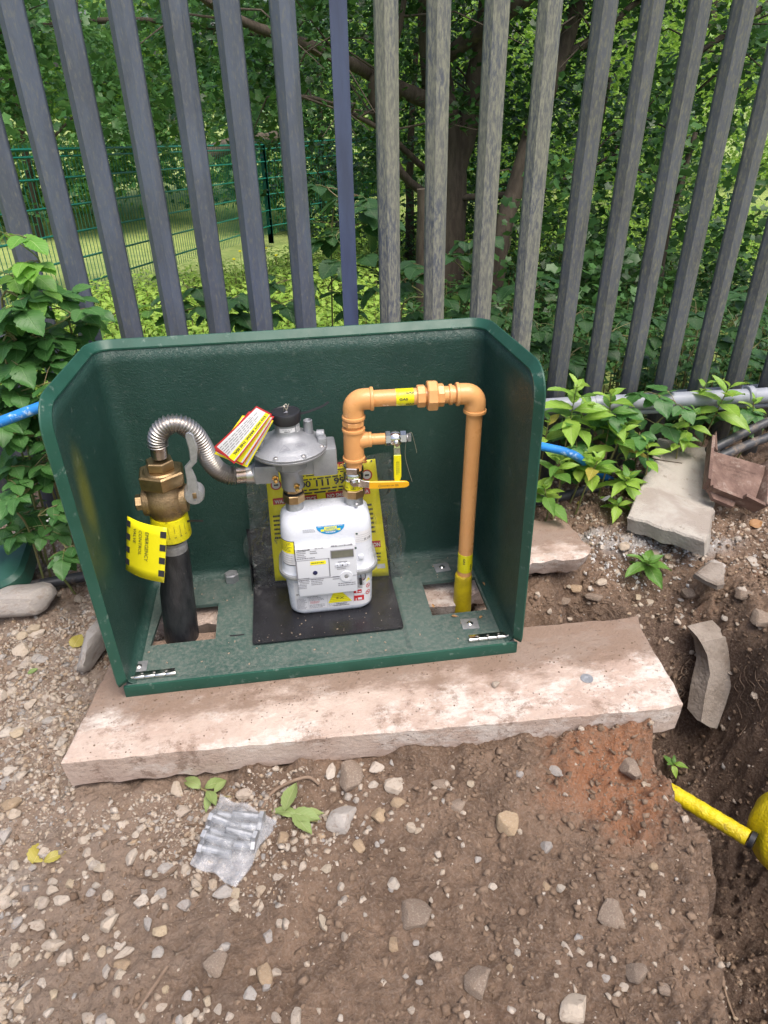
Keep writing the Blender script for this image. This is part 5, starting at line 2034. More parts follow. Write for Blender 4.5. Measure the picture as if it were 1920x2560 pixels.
# left drop: nipples and tee
q = MB()
xl = lambda z: LX + 0.006 * (z - 0.37) / 0.27
q.lathe((xl(.56), LYY, 0.556), up, [(0.021, 0), (0.021, 0.02), (0.0235, 0.021), (0.0235, 0.024)], 24)
q.hexnut((xl(.575), LYY, 0.576), up, 0.0285, 0.014, 8, 0.2)
q.build('nipple', 'orange', orange, 25)
q = MB()
zt0, zt1 = 0.482, 0.566
q.sweep([(xl(zt0), LYY, zt0), (xl(zt1), LYY, zt1)], 0.0262, 24)
beads(q, (xl(zt0), LYY, zt0 + 0.002), up, 0.029)
beads(q, (xl(zt1), LYY, zt1 - 0.002), up, 0.029)
bz = 0.533
q.lathe((xl(bz) + 0.015, LYY, bz), (1, -0.06, 0), [(0.024, 0), (0.019, 0.022), (0.0175, 0.026)], 22)
beads(q, (xl(bz) + 0.041, LYY - 0.0015, bz), (1, -0.06, 0), 0.0195)
q.build('tee', 'orange', orange, 40)
MB().sweep([(xl(bz) + 0.04, LYY - 0.0015, bz), (xl(bz) + 0.085, LYY - 0.004, bz)], 0.0145, 20).build('branch_nipple', 'orange', orange)
MB().sweep([(xl(0.44), LYY, 0.452), (xl(0.49), LYY, 0.492)], 0.0215, 24).build('lower_nipple', 'orange', orange)
# test valve on the branch
tv = thing('test_valve', 'small nickel ball valve with hanging yellow handle on the orange tee branch', 'valve', (0.715, LYY - 0.004, bz))
o = Vector((xl(bz) + 0.080, LYY - 0.004, bz))
q = MB()
q.hexnut(o, (1, -0.06, 0), 0.0185, 0.014, 6, 0.25)
q.lathe(o + Vector((0.013, 0, 0)), (1, -0.06, 0), [(0.0165, 0), (0.0185, 0.004), (0.0195, 0.012), (0.018, 0.022), (0.015, 0.026)], 22)
q.hexnut(o + Vector((0.038, -0.002, 0)), (1, -0.06, 0), 0.0175, 0.016, 6, 0.25)
q.build('body', 'chrome', tv, 30)
q = MB()
q.lathe(o + Vector((0.053, -0.003, 0)), (1, -0.06, 0), [(0.010, 0), (0.010, 0.004)], 14)
q.hexnut(o + Vector((0.057, -0.003, 0)), (1, -0.06, 0), 0.0115, 0.009, 4, 0.8)
q.build('plug', 'galv', tv, 30)
hc = o + Vector((0.026, -0.026, -0.006))
q = MB()
q.lathe(hc + Vector((0, 0.010, 0)), (0, -1, 0), [(0.009, -0.004), (0.009, 0.008), (0.0075, 0.010)], 14)
q.hexnut(hc + Vector((0, 0.0, 0)), (0, -1, 0), 0.006, 0.005, 6)
q.build('stem', 'chrome', tv, 30)
q = MB()
bar(q, [hc + Vector((0, 0.001, 0.006)), hc + Vector((0, 0.001, -0.012)), hc + Vector((0, -0.004, -0.022)), hc + Vector((0, -0.005, -0.045))], (1, 0, 0), [0.012, 0.017, 0.017, 0.018], 0.0025)
q.build('lever', 'chrome', tv, 30)
q = MB()
bar(q, [hc + Vector((0, -0.005, -0.028)), hc + Vector((0, -0.0055, -0.050)), hc + Vector((0, -0.006, -0.088)), hc + Vector((-0.001, -0.006, -0.097)), hc + Vector((-0.001, -0.006, -0.101))], (1, 0, 0), [0.0185, 0.0195, 0.0195, 0.017, 0.009], 0.0062)
gr = q.build('grip', 'yellow_tape', tv, 40)
q = MB()
fh = Frame(hc + Vector((0, -0.0093, -0.044)), (0, 0, -1), (1, 0, 0))
fh.lines(q, 0.0, -0.004, 0.040, 0.005, 3, 0.3, 0.0002, 6, 0.2)
q.build('grip_print', 'ink', gr, 0)
q = MB()
q.sweep(catmull([o + Vector((0.058, -0.004, 0.010)), o + Vector((0.066, -0.012, 0.016)), o + Vector((0.074, -0.010, -0.012)), o + Vector((0.080, -0.012, -0.042))], 6), 0.0005, 5)
q.sweep(catmull([o + Vector((0.052, -0.010, -0.008)), o + Vector((0.049, -0.014, -0.045)), o + Vector((0.057, -0.014, -0.085)), o + Vector((0.068, -0.012, -0.125))], 6), 0.0005, 5)
q.build('loose_wire', 'wire', tv)
# meter outlet valve
mv = thing('meter_valve', 'nickel ball valve with long orange lever above the right of the meter', 'valve', (0.613, 0.26, 0.372))
q = MB()
q.hexnut((0.613, 0.26, 0.3735), up, 0.0300, 0.024, 8, 0.1)
q.build('union_nut', 'brass', mv, 20)
q = MB()
q.lathe((0.613, 0.26, 0.397), up, [(0.0245, 0), (0.0235, 0.010), (0.0228, 0.024), (0.0232, 0.030)], 24)
tp = q.build('tape_band', 'yellow_tape', mv)
q = MB()
for a, za, zb, w_ in ((-0.1, 0.404, 0.422, 0.05), (-0.1, 0.403, 0.4045, 0.5), (0.7, 0.402, 0.4035, 0.5), (-0.9, 0.405, 0.4065, 0.4)):
    c = lambda aa, z: Vector((0.613 + 0.0252 * math.sin(aa), 0.26 - 0.0252 * math.cos(aa), z))
    q.add([c(a - w_ / 2, za), c(a + w_ / 2, za), c(a + w_ / 2, zb), c(a - w_ / 2, zb)], [(0, 1, 2, 3)])
q.build('tape_marks', 'ink', tp, 0)
q = MB()
q.lathe((0.613, 0.26, 0.421), up, [(0.0225, 0), (0.0265, 0.004), (0.0272, 0.014), (0.0245, 0.022), (0.0225, 0.026)], 26)
q.build('body', 'chrome', mv, 35)
q = MB()
q.hexnut((0.614, 0.2595, 0.444), up, 0.0275, 0.019, 6, 0.25)
q.build('top_nut', 'chrome', mv, 20)
hc = Vector((0.614, 0.228, 0.424))
q = MB()
q.lathe(hc + Vector((0, 0.014, 0)), (0, -1, 0), [(0.0125, -0.006), (0.0125, 0.008), (0.011, 0.011)], 16)
q.hexnut(hc + Vector((0, 0.0005, 0)), (0, -1, 0), 0.0075, 0.006, 6)
q.build('stem', 'chrome', mv, 30)
q = MB()
bar(q, [hc + Vector((-0.008, 0.002, 0.001)), hc + Vector((0.010, 0.002, 0.001)), hc + Vector((0.022, -0.006, 0.000)), hc + Vector((0.045, -0.010, -0.002))], (0, 0, 1), [0.016, 0.024, 0.020, 0.019], 0.003)
q.build('lever', 'chrome', mv, 30)
q = MB()
bar(q, [hc + Vector((0.036, -0.0095, -0.002)), hc + Vector((0.060, -0.011, -0.003)), hc + Vector((0.124, -0.013, -0.006)), hc + Vector((0.134, -0.013, -0.0062)), hc + Vector((0.139, -0.013, -0.0062))], (0, 0, 1), [0.0215, 0.0210, 0.0195, 0.016, 0.007], 0.0066)
MT['lever_orange'] = M('lever_orange', (0.78, 0.40, 0.012), rough=0.35)
gr = q.build('grip', 'lever_orange', mv, 40)
q = MB()
fh = Frame(hc + Vector((0.066, -0.0152, -0.0075)), (1, -0.03, -0.03), (0, 0, 1))
fh.ringd(q, -0.003, 0.003, 0.0030, 0.0038, 0.0002)
fh.text(q, 'DOUBLE LIN', 0.003, 0.001, 0.0040, 0.030, 'l', 0.0002)
fh.lines(q, 0.037, 0.0, 0.046, 0.007, 2, 0.4, 0.0002, 6, 0.2)
q.build('grip_print', 'ink', gr, 0)
q = MB()
q.lathe((0.616, 0.2365, 0.360), (0, -1, 0.1), [(0.004, 0), (0.004, 0.006), (0.0055, 0.007), (0.0055, 0.012), (0.003, 0.014)], 10)
q.build('test_nipple', 'galv', mv)


# ================================================================== things lying on the ground
def rock_mesh(seed, sub=3, cuts=13, noise_amp=0.07, name='stone'):
    R = np.random.default_rng(seed)
    bm = bmesh.new()
    bmesh.ops.create_icosphere(bm, subdivisions=sub, radius=1.0)
    P = np.array([v.co[:] for v in bm.verts])
    P = P * (1 + 0.18 * (vnoise(P[:, 0] * 1.7 + seed, P[:, 1] * 1.7 + P[:, 2] * 2.1, seed)[:, None]))
    for k in range(cuts):
        n = R.normal(size=3)
        n /= np.linalg.norm(n)
        d = R.uniform(0.48, 0.82)
        s = P @ n
        over = np.maximum(0, s - d)
        P = P - over[:, None] * n[None] * 0.92
    P = P * (1 + 0.06 * (vnoise(P[:, 0] * 2.6 - P[:, 2] * 2, P[:, 1] * 2.6, seed + 9)[:, None]))
    P = P * (1 + noise_amp * (vnoise(P[:, 0] * 5 + P[:, 2] * 3, P[:, 1] * 5, seed + 3)[:, None]))
    for v, p in zip(bm.verts, P):
        v.co = p
    me = bpy.data.meshes.new(name)
    bm.to_mesh(me)
    bm.free()
    me.shade_smooth()
    me.set_sharp_from_angle(angle=math.radians(28))
    return me


ROCKS = [rock_mesh(100 + k) for k in range(12)]
_rm = {}


def stone(pos, sx, sy, sz, mat, label, cat='stone', group=None, seed=0, rz=0.0, tilt=(0, 0), sink=0.35, name='stone', piece=None):
    key = (seed % 12, mat)
    if key not in _rm:
        me = ROCKS[seed % 12].copy()
        me.materials.append(MT[mat])
        _rm[key] = me
    o = bpy.data.objects.new(name, _rm[key])
    COL.objects.link(o)
    o.location = Vector(pos) + Vector((0, 0, sz * (1 - 2 * sink)))
    o.scale = (sx, sy, sz)
    o.rotation_euler = (tilt[0], tilt[1], rz)
    return tag(o, label, cat, group)


def pxm(pos):
    return float((np.array(pos) - CAM) @ CF) / FPX


def stone_px(px, py, w, h, mat, label, seed, rz=0.0, name='stone', flat=0.55, sink=0.3, tilt=(0, 0)):
    """w, h: size in photo pixels; the ground is seen at an angle so depth is stretched back out"""
    p = on_soil(px, py + h * 0.12)
    k = pxm(p)
    return stone(p, w * k / 2 * 1.12, h * k / 2 * 1.15, min(w, h) * k / 2 * flat * 1.2, mat, label, seed=seed, rz=rz, name=name, sink=sink, tilt=tilt)


C7 = lambda x, y: (x * 0.5787, 1560 + y * 0.5787)
C8 = lambda x, y: (960 + x * 0.5787, 1560 + y * 0.5787)
s5 = 0.5787
# big rock at the left edge, boulder by the housing
p = on_soil(30, 1560)
stone(p + Vector((0.0, 0.06, 0.03)), 0.135, 0.085, 0.06, 'stone_grey', 'large smooth grey brown rock at the left edge under the green lid', seed=1, rz=0.15, sink=0.35, name='rock')
p = on_soil(236, 1650)
stone(p + Vector((0.005, 0.05, 0.02)), 0.05, 0.13, 0.06, 'stone_grey', 'rough grey boulder against the left foot of the green housing', seed=5, rz=-0.15, sink=0.4, name='rock')
LIST7 = [
    (98, 103, 78, 88, 'stone', 'pale tan stone left of the slab above a smaller tan stone'), (165, 40, 84, 55, 'stone', 'pale stone lying just below the large rock at the left'),
    (108, 175, 66, 52, 'stone', 'small pale tan stone touching a larger one left of the slab'), (55, 772, 88, 62, 'rust_stone', 'rounded brown stone at the left edge below the slab corner'),
    (42, 637, 72, 46, 'stone', 'flat grey tan stone at the left edge level with the slab corner'), (38, 585, 50, 30, 'stone', 'thin pale stone at the left edge beside the slab corner'),
    (765, 706, 56, 82, 'stone', 'upright pale stone touching the front of the slab above the bolt bag'), (1050, 732, 82, 62, 'stone', 'pinkish tan stone between the slab and the bolt bag'),
    (1432, 626, 54, 88, 'stone', 'pale wedge stone leaning on the slab front at its middle'), (1475, 835, 150, 148, 'stone_grey', 'large flat grey stone right of the bolt bag'),
    (1550, 950, 62, 74, 'rust_stone', 'tan brown stone just below the large flat grey stone'), (1626, 612, 72, 60, 'stone', 'pale tan stone by the slab front right of the wedge stone'),
    (1612, 690, 52, 36, 'stone', 'small pale stone below the slab front beside a dark clod'), (1522, 655, 120, 140, 'clod', 'dark brown clod against the slab front'),
    (1640, 822, 100, 84, 'rust_stone', 'tan block stone right of the large flat grey stone'), (570, 1000, 56, 78, 'stone', 'pale stone left of the bolt bag'),
    (365, 936, 58, 42, 'stone', 'pale flat stone on the bare soil well left of the bolt bag'), (670, 856, 42, 30, 'stone', 'small white stone left of the top of the bolt bag'),
    (1130, 1146, 48, 42, 'stone', 'pale round stone just right of the lower corner of the bolt bag'), (690, 1166, 62, 60, 'stone_grey', 'grey angular stone below left of the bolt bag'),
    (1010, 1200, 62, 34, 'stone', 'tan stone just under the lower corner of the bolt bag'), (232, 1382, 112, 66, 'stone', 'largest tan slab stone in the gravel at the lower left'),
    (530, 1472, 94, 56, 'rust_stone', 'brown oval stone low in the gravel with a paler one above it'), (545, 1410, 94, 42, 'stone', 'tan flat stone just above the brown oval stone'),
    (170, 1292, 84, 54, 'stone', 'pale triangular stone in the gravel above the largest tan slab stone'), (78, 1286, 68, 46, 'stone_grey', 'grey white stone left of the pale triangular stone'),
    (18, 1165, 64, 84, 'stone', 'pale stone cut by the left edge beside the gravel'), (268, 1190, 82, 46, 'stone', 'pale flat stone in the gravel below the yellow leaf'),
    (226, 1150, 60, 42, 'stone', 'pinkish white stone in the gravel near the yellow leaf'), (470, 1292, 96, 62, 'stone', 'dusty flat stone half buried in the middle of the gravel'),
    (940, 1455, 112, 104, 'clod', 'half buried brown clod in the lower middle'), (1140, 1502, 68, 122, 'rust_stone', 'long brown stone standing on end in the lower middle'),
    (1400, 1282, 52, 100, 'stone', 'long curved tan stone in the soil below the large flat grey stone'), (1280, 1690, 62, 80, 'stone', 'tan oval stone at the bottom edge near the middle'),
    (700, 1650, 62, 44, 'stone', 'tan stone at the bottom edge beside the dry straw'), (972, 1150, 96, 62, 'stone_grey', 'grey slab stone under the lower corner of the bolt bag'),
    (395, 1155, 46, 42, 'stone_grey', 'blue grey angular stone in the gravel left of the bolt bag'), (1225, 925, 62, 60, 'rust_stone', 'brown stone right of the bolt bag'),
    (65, 1045, 58, 56, 'stone', 'pale stone left of the yellow leaf'), (1415, 1050, 54, 44, 'stone', 'tan stone below the two stones right of the bolt bag'),
    (640, 1290, 40, 64, 'stone_grey', 'narrow grey stone in the gravel below the bolt bag'), (20, 905, 60, 90, 'stone_grey', 'grey stone cut by the left edge above the yellow leaf'),
]
for k, (x, y, w, h, mt_, lab) in enumerate(LIST7):
    cx, cy = C7(x, y)
    stone_px(cx, cy, w * s5, h * s5, mt_, lab, k * 5 + 2, rz=rnd.uniform(-0.5, 0.5), flat=rnd.uniform(0.5, 0.75), tilt=(rnd.uniform(-.15, .15), rnd.uniform(-.15, .15)), name='clod' if mt_ == 'clod' else 'stone')
LIST8 = [
    (38, 692, 98, 92, 'stone', 'cream stone below the slab front near its middle'), (250, 690, 88, 62, 'clod', 'grey brown rounded stone below the slab right of the cream stone'),
    (320, 782, 92, 62, 'clod', 'brown half buried stone below the slab, second row'), (535, 855, 112, 112, 'rust_stone', 'flat five sided brown stone in the soil below the slab'),
    (700, 962, 62, 58, 'stone_grey', 'white grey stone in dark soil left of the trench'), (748, 637, 66, 72, 'stone_grey', 'pale grey round stone in red soil below the slab'),
    (140, 1255, 170, 132, 'clod', 'wide grey clod in the middle of the lower soil'), (42, 1112, 58, 62, 'stone', 'tan stone above the wide grey clod'),
    (700, 1122, 36, 78, 'rust_stone', 'thin tan stone standing in dark soil'), (470, 1130, 46, 32, 'stone', 'small pale stone right of centre in the lower soil'),
    (815, 1655, 160, 140, 'stone', 'large pale block stone at the bottom edge'), (1040, 1560, 64, 46, 'stone', 'pale oval stone above right of the large block stone'),
    (1205, 1572, 64, 62, 'clod', 'grey brown stone at the lower right near the trench'), (980, 1245, 132, 140, 'clod', 'big brown clod near the trench at the lower right'),
    (985, 1295, 36, 28, 'stone_grey', 'small white stone on the big brown clod'), (575, 1418, 30, 32, 'stone', 'small tan stone paired with another in the lower middle soil'),
    (545, 1482, 32, 36, 'rust_stone', 'small orange tan stone in the lower soil'), (792, 1402, 40, 72, 'stone', 'long pale stone lying in the lower soil'),
    (960, 1527, 40, 36, 'stone_grey', 'small dark blue grey stone in the lower soil'), (155, 1542, 38, 26, 'stone_grey', 'small slate chip at the lower middle'),
    (232, 1430, 64, 42, 'stone', 'pale flat stone below the wide grey clod'), (1125, 692, 28, 32, 'stone', 'small white stone at the trench edge below the slab'),
    (40, 1380, 60, 66, 'rust_stone', 'brown stone left of the pale flat stone below the wide clod'), (1600, 305, 46, 44, 'stone', 'square white stone in the far bank of the trench'),
    (1160, 1045, 46, 40, 'rust_stone', 'tan stone in the crumbling edge beside the yellow pipe'), (480, 265, 30, 26, 'stone', 'small pale lump lying on the concrete slab'),
    (400, 1540, 150, 120, 'clod', 'broad brown clod at the bottom centre'), (60, 770, 70, 50, 'rust_stone', 'brown stone below the cream stone'),
    (1090, 1500, 110, 90, 'clod', 'grey brown clod above the lower right stones'), (1060, 620, 120, 110, 'clod', 'dark clod under the right end of the slab'),
]
for k, (x, y, w, h, mt_, lab) in enumerate(LIST8):
    cx, cy = C8(x, y)
    if 'concrete slab' in lab:
        p = GZ(cx, cy, 0.003)
        stone(p, 0.013, 0.011, 0.007, mt_, lab, seed=3, sink=0.2)
        continue
    stone_px(cx, cy, w * s5, h * s5, mt_, lab, k * 7 + 1, rz=rnd.uniform(-0.5, 0.5), flat=rnd.uniform(0.45, 0.7), tilt=(rnd.uniform(-.15, .15), rnd.uniform(-.15, .15)), name='clod' if mt_ == 'clod' else 'stone')
for k, (px, py, w, h, mt_, lab) in enumerate([
        (1785, 1415, 70, 40, 'stone_grey', 'grey lump on the rubble below the paving flag'), (1640, 1380, 40, 26, 'stone', 'pale stone under the leafy seedling right of the housing'),
        (1560, 1365, 34, 26, 'stone', 'pale stone left of the leafy seedling'), (1900, 1215, 60, 90, 'stone', 'pale rubble stone at the right edge below the rusty casting'),
        (1880, 1400, 34, 46, 'stone', 'pale pointed stone on the right bank'), (1905, 1540, 60, 80, 'clod', 'clod at the right edge of the bank'),
        (1410, 1500, 44, 28, 'clod', 'clod in the hollow behind the slab'), (1480, 1490, 50, 32, 'clod', 'second clod in the hollow behind the slab'),
        (1440, 1470, 40, 30, 'rust_stone', 'brown stone in the hollow behind the slab'), (1620, 1505, 32, 28, 'stone', 'pale chip on the bank behind the slab end'),
        (1200, 1525, 40, 34, 'clod', 'clod seen inside the right opening of the housing'), (1500, 1455, 36, 26, 'stone', 'small stone on the bank right of the broken slab'),
        (1720, 1480, 44, 36, 'clod', 'brown clod on the bank above the kerb piece'), (1860, 1485, 50, 44, 'clod', 'brown clod on the bank right of the kerb piece'),
        (75, 1760, 40, 28, 'stone', 'tan stone left of the slab half way down'), (120, 1800, 34, 26, 'stone', 'small tan stone near the left end of the slab'), (45, 1830, 44, 30, 'stone', 'pale stone at the far left beside the slab')]):
    stone_px(px, py, w, h, mt_, lab, k * 3 + 4, rz=rnd.uniform(-.6, .6))

# pebbles one can count
LAB = {'l': ('small pale pebble in the gravel left of the bolt bag', 'pebbles left of the bolt bag'), 'r': ('small pebble in the brown soil right of the bolt bag', 'pebbles right of the bolt bag'),
       's': ('small pebble on the soil left of the slab and housing', 'pebbles beside the slab'), 'b': ('small pale chip on the bank right of the housing', 'chips on the right bank')}


def on_slab(x, y):
    if -0.16 < x < 1.42 and -0.27 < y < 0.80 and not (x > 1.40 or (x > 1.05 and 0.11 < y < 0.5)):
        return True
    return False


cnt = 0
tries = 0
while cnt < 235 and tries < 4000:
    tries += 1
    zone = rnd.choices('lrsb', (5, 1.6, 1.6, 1.6))[0]
    if zone == 'l':
        px, py = rnd.uniform(0, 700), rnd.uniform(1950, 2560)
        w = rnd.uniform(16, 40)
    elif zone == 'r':
        px, py = rnd.uniform(700, 1640), rnd.uniform(1920, 2560)
        w = rnd.uniform(12, 28)
    elif zone == 's':
        px, py = rnd.uniform(0, 260), rnd.uniform(1490, 1950)
        w = rnd.uniform(16, 40)
    else:
        px, py = rnd.uniform(1340, 1920), rnd.uniform(1280, 1700)
        w = rnd.uniform(10, 24)
    p = on_soil(px, py)
    if on_slab(p.x, p.y):
        continue
    k = pxm(p)
    r = w * k / 2
    lab, grp = LAB[zone]
    stone(p, r * rnd.uniform(0.9, 1.3), r * rnd.uniform(0.8, 1.2), r * rnd.uniform(0.5, 0.8), 'stone' if rnd.random() < 0.85 else 'stone_grey', lab, 'pebble', grp, rnd.randrange(12), rnd.uniform(0, 6.28), sink=0.28, name='pebble')
    cnt += 1

# gravel and crumbs nobody could count
HULLS = []


def hull_template(seed, n=11):
    R = np.random.default_rng(seed)
    bm = bmesh.new()
    for p in R.normal(size=(n, 3)):
        p = p / np.linalg.norm(p) * R.uniform(0.8, 1.1)
        bm.verts.new(p)
    r = bmesh.ops.convex_hull(bm, input=bm.verts)
    bmesh.ops.triangulate(bm, faces=bm.faces)
    bm.verts.index_update()
    v = np.array([x.co[:] for x in bm.verts])
    f = np.array([[x.index for x in fc.verts] for fc in bm.faces])
    bm.free()
    return v, f


def scatter(N, dens):
    out = []
    while sum(len(o) for o in out) < N:
        x = NR.uniform(-0.75, 2.3, 40000)
        y = NR.uniform(-1.02, 1.1, 40000)
        k = NR.uniform(0, 1, 40000) < dens(x, y)
        bad = (x > -0.115) & (x < 1.385) & (y > -0.215 - 0.025 * x) & (y < 0.09)
        k &= ~bad
        out.append(np.stack([x[k], y[k]], 1))
    return np.concatenate(out)[:N]


def strew(name, N, dens, smin, smax, mat, label, cat, seed, flat=0.7, up=0.0):
    xy = scatter(N, dens)
    per = len(xy) // 5
    Xs, Fs, Ts = [], [], []
    off = 0
    for k in range(5):
        v, f = hull_template(seed + k)
        q = xy[k * per:(k + 1) * per]
        n = len(q)
        s = smin * (smax / smin) ** (NR.uniform(0, 1, n) ** 2.3)
        z = ground_z(q[:, 0], q[:, 1]) + s * up
        S = np.stack([s * NR.uniform(0.8, 1.3, n), s * NR.uniform(0.8, 1.2, n), s * flat * NR.uniform(0.7, 1.2, n)], 1)
        R = rot_rand(n, 0.45)
        T = np.concatenate([q, z[:, None]], 1)
        Xk = np.einsum('nij,nkj->nki', R, v[None] * S[:, None, :]) + T[:, None, :]
        Xs.append(Xk.reshape(-1, 3))
        Fs.append((f[None] + (np.arange(n) * len(v))[:, None, None] + off).reshape(-1))
        Ts.append(np.repeat(NR.uniform(0, 1, n), len(v)))
        off += n * len(v)
    o = raw_mesh(name, np.concatenate(Xs), np.concatenate(Fs), 3, mat, np.concatenate(Ts))
    return tag(o, label, cat, kind='stuff')


gd = lambda x, y: np.clip(0.85 - 0.8 * sstep(0.05, 0.75, x + fbm(x, y, 3, 3, 60) * 0.8), 0.03, 1) * np.clip(0.35 + 2.6 * (fbm(x, y, 3.2, 4, 61) + 0.12), 0.06, 1) + 0.25 * sstep(1.3, 1.5, x) * sstep(0.3, 0.5, y)
strew('gravel', 46000, gd, 0.0016, 0.0120, 'gravel', 'loose mixed gravel strewn over the brown soil', 'gravel', 500)
cd_ = lambda x, y: np.clip(0.35 + 0.8 * sstep(0.3, 1.0, x) + fbm(x, y, 5, 3, 70), 0.05, 1)
strew('soil_crumbs', 34000, cd_, 0.0016, 0.0125, 'crumb', 'brown crumbs of loose soil over the ground and trench', 'soil', 600, 0.8)
pd = lambda x, y: np.exp(-(((x - 1.62) / 0.17) ** 2 + ((y - 0.50) / 0.06) ** 2)) + 0.7 * np.exp(-(((x - 1.42) / 0.12) ** 2 + ((y - 0.60) / 0.03) ** 2))
strew('lime_chips', 900, pd, 0.002, 0.009, 'chalk', 'white limestone chips spilled below the leaning paving flag', 'chips', 700)

# ------------------------------------------------------------------ rusty casting
p0, p1, p2, p3 = GY(1783, 1128, 0.80), GY(1916, 1166, 0.76), GY(1886, 1256, 0.64), GY(1776, 1216, 0.66)
nb = (p1 - p0).cross(p3 - p0).normalized()
if nb.dot(Vector(CAM) - p0) < 0:
    nb = -nb
t = thing('iron_casting', 'rusty cast iron channel bracket leaning on the paving flag', 'casting', p3 - nb * 0.02)
q = MB()
base = [p0, p1, p2, p3]
q.loft([[p - nb * 0.012 for p in base], base])
q.build('web', 'rust', t, 20)


def flange(a, b, out, h, w, th=0.010):
    q = MB()
    o_ = Vector(out).normalized()
    A_ = [a - nb * 0.012, a + nb * h + o_ * w, a + nb * (h + 0.004) + o_ * (w + th), a + o_ * th - nb * 0.014]
    B_ = [b - nb * 0.012, b + nb * h + o_ * w, b + nb * (h + 0.004) + o_ * (w + th), b + o_ * th - nb * 0.014]
    q.loft([A_, B_])
    return q


eu, ev = (p2 - p3), (p0 - p3)
lu, lv_ = eu.length, ev.length
eu.normalize()
ev.normalize()
RM = Matrix((eu, nb.cross(eu), nb)).transposed()


def cbar(u0, v0, u1, v1, h, th, lean=0.0):
    q = MB()
    a_, b_ = p3 + eu * u0 + ev * v0, p3 + eu * u1 + ev * v1
    sd_ = (b_ - a_).normalized().cross(nb)
    A_ = [a_ - nb * 0.014, a_ + sd_ * th - nb * 0.014, a_ + sd_ * (th * 0.8 + lean) + nb * h, a_ + sd_ * (th * 0.1 + lean) + nb * (h + 0.002)]
    B_ = [p + (b_ - a_) for p in A_]
    q.loft([A_, B_])
    return q


cbar(-0.008, -0.012, -0.004, lv_ + 0.030, 0.045, -0.015, -0.018).build('flange', 'rust', t, 20)
cbar(-0.010, -0.004, lu * 0.62, -0.008, 0.028, 0.016, 0.010).build('flange', 'rust', t, 20)
cbar(lu * 0.62, -0.008, lu * 1.05, -0.020, 0.050, 0.016, 0.012).build('flange', 'rust', t, 20)
cbar(lu + 0.012, -0.02, lu + 0.012, lv_ + 0.02, 0.035, 0.015, 0.012).build('flange', 'rust', t, 20)
q = MB()
q.loft([[p3 - ev * 0.010 - nb * 0.012 - eu * 0.01, p3 - ev * 0.045 - nb * 0.02 + eu * 0.02, p3 + eu * lu * 0.55 - ev * 0.050 - nb * 0.02, p3 + eu * lu * 0.62 - ev * 0.010 - nb * 0.012],
        [p3 - ev * 0.010 - nb * 0.0 - eu * 0.01, p3 - ev * 0.045 - nb * 0.006 + eu * 0.02, p3 + eu * lu * 0.55 - ev * 0.050 - nb * 0.006, p3 + eu * lu * 0.62 - ev * 0.010]])
q.build('toe', 'rust', t, 20)
q = MB()
q.loft([[p0 - eu * 0.022 + nb * 0.030, p0 - eu * 0.024 + nb * 0.048 + ev * 0.055, p0 + eu * 0.02 + ev * 0.01], [p - nb * 0.014 for p in (p0 - eu * 0.022 + nb * 0.030, p0 - eu * 0.024 + nb * 0.048 + ev * 0.055, p0 + eu * 0.02 + ev * 0.01)]])
q.build('lug', 'rust', t, 20)
q = MB()
rf = Frame(p3.lerp(p0, 0.55), p1 - p0, p0 - p3)
if rf.n.dot(nb) < 0:
    rf.n = -rf.n
wl = (p1 - p0).length
for s_, vv, x0_, ww in (('U.K. REG. DESIGN', 0.028, 0.18, 0.66), ('PAT. PEND', 0.013, 0.30, 0.40), ('H00001', -0.002, 0.38, 0.26)):
    rf.text(q, s_, wl * x0_, vv, 0.008, wl * ww, 'l', 0.001)
q.build('cast_lettering', 'rust', t, 0)

# ------------------------------------------------------------------ green lid at the left edge
c = GZ(8, 1418, -0.02)
t = thing('green_lid', 'green plastic box lid with a slot lying at the left edge', 'lid', (c.x - 0.06, c.y, -0.05))
q = MB()
lr = [rrect(c.x - 0.07, c.y + 0.01, 0.30, 0.22, 0.06, -0.07, 6), rrect(c.x - 0.07, c.y + 0.01, 0.31, 0.23, 0.06, -0.02, 6), rrect(c.x - 0.07, c.y + 0.01, 0.29, 0.21, 0.055, -0.004, 6), rrect(c.x - 0.07, c.y + 0.01, 0.20, 0.14, 0.04, 0.006, 6)]
RT = Matrix.Rotation(-0.25, 3, 'Y') @ Matrix.Rotation(0.12, 3, 'X')
lr = [[c + RT @ (v - c) for v in r_] for r_ in lr]
q.loft(lr)
q.build('cover', 'lid_green', t, 30)
q = MB()
q.box(c + RT @ Vector((0.012, -0.045, 0.006)), (0.075, 0.008, 0.006), RT, 0.001)
q.build('slot', 'black', t)

# ------------------------------------------------------------------ yellow wrapped pipe in the trench
a, b = GZ(1660, 1968, -0.29), GZ(1870, 2095, -0.29)
d = (b - a).normalized()
t = thing('yellow_trench_pipe', 'yellow tape wrapped pipe crossing the trench', 'pipe', (a + b) / 2 - Vector((0, 0, 0.03)))
q = MB()
n = 60
q.sweep([a - d * 0.08 + (b - a + d * 0.08) * (k / n) for k in range(n + 1)], [0.0205 + 0.0005 * math.sin(k * 0.9) + 0.0003 * math.sin(k * 2.3) for k in range(n + 1)], 24)
q.build('wrapped_pipe', 'yellow_wrap', t, 50)
MB().sweep([b + d * 0.004, b + d * 0.016], 0.0222, 24).build('dark_gap_ring', 'black', t)  # black ring added in place of the dark, shaded gap before the joint
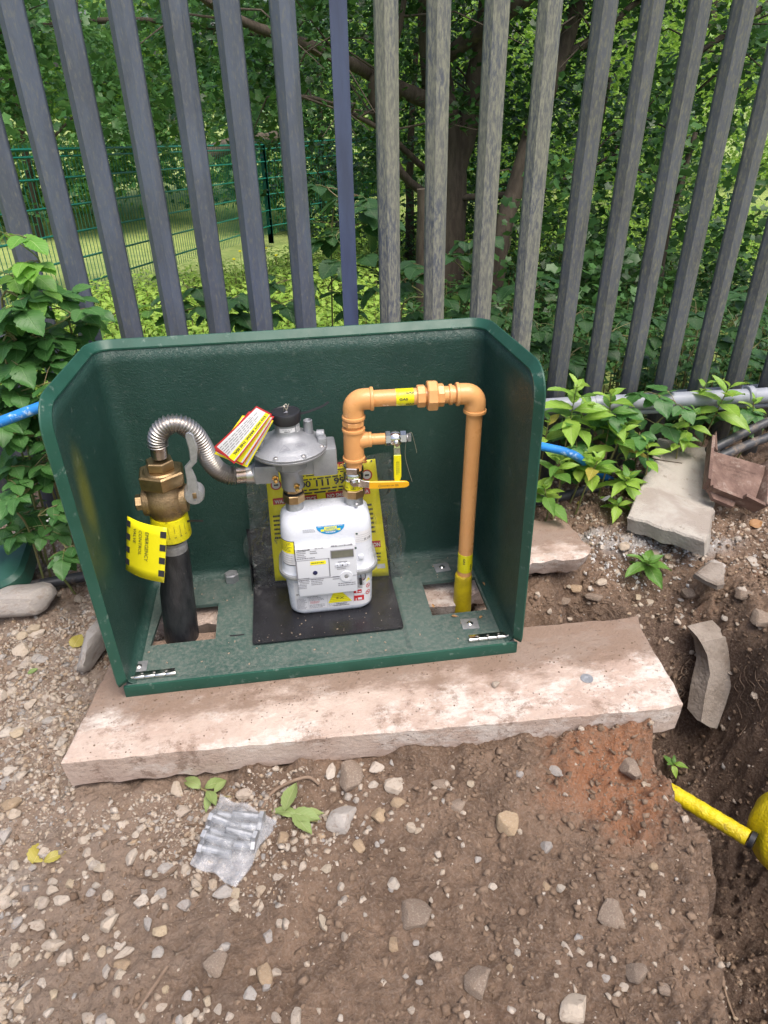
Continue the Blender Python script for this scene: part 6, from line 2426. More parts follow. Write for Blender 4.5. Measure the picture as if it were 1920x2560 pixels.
# wrapped joint
cj = GZ(1962, 2085, -0.30)
q = MB()
rows = []
ax_ = Vector((-0.10, 0.25, 1)).normalized()
_, ua, wa = ring_frame(ax_)
for j_ in range(22):
    f = j_ / 21
    rad = 0.080 * max(0.02, math.sin(math.pi * (0.10 + 0.88 * f))) ** 0.55
    ring = []
    for k in range(72):
        a_ = 2 * math.pi * k / 72
        cr = abs(math.sin(3.5 * a_ + 1.2 * f + 0.6 * math.sin(5 * f))) ** 0.7 * 0.09 + abs(math.sin(8 * a_ - 2.4 * f)) * 0.035
        ring.append(cj + ax_ * (-0.10 + 0.22 * f) + (ua * math.cos(a_) + wa * math.sin(a_)) * rad * (0.94 + cr))
    rows.append(ring)
q.loft(rows)
o = q.build('wrapped_joint', 'yellow_wrap', None, 40, loc=cj - ax_ * 0.10)
tag(o, 'bulky joint bundled in creased yellow tape at the right edge of the trench', 'pipe joint')

# ------------------------------------------------------------------ bag of bolts
bc = [GZ(550, 1985, -0.085), GZ(692, 2048, -0.085), GZ(595, 2216, -0.085), GZ(478, 2158, -0.085)]
gzb = max(gz(p.x, p.y) for p in bc) + 0.004
u_ = (bc[1] - bc[0] + bc[2] - bc[3]).normalized()
v_ = (bc[3] - bc[0]).normalized()
org = sum(bc, Vector()) / 4
org.z = gzb
bw, bl = 0.115, (bc[3] - bc[0]).length
u2 = (u_ - v_ * u_.dot(v_)).normalized()
ks = 0
for r_ in range(5):
    for s_ in ((-0.03, 1), (0.032, -1)):
        if r_ == 4 and s_[1] == -1:
            continue
        cpt = org + v_ * (bl * (-0.27 + 0.125 * r_)) + u2 * (s_[0] * 0.75) + Vector((0, 0, 0.014 + (0.010 if (r_ + ks) % 2 else 0)))
        dd = (u2 * s_[1] + v_ * rnd.uniform(-0.2, 0.2) + Vector((0, 0, rnd.uniform(-.08, .08)))).normalized()
        bo = thing('bolt', 'galvanised hex bolt packed in the clear bag on the soil', 'bolt', cpt, 'bolts in the clear bag')
        q = MB()
        q.hexnut(cpt - dd * 0.036, dd, 0.0145, 0.010, 6, rnd.uniform(0, 1))
        q.build('head', 'galv', bo, 20)
        q = MB()
        prof = [(0.0092, -0.027), (0.0092, 0.006)]
        for k in range(14):
            prof += [(0.0092, 0.008 + 0.002 * k), (0.0083, 0.009 + 0.002 * k)]
        q.lathe(cpt, dd, prof + [(0.005, 0.037)], 12)
        q.build('shank', 'galv', bo, 20)
        ks += 1
t = thing('bolt_bag', 'clear plastic bag of grey bolts lying on the soil', 'bag', org)
for nm, sgn in (('upper_sheet', 1), ('lower_sheet', -1)):
    rows = []
    for j in range(27):
        f = j / 26
        row = []
        for i in range(21):
            g_ = i / 20
            p = bc[0].lerp(bc[1], g_).lerp(bc[3].lerp(bc[2], g_), f)
            p.z = gzb
            e_ = min(1, max(0, min(g_, 1 - g_) * 5)) * min(1, max(0, min(f - 0.07, 0.86 - f) * 6))
            p += (u2 * math.sin(11 * f) * 0.004 + v_ * math.sin(9 * g_) * 0.004)
            lump = 0.030 * e_ ** 0.6 + e_ * 0.016 * float(fbm(p.x, p.y, 45, 2, 90)) + e_ * 0.004 * math.sin(f * bl / 0.023 * 6.28)
            p.z += max(0.002, lump) if sgn > 0 else -0.002
            p.z += 0.004 * (1 - e_) * math.sin(17 * g_ + 5 * f) * (1 if sgn > 0 else 0.6) + 0.003
            row.append(p)
        rows.append(row)
    MB().grid(rows).build(nm, 'film_milky', t, 60)

# ------------------------------------------------------------------ small litter: straw, twigs, roots
q = MB()
a, b = on_soil(420, 2420), on_soil(345, 2530)
tag(MB().sweep([a + Vector((0, 0, 0.006)), (a + b) / 2 + Vector((0.004, 0, 0.012)), b + Vector((0, 0, 0.006))], [0.003, 0.0034, 0.002], 6).build('straw', 'root', None, loc=a), 'dry straw stalk lying on the gravel at the bottom left', 'straw')
pts = [on_soil(x, y) + Vector((0, 0, 0.010)) for x, y in ((655, 2030), (680, 1990), (720, 1965), (770, 1950), (800, 1968))]
tag(MB().sweep(catmull(pts, 6), [0.004] * 25, 8).build('root_stalk', 'root', None, loc=pts[0]), 'bent dry stalk curving over the soil right of the bolt bag', 'stalk')
pts = [on_soil(x, y) + Vector((0, 0, 0.006)) for x, y in ((470, 2065), (500, 2068), (525, 2072))]
tag(MB().sweep(catmull(pts, 6), 0.003, 6).build('twig', 'twig', None, loc=pts[0]), 'short twig poking from beneath the left side of the bolt bag', 'twig')
pts = [on_soil(x, y) + Vector((0, 0, 0.006)) for x, y in ((360, 2198), (400, 2205), (440, 2180), (455, 2150))]
tag(MB().sweep(catmull(pts, 6), 0.0012, 6).build('twig', 'twig', None, loc=pts[0]), 'thin curved twig on the gravel left of the bolt bag', 'twig')
pts = [GZ(1592, 1110, 0.09), GZ(1605, 1135, 0.07), GZ(1640, 1148, 0.075), GZ(1705, 1158, 0.082)]
tag(MB().sweep(catmull(pts, 6), [0.0035 - 0.0001 * k for k in range(19)], 6).build('twig', 'bark', None, loc=pts[-1]), 'dark thin twig lying across the leaning paving flag', 'twig')
q = MB()
R_ = random.Random(9)
for k in range(74):
    if k < 40:
        px, py = R_.uniform(1680, 1760), R_.uniform(1640, 1760)
        dy = R_.uniform(30, 90)
    elif k < 54:
        px, py = R_.uniform(1830, 1900), R_.uniform(1590, 1760)
        dy = R_.uniform(40, 110)
    else:
        px, py = R_.uniform(1340, 1560), R_.uniform(1470, 1530)
        dy = R_.uniform(10, 35)
    pts = []
    x = px
    for j in range(5):
        p = on_soil(x, py + dy * j / 4)
        pts.append(p + Vector((R_.uniform(-.006, .006), -0.004 - R_.uniform(0, 0.012), 0.004 + R_.uniform(0, 0.008))))
        x += R_.uniform(-14, 22)
    q.sweep(catmull(pts, 3), R_.uniform(0.0006, 0.0016), 4)
tag(q.build('roots', 'root', None, 40), 'tangle of thin dry roots hanging from the trench banks', 'roots', kind='stuff')
pts = [on_soil(x, y) + Vector((0, 0, 0.004)) for x, y in ((1770, 2350), (1800, 2400), (1812, 2480), (1840, 2560))]
tag(MB().sweep(catmull(pts, 6), 0.003, 6).build('root_stalk', 'root', None, loc=pts[0]), 'pale root running down the trench edge at the bottom right', 'root')
# bits on the tray
q = MB()
R_ = random.Random(4)
for k in range(60):
    x, y = R_.uniform(0.03, 0.97), R_.uniform(0.02, 0.13) if k % 2 else R_.uniform(0.30, 0.42)
    z = tray_z(x, y) + 0.001
    if 0.31 < x < 0.72 and y > 0.098:
        z = 0.039
    s_ = R_.uniform(0.0008, 0.0028)
    q.box((x, y, z), (s_ * 2, s_, s_), Matrix.Rotation(R_.uniform(0, 3), 3, 'Z'))
for k in range(26):
    x, y = R_.uniform(0.32, 0.70), R_.uniform(0.105, 0.19)
    s_ = R_.uniform(0.0006, 0.002)
    q.box((x, y, 0.0384), (s_ * 1.6, s_, s_), Matrix.Rotation(R_.uniform(0, 3), 3, 'Z'))
tag(q.build('grit', 'gravel', None, 0), 'specks of grit scattered on the green tray and black plate', 'grit', kind='stuff')
# grit on the slab
q = MB()
for k in range(150):
    x = R_.uniform(-0.1, 1.34)
    y = R_.choice((-0.012, R_.uniform(-0.19, -0.01), R_.uniform(-0.08, -0.01)))
    y = y - abs(R_.gauss(0, 0.012))
    if y < -0.195:
        continue
    s_ = R_.uniform(0.0006, 0.0020)
    q.box((x, y, s_ * 0.4), (s_ * 2, s_ * 1.6, s_), Matrix.Rotation(R_.uniform(0, 3), 3, 'Z'))
tag(q.build('slab_grit', 'crumb', None, 0), 'brown grit and crumbs on the concrete slab before the housing', 'grit', kind='stuff')
p = GZ(1467, 1697, 0.0)
tag(MB().lathe(p, (0, 0, 1), [(0.016, 0.0005), (0.016, 0.0022), (0.006, 0.0024), (0.005, 0.0012)], 24).build('washer', 'galv', None, loc=p), 'round steel washer lying on the right of the concrete slab', 'washer')


# ================================================================== plants
def leaf_grid(wfun, rows=10, serr=0.0, droop=0.25, fold=0.35, curl=0.0, name='leaf'):
    cols = [-1, -0.55, 0, 0.55, 1]
    vs, uv = [], []
    for j in range(rows + 1):
        v = j / rows
        w = wfun(v)
        for u in cols:
            k = 1 + (serr * (1 if j % 2 else -1) if abs(u) == 1 else 0)
            x = u * w * k
            y = v + (0.04 * serr * 8 * abs(u) if abs(u) == 1 else 0)
            z = fold * abs(x) - droop * v * v + curl * math.sin(6 * v + 2 * u) * 0.05
            vs.append((x, y, z))
            uv.append((u, v))
    n = len(cols)
    fs = [(j * n + i, j * n + i + 1, (j + 1) * n + i + 1, (j + 1) * n + i) for j in range(rows) for i in range(n - 1)]
    me = bpy.data.meshes.new(name)
    me.from_pydata(vs, [], fs)
    ul = me.uv_layers.new(name='UVMap')
    for lp in me.loops:
        ul.data[lp.index].uv = uv[lp.vertex_index]
    me.shade_smooth()
    return me


wb = lambda v: 0.235 * max(0, math.sin(math.pi * min(1, v ** 0.85))) ** 0.85 + 0.008
wr = lambda v: 0.40 * max(0, math.sin(math.pi * min(1, v ** 0.68))) ** 0.75 + 0.006
LM = {}
for nm, f_, se, dr_, fo in (('balsam', wb, 0.05, 0.26, 0.28), ('bramble', wr, 0.07, 0.12, 0.16)):
    LM[nm] = [leaf_grid(f_, 12, se, dr_ * k, fo, c_) for k, c_ in ((0.6, 0.4), (1.2, 0.8), (1.9, 1.0))]
_lm = {}


def leaf_mesh(kind, i, mat):
    key = (kind, i, mat)
    if key not in _lm:
        me = LM[kind][i].copy()
        me.name = 'leaf'
        me.materials.append(MT[mat])
        _lm[key] = me
    return _lm[key]


def add_leaf(plant, pos, d, L_, kind, mat, roll=0.0, R=rnd):
    d = Vector(d).normalized()
    x = d.cross(Vector((0, 0, 1)))
    if x.length < 1e-3:
        x = Vector((1, 0, 0))
    x.normalize()
    z = x.cross(d)
    m3 = Matrix((x, d, z)).transposed() @ Matrix.Rotation(roll, 3, 'Y')
    o = bpy.data.objects.new('leaf', leaf_mesh(kind, R.randrange(3), mat))
    COL.objects.link(o)
    o.parent = plant
    m4 = (m3 * L_).to_4x4()
    m4.translation = Vector(pos) - Vector(plant.location)
    o.matrix_local = m4
    return o


def balsam(top, base, n, L_, label, mat='leaf_balsam', R=rnd, spread=0.06, yellow=0, group=None, stem_r=0.004):
    top, base = Vector(top), Vector(base)
    t = thing('balsam_plant', label, 'plant', base, group)
    mid = base.lerp(top, 0.5) + Vector((R.uniform(-.03, .03), R.uniform(-.02, .02), 0))
    st = catmull([base, mid, top], 6)
    MB().sweep(st, [stem_r * (1 - 0.6 * k / (len(st) - 1)) for k in range(len(st))], 8).build('stem', 'stem', t)
    a = R.uniform(0, 6.28)
    for k in range(n):
        f = k / max(1, n - 1)
        a += 2.4 + R.uniform(-.3, .3)
        el = 0.95 - 1.05 * f + R.uniform(-.15, .15)          # young leaves upright, old ones drooping
        pos = top.lerp(st[len(st) // 2], 0.55 * f * min(1, spread / 0.06)) + Vector((0, 0, 0.0))
        ln = L_ * (0.45 + 0.6 * min(1, f * 1.6)) * R.uniform(0.85, 1.15)
        m_ = mat if not (yellow and R.random() < yellow) else 'leaf_yellow'
        if mat == 'leaf_balsam' and R.random() < 0.22:
            m_ = 'leaf_balsam_dark'
        add_leaf(t, pos, (math.cos(a) * math.cos(el), math.sin(a) * math.cos(el), math.sin(el)), ln, 'balsam', m_, R.uniform(-.25, .25))
    return t


BAL = [  # top pixel, depth y, leaves, leaf length, label
    (1443, 962, 0.82, 12, 0.085, 'bright green balsam with a broad leaf rosette beside the upper right corner of the housing'),
    (1528, 985, 0.86, 11, 0.080, 'balsam rosette over the grey conduit, second from the housing'),
    (1466, 1010, 0.84, 9, 0.085, 'long leaved balsam hanging below the grey conduit near the housing'),
    (1372, 1050, 0.80, 11, 0.070, 'balsam growing close against the right wall of the housing'),
    (1565, 1055, 0.86, 11, 0.065, 'balsam rosette below the conduit above the drooping balsam'),
    (1560, 1072, 0.80, 7, 0.075, 'small balsam left of the dark bramble leaves'),
    (1495, 1150, 0.74, 13, 0.072, 'spotted balsam rosette low down between the housing and the paving flag'),
    (1568, 1195, 0.72, 13, 0.070, 'balsam with a yellowing leaf against the front edge of the paving flag'),
    (1700, 1080, 0.88, 10, 0.055, 'small balsam just behind the paving flag'),
    (1738, 1030, 0.90, 11, 0.062, 'balsam under the conduit above the paving flag'),
    (1822, 968, 0.90, 11, 0.088, 'large leaved balsam arching over the conduit at the right'),
    (1765, 960, 1.00, 9, 0.06, 'balsam leaves in front of the pales at the right'),
    (1885, 1000, 0.92, 10, 0.05, 'small leafy weed over the conduit at the right edge'),
    (1362, 1220, 0.66, 10, 0.070, 'low balsam by the right wall of the housing above the broken slab'),
    (1400, 1150, 0.70, 10, 0.066, 'balsam half way down beside the right wall of the housing'),
    (1450, 1130, 0.78, 9, 0.062, 'balsam in the gap behind the spotted rosette'),
    (1620, 1110, 0.78, 8, 0.060, 'balsam bending over the back edge of the paving flag'),
    (1545, 1260, 0.68, 8, 0.052, 'drooping balsam tip in front of the paving flag corner'),
]
for px, py, Y, n, L_, lab in BAL:
    top = GY(px, py, Y)
    bx = top.x + rnd.uniform(-0.05, 0.03)
    balsam(top, (bx, Y + rnd.uniform(0, 0.06), gz(bx, Y) - 0.01), n - 1, L_ * 1.34, lab, yellow=0.012)
s_ = on_soil(1612, 1440)
balsam(s_ + Vector((0, 0, 0.055)), s_ - Vector((0, 0, 0.01)), 10, 0.085, 'single leafy balsam seedling in the bare soil right of the housing', 'leaf_balsam_dark', spread=0.02)
s_ = on_soil(1674, 1925)
balsam(s_ + Vector((0, -0.01, 0.045)), s_, 6, 0.042, 'small bright seedling growing in the trench below the slab end', spread=0.02, stem_r=0.002)
# yellowed leaves
for px, py, Y, lab in ((1433, 1088, 0.80, 'yellow balsam leaf hanging beside the right wall of the housing'),):
    t = thing('yellow_leaf', lab, 'leaf', GY(px, py, Y))
    add_leaf(t, t.location + Vector((0, 0, 0.03)), (0.1, -0.3, -1), 0.055, 'balsam', 'leaf_yellow')
for px, py, d_, L_, mt_, lab in ((1374, 1275, (0.5, -1, 0.1), 0.045, 'leaf_yellow', 'yellow fallen leaf on the soil by the right wall of the housing'),
                                 (1440, 1265, (1, 0.3, 0.1), 0.04, 'leaf_yellow', 'pale yellow fallen leaf under the low balsams'),
                                 (85, 2165, (0.3, 1, 0.1), 0.055, 'leaf_yellow', 'yellowing lobed leaf lying on the gravel at the left'), (110, 2160, (0.9, 0.3, 0.2), 0.045, 'leaf_yellow', 'second yellow leaf blade lying on the gravel at the left'),
                                 (1875, 1320, (1, 0.2, 0.3), 0.05, 'leaf_brown', 'dry brown curled leaf on the right bank'), (70, 1690, (0.8, 0.4, 0.2), 0.03, 'leaf_wilt', 'scrap of green leaf on the gravel left of the slab'),
                                 (185, 1625, (0.3, 0.9, 0.3), 0.05, 'leaf_yellow', 'dull yellow leaf beside the grey boulder at the left')):
    p = on_soil(px, py) + Vector((0, 0, 0.008))
    t = thing('fallen_leaf', lab, 'leaf', p)
    add_leaf(t, p, d_, L_, 'balsam' if L_ < 0.05 else 'bramble', mt_, 0.3)
for k, (px, py) in enumerate(((1090, 1378), (1215, 1465), (1205, 1540), (1128, 1540), (1085, 1520))):
    x, y = GZ(px, py, 0.037)[:2]
    t = thing('leaf_scrap', 'small dry tan leaf scrap on the right of the green tray', 'leaf', (x, y, 0.038), 'dry leaf scraps on the tray')
    add_leaf(t, (x, y, 0.038), (math.cos(k * 2), math.sin(k * 2), 0.3), 0.016, 'balsam', 'leaf_brown')
p = GY(1512, 1240, 0.70)
t = thing('white_flower', 'single white petal among the low balsams right of the housing', 'flower', p)
add_leaf(t, p + Vector((0, 0, -0.02)), (0.1, -0.5, 1), 0.045, 'bramble', 'white_petal')
# wilted pulled weeds by the bolt bag
for px, py, dirs, L_, mt_, lab in ((505, 1980, ((-0.6, 0.5), (0.9, 0.5), (0.3, -0.6), (-0.2, -0.9), (0.7, 0.9)), 0.06, 'leaf_wilt', 'wilted weed sprig lying at the top left of the bolt bag'),
                                   (715, 2040, ((0.3, 1), (0.9, -0.35), (0.6, -0.8), (-0.5, 0.3), (1, 0.3)), 0.078, 'leaf_wilt', 'wilted pale green leaves on the soil right of the bolt bag')):
    p = on_soil(px, py) + Vector((0, 0, 0.012))
    t = thing('wilted_sprig', lab, 'plant', p)
    MB().sweep([p, p + Vector((0.04, -0.03, 0.004)), p + Vector((0.07, -0.03, -0.004))], 0.0022, 6).build('stem', 'stem', t)
    for k, (dx_, dy_) in enumerate(dirs):
        add_leaf(t, p + Vector((0.008 * k, -0.005 * k, 0.004)), (dx_, dy_, 0.12), L_ * (1 - 0.08 * k), 'balsam', mt_, rnd.uniform(-.4, .4))


def bramble(nodes, base, L_, label, mat='leaf_bramble', per=2, jit=0.05, R=rnd, face=None, group=None):
    """nodes: points the cane passes; each carries leaves of three leaflets"""
    base = Vector(base)
    t = thing('bramble', label, 'bramble', base, group)
    nodes = [Vector(p) for p in nodes]
    st = catmull([base] + nodes, 5)
    MB().sweep(st, [0.004 * (1 - 0.6 * k / (len(st) - 1)) for k in range(len(st))], 6).build('cane', 'stem', t)
    for p in nodes:
        for k in range(per):
            a = R.uniform(0, 6.28)
            pd_ = Vector((math.cos(a), math.sin(a) - 0.5, R.uniform(-.2, .5))).normalized()
            e = p + pd_ * jit * R.uniform(0.5, 1.4)
            MB().sweep([p, p.lerp(e, 0.5) + Vector((0, 0, 0.006)), e], 0.0012, 5).build('petiole', 'stem', t)
            fw = (pd_ + Vector((0, -0.45, -0.55))).normalized()
            sd_ = fw.cross(Vector((0, 0, 1))).normalized()
            s = L_ * R.uniform(0.75, 1.2)
            add_leaf(t, e, fw, s, 'bramble', mat, R.uniform(-.3, .3))
            for sg in (-1, 1):
                add_leaf(t, e - pd_ * 0.01, (sd_ * sg + fw * 0.35 + Vector((0, 0, R.uniform(-.3, .2)))), s * 0.82, 'bramble', mat, R.uniform(-.35, .35))
    return t


def bpx(lst, Y, dy=0.05):
    return [GY(x, y, Y + rnd.uniform(-dy, dy)) for x, y in lst]


BR = [
    ([(10, 800), (60, 745), (30, 690), (100, 655), (25, 590)], 0.80, 0.085, 'young light green bramble shoot at the left edge before the fence', 'leaf_bramble_young', 2),
    ([(140, 905), (120, 850), (60, 850), (175, 790), (120, 760)], 0.84, 0.090, 'bramble with large leaves left of the upper corner of the housing', 'leaf_bramble', 2),
    ([(15, 900), (40, 850), (-10, 800), (30, 770)], 0.72, 0.105, 'large leaved bramble at the far left above the blue pipe', 'leaf_bramble', 2),
    ([(130, 1060), (95, 1000), (40, 985), (110, 960)], 0.72, 0.080, 'bramble just below the blue pipe left of the housing', 'leaf_bramble', 2),
    ([(60, 1150), (30, 1080), (85, 1090), (10, 1040)], 0.66, 0.078, 'bramble at the left edge under the blue pipe', 'leaf_bramble', 2),
    ([(150, 1210), (130, 1150), (85, 1170), (140, 1110)], 0.68, 0.070, 'bramble with white buds beside the left wall of the housing', 'leaf_bramble', 2),
    ([(70, 1320), (30, 1260), (75, 1220), (20, 1200)], 0.60, 0.075, 'low bramble above the green lid', 'leaf_bramble', 2),
    ([(130, 1400), (165, 1370), (120, 1330), (95, 1290)], 0.56, 0.068, 'trailing bramble tip on the ground between the lid and the housing', 'leaf_bramble', 2),
    ([(1600, 1120), (1640, 1060), (1690, 1010), (1640, 985)], 0.93, 0.075, 'bramble with ribbed leaves over the conduit above the paving flag', 'leaf_bramble', 2),
    ([(1560, 1190), (1540, 1150), (1575, 1110), (1600, 1080)], 0.90, 0.078, 'dark bramble in the shade between the balsams', 'leaf_bramble', 2),
    ([(1840, 1060), (1800, 1040), (1860, 1020)], 0.95, 0.065, 'bramble under the conduit behind the rusty casting', 'leaf_bramble', 2),
    ([(1430, 1160), (1410, 1130), (1440, 1100)], 0.88, 0.065, 'shaded bramble behind the balsams near the housing', 'leaf_bramble', 2),
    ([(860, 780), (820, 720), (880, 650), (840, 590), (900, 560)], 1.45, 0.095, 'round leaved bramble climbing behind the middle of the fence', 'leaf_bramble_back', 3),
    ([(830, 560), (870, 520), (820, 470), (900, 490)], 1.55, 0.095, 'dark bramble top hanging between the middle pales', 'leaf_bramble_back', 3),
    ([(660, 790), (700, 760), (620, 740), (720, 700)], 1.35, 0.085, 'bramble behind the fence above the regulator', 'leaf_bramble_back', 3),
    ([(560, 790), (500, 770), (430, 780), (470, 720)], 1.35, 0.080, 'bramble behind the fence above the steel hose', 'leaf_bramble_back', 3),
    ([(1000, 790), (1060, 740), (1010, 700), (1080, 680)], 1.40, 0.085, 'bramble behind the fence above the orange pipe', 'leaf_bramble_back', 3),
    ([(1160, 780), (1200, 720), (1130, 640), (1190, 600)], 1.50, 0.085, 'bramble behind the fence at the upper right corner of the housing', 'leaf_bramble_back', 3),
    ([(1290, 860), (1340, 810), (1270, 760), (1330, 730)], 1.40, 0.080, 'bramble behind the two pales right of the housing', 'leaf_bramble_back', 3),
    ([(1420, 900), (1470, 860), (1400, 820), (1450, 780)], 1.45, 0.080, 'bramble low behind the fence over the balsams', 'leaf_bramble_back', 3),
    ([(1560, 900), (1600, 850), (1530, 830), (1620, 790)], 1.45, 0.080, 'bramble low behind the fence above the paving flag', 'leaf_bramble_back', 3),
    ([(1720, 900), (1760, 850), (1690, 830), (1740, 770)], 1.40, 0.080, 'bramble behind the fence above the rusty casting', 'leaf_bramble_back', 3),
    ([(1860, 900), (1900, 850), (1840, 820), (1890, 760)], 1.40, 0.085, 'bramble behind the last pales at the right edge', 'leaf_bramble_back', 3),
    ([(60, 960), (20, 920), (80, 900), (150, 890), (110, 850)], 0.78, 0.085, 'bramble with mid green leaves just above the blue pipe', 'leaf_bramble', 3),
    ([(90, 830), (40, 790), (130, 740), (80, 700)], 0.90, 0.085, 'bramble against the second pale from the left', 'leaf_bramble', 3),
    ([(-20, 1000), (30, 1010), (70, 1040), (10, 1090)], 0.80, 0.085, 'shaded bramble at the left edge behind the lower leaves', 'leaf_bramble', 3),
    ([(170, 1080), (150, 1030), (110, 1020), (60, 1000)], 0.86, 0.080, 'bramble behind the left wall of the housing near the blue pipe', 'leaf_bramble', 3),
    ([(40, 1180), (100, 1160), (150, 1170), (20, 1150)], 0.76, 0.080, 'thick bramble midway between the blue pipe and the green lid', 'leaf_bramble', 3),
    ([(140, 1290), (100, 1270), (50, 1290), (10, 1310)], 0.72, 0.078, 'bramble behind the white bud sprig', 'leaf_bramble', 3),
    ([(180, 840), (200, 800), (150, 770)], 0.95, 0.080, 'bramble beside the upper left corner of the housing at the pales', 'leaf_bramble', 3),
    ([(1480, 1100), (1500, 1060), (1530, 1030), (1470, 1040)], 0.94, 0.070, 'bramble tangled beneath the conduit nearest the housing', 'leaf_bramble', 3),
    ([(330, 800), (280, 790), (230, 820), (370, 780)], 1.35, 0.070, 'low bramble behind the fence above the left corner of the housing', 'leaf_bramble_young', 2),
]
for lst, Y, L_, lab, mt_, per in BR:
    nd = bpx(lst, Y)
    b0 = nd[0]
    z0 = gz(b0.x, Y) if Y < 1.1 else -0.12
    if Y < 1.1 and lst[0][0] < 400:
        L_ *= 0.84
        per += 1
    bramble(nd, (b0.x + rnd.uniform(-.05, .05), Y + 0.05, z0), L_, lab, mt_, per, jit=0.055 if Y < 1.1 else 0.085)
# white bud sprig of the bramble
p = GY(126, 1295, 0.62)
t = thing('bramble_buds', 'small sprig of white bramble buds beside the left wall of the housing', 'flower', p)
q = MB()
q.sweep([p + Vector((0, 0, 0.05)), p + Vector((0.004, 0, 0.02)), p], 0.0012, 5)
q.build('stalk', 'stem', t)
for k in range(9):
    c = p + Vector((rnd.uniform(-.014, .014), rnd.uniform(-.01, .01), rnd.uniform(-.012, .02)))
    MB().lathe(c, (0, 0, 1), [(0.001, -0.004), (0.0036, -0.001), (0.0036, 0.001), (0.001, 0.004)], 8).build('bud', 'white_petal', t)

# ------------------------------------------------------------------ leaf masses
L5v = [(0, 0, 0), (-0.30, 0.42, 0.08), (0.30, 0.42, 0.08), (0, 1, -0.10), (0, 0.45, 0)]
L5f = [(0, 4, 1), (0, 2, 4), (1, 4, 3), (4, 2, 3)]
lob = []
for k in range(11):
    a = -math.pi / 2 + 2 * math.pi * (k + 0.5) / 11 * 1.0
    r = 0.50 if k % 2 else 0.385
    if k in (0, 10):
        r = 0.20
    lob.append((r * math.cos(a), 0.5 + r * math.sin(a), 0.10 * abs(math.cos(a)) * r / 0.5 - 0.05))
LBv = [(0, 0.45, 0)] + lob
LBf = [(0, k + 1, (k + 1) % 11 + 1) for k in range(11)]


def blob_points(c, r, ncl, per, sig, shell=0.55):
    d = NR.normal(size=(ncl, 3))
    d /= np.linalg.norm(d, axis=1)[:, None]
    rr = shell + (1 - shell) * NR.uniform(0, 1, ncl) ** 0.6
    C_ = np.array(c) + d * rr[:, None] * np.array(r)
    n = NR.integers(int(per * 0.5), int(per * 1.5) + 1, ncl)
    idx = np.repeat(np.arange(ncl), n)
    P = C_[idx] + NR.normal(size=(len(idx), 3)) * np.array([sig, sig, sig * 0.55])
    tn = NR.uniform(0, 1, ncl)[idx] * 0.55 + NR.uniform(0, 0.45, len(idx))
    return P, tn


def crown(name, blobs, size, mat, parent=None, lobed=False, tilt=0.55, sig=0.14, label=None, cat=None, kind=None, zmin=None):
    P, T_ = [], []
    for c, r, ncl, per in blobs:
        p, t_ = blob_points(c, r, ncl, per, sig)
        P.append(p)
        T_.append(t_)
    P = np.concatenate(P)
    T_ = np.concatenate(T_)
    if zmin is not None:
        k = P[:, 2] > zmin
        P, T_ = P[k], T_[k]
    S = size * NR.uniform(0.6, 1.3, len(P))
    tv, tf = (LBv, LBf) if lobed else (L5v, L5f)
    R = rot_rand(len(P), tilt)
    loc = tuple(rootloc(parent)) if parent else (0, 0, 0)
    o = mass(name, tv, tf, P, R, S, mat, T_, loc, False, parent)
    if parent is None:
        tag(o, label, cat, None, kind)
    return o


def limb(path, r0, r1, k=8, wob=0.005):
    P = catmull(path, k)
    n = len(P)
    P = [p + Vector((rnd.uniform(-wob, wob), rnd.uniform(-wob, wob), rnd.uniform(-wob, wob) * 0.4)) * min(1, i / 3) for i, p in enumerate(P)]
    return P, [r0 + (r1 - r0) * i / (n - 1) for i in range(n)]


def tree(name, label, base, limbs, blobs, size, mat, lobed=False, sig=0.14, tilt=0.55, cat='tree', twigs=0):
    t = thing(name, label, cat, base)
    for i, (path, r0, r1) in enumerate(limbs):
        P, r = limb(path, r0, r1)
        q = MB()
        q.sweep(P, r, 16)
        o = q.build('trunk' if i == 0 else 'branch', 'bark', t, 60)
        if twigs and i:
            q = MB()
            for k in range(twigs):
                a = P[rnd.randrange(len(P) // 3, len(P))]
                d_ = Vector((rnd.gauss(0, 1), rnd.gauss(0, 1), rnd.gauss(0.1, 0.6))).normalized()
                L_ = rnd.uniform(0.25, 0.7)
                q.sweep([a, a + d_ * L_ * 0.5 + Vector((0, 0, 0.04)), a + d_ * L_ + Vector((rnd.uniform(-.1, .1), 0, rnd.uniform(-.15, .05)))], [0.008, 0.005, 0.002], 5)
            tag(q.build('twigs', 'bark', o, 60), kind='stuff')
    crown('crown', blobs, size, mat, t, lobed, tilt, sig)
    return t


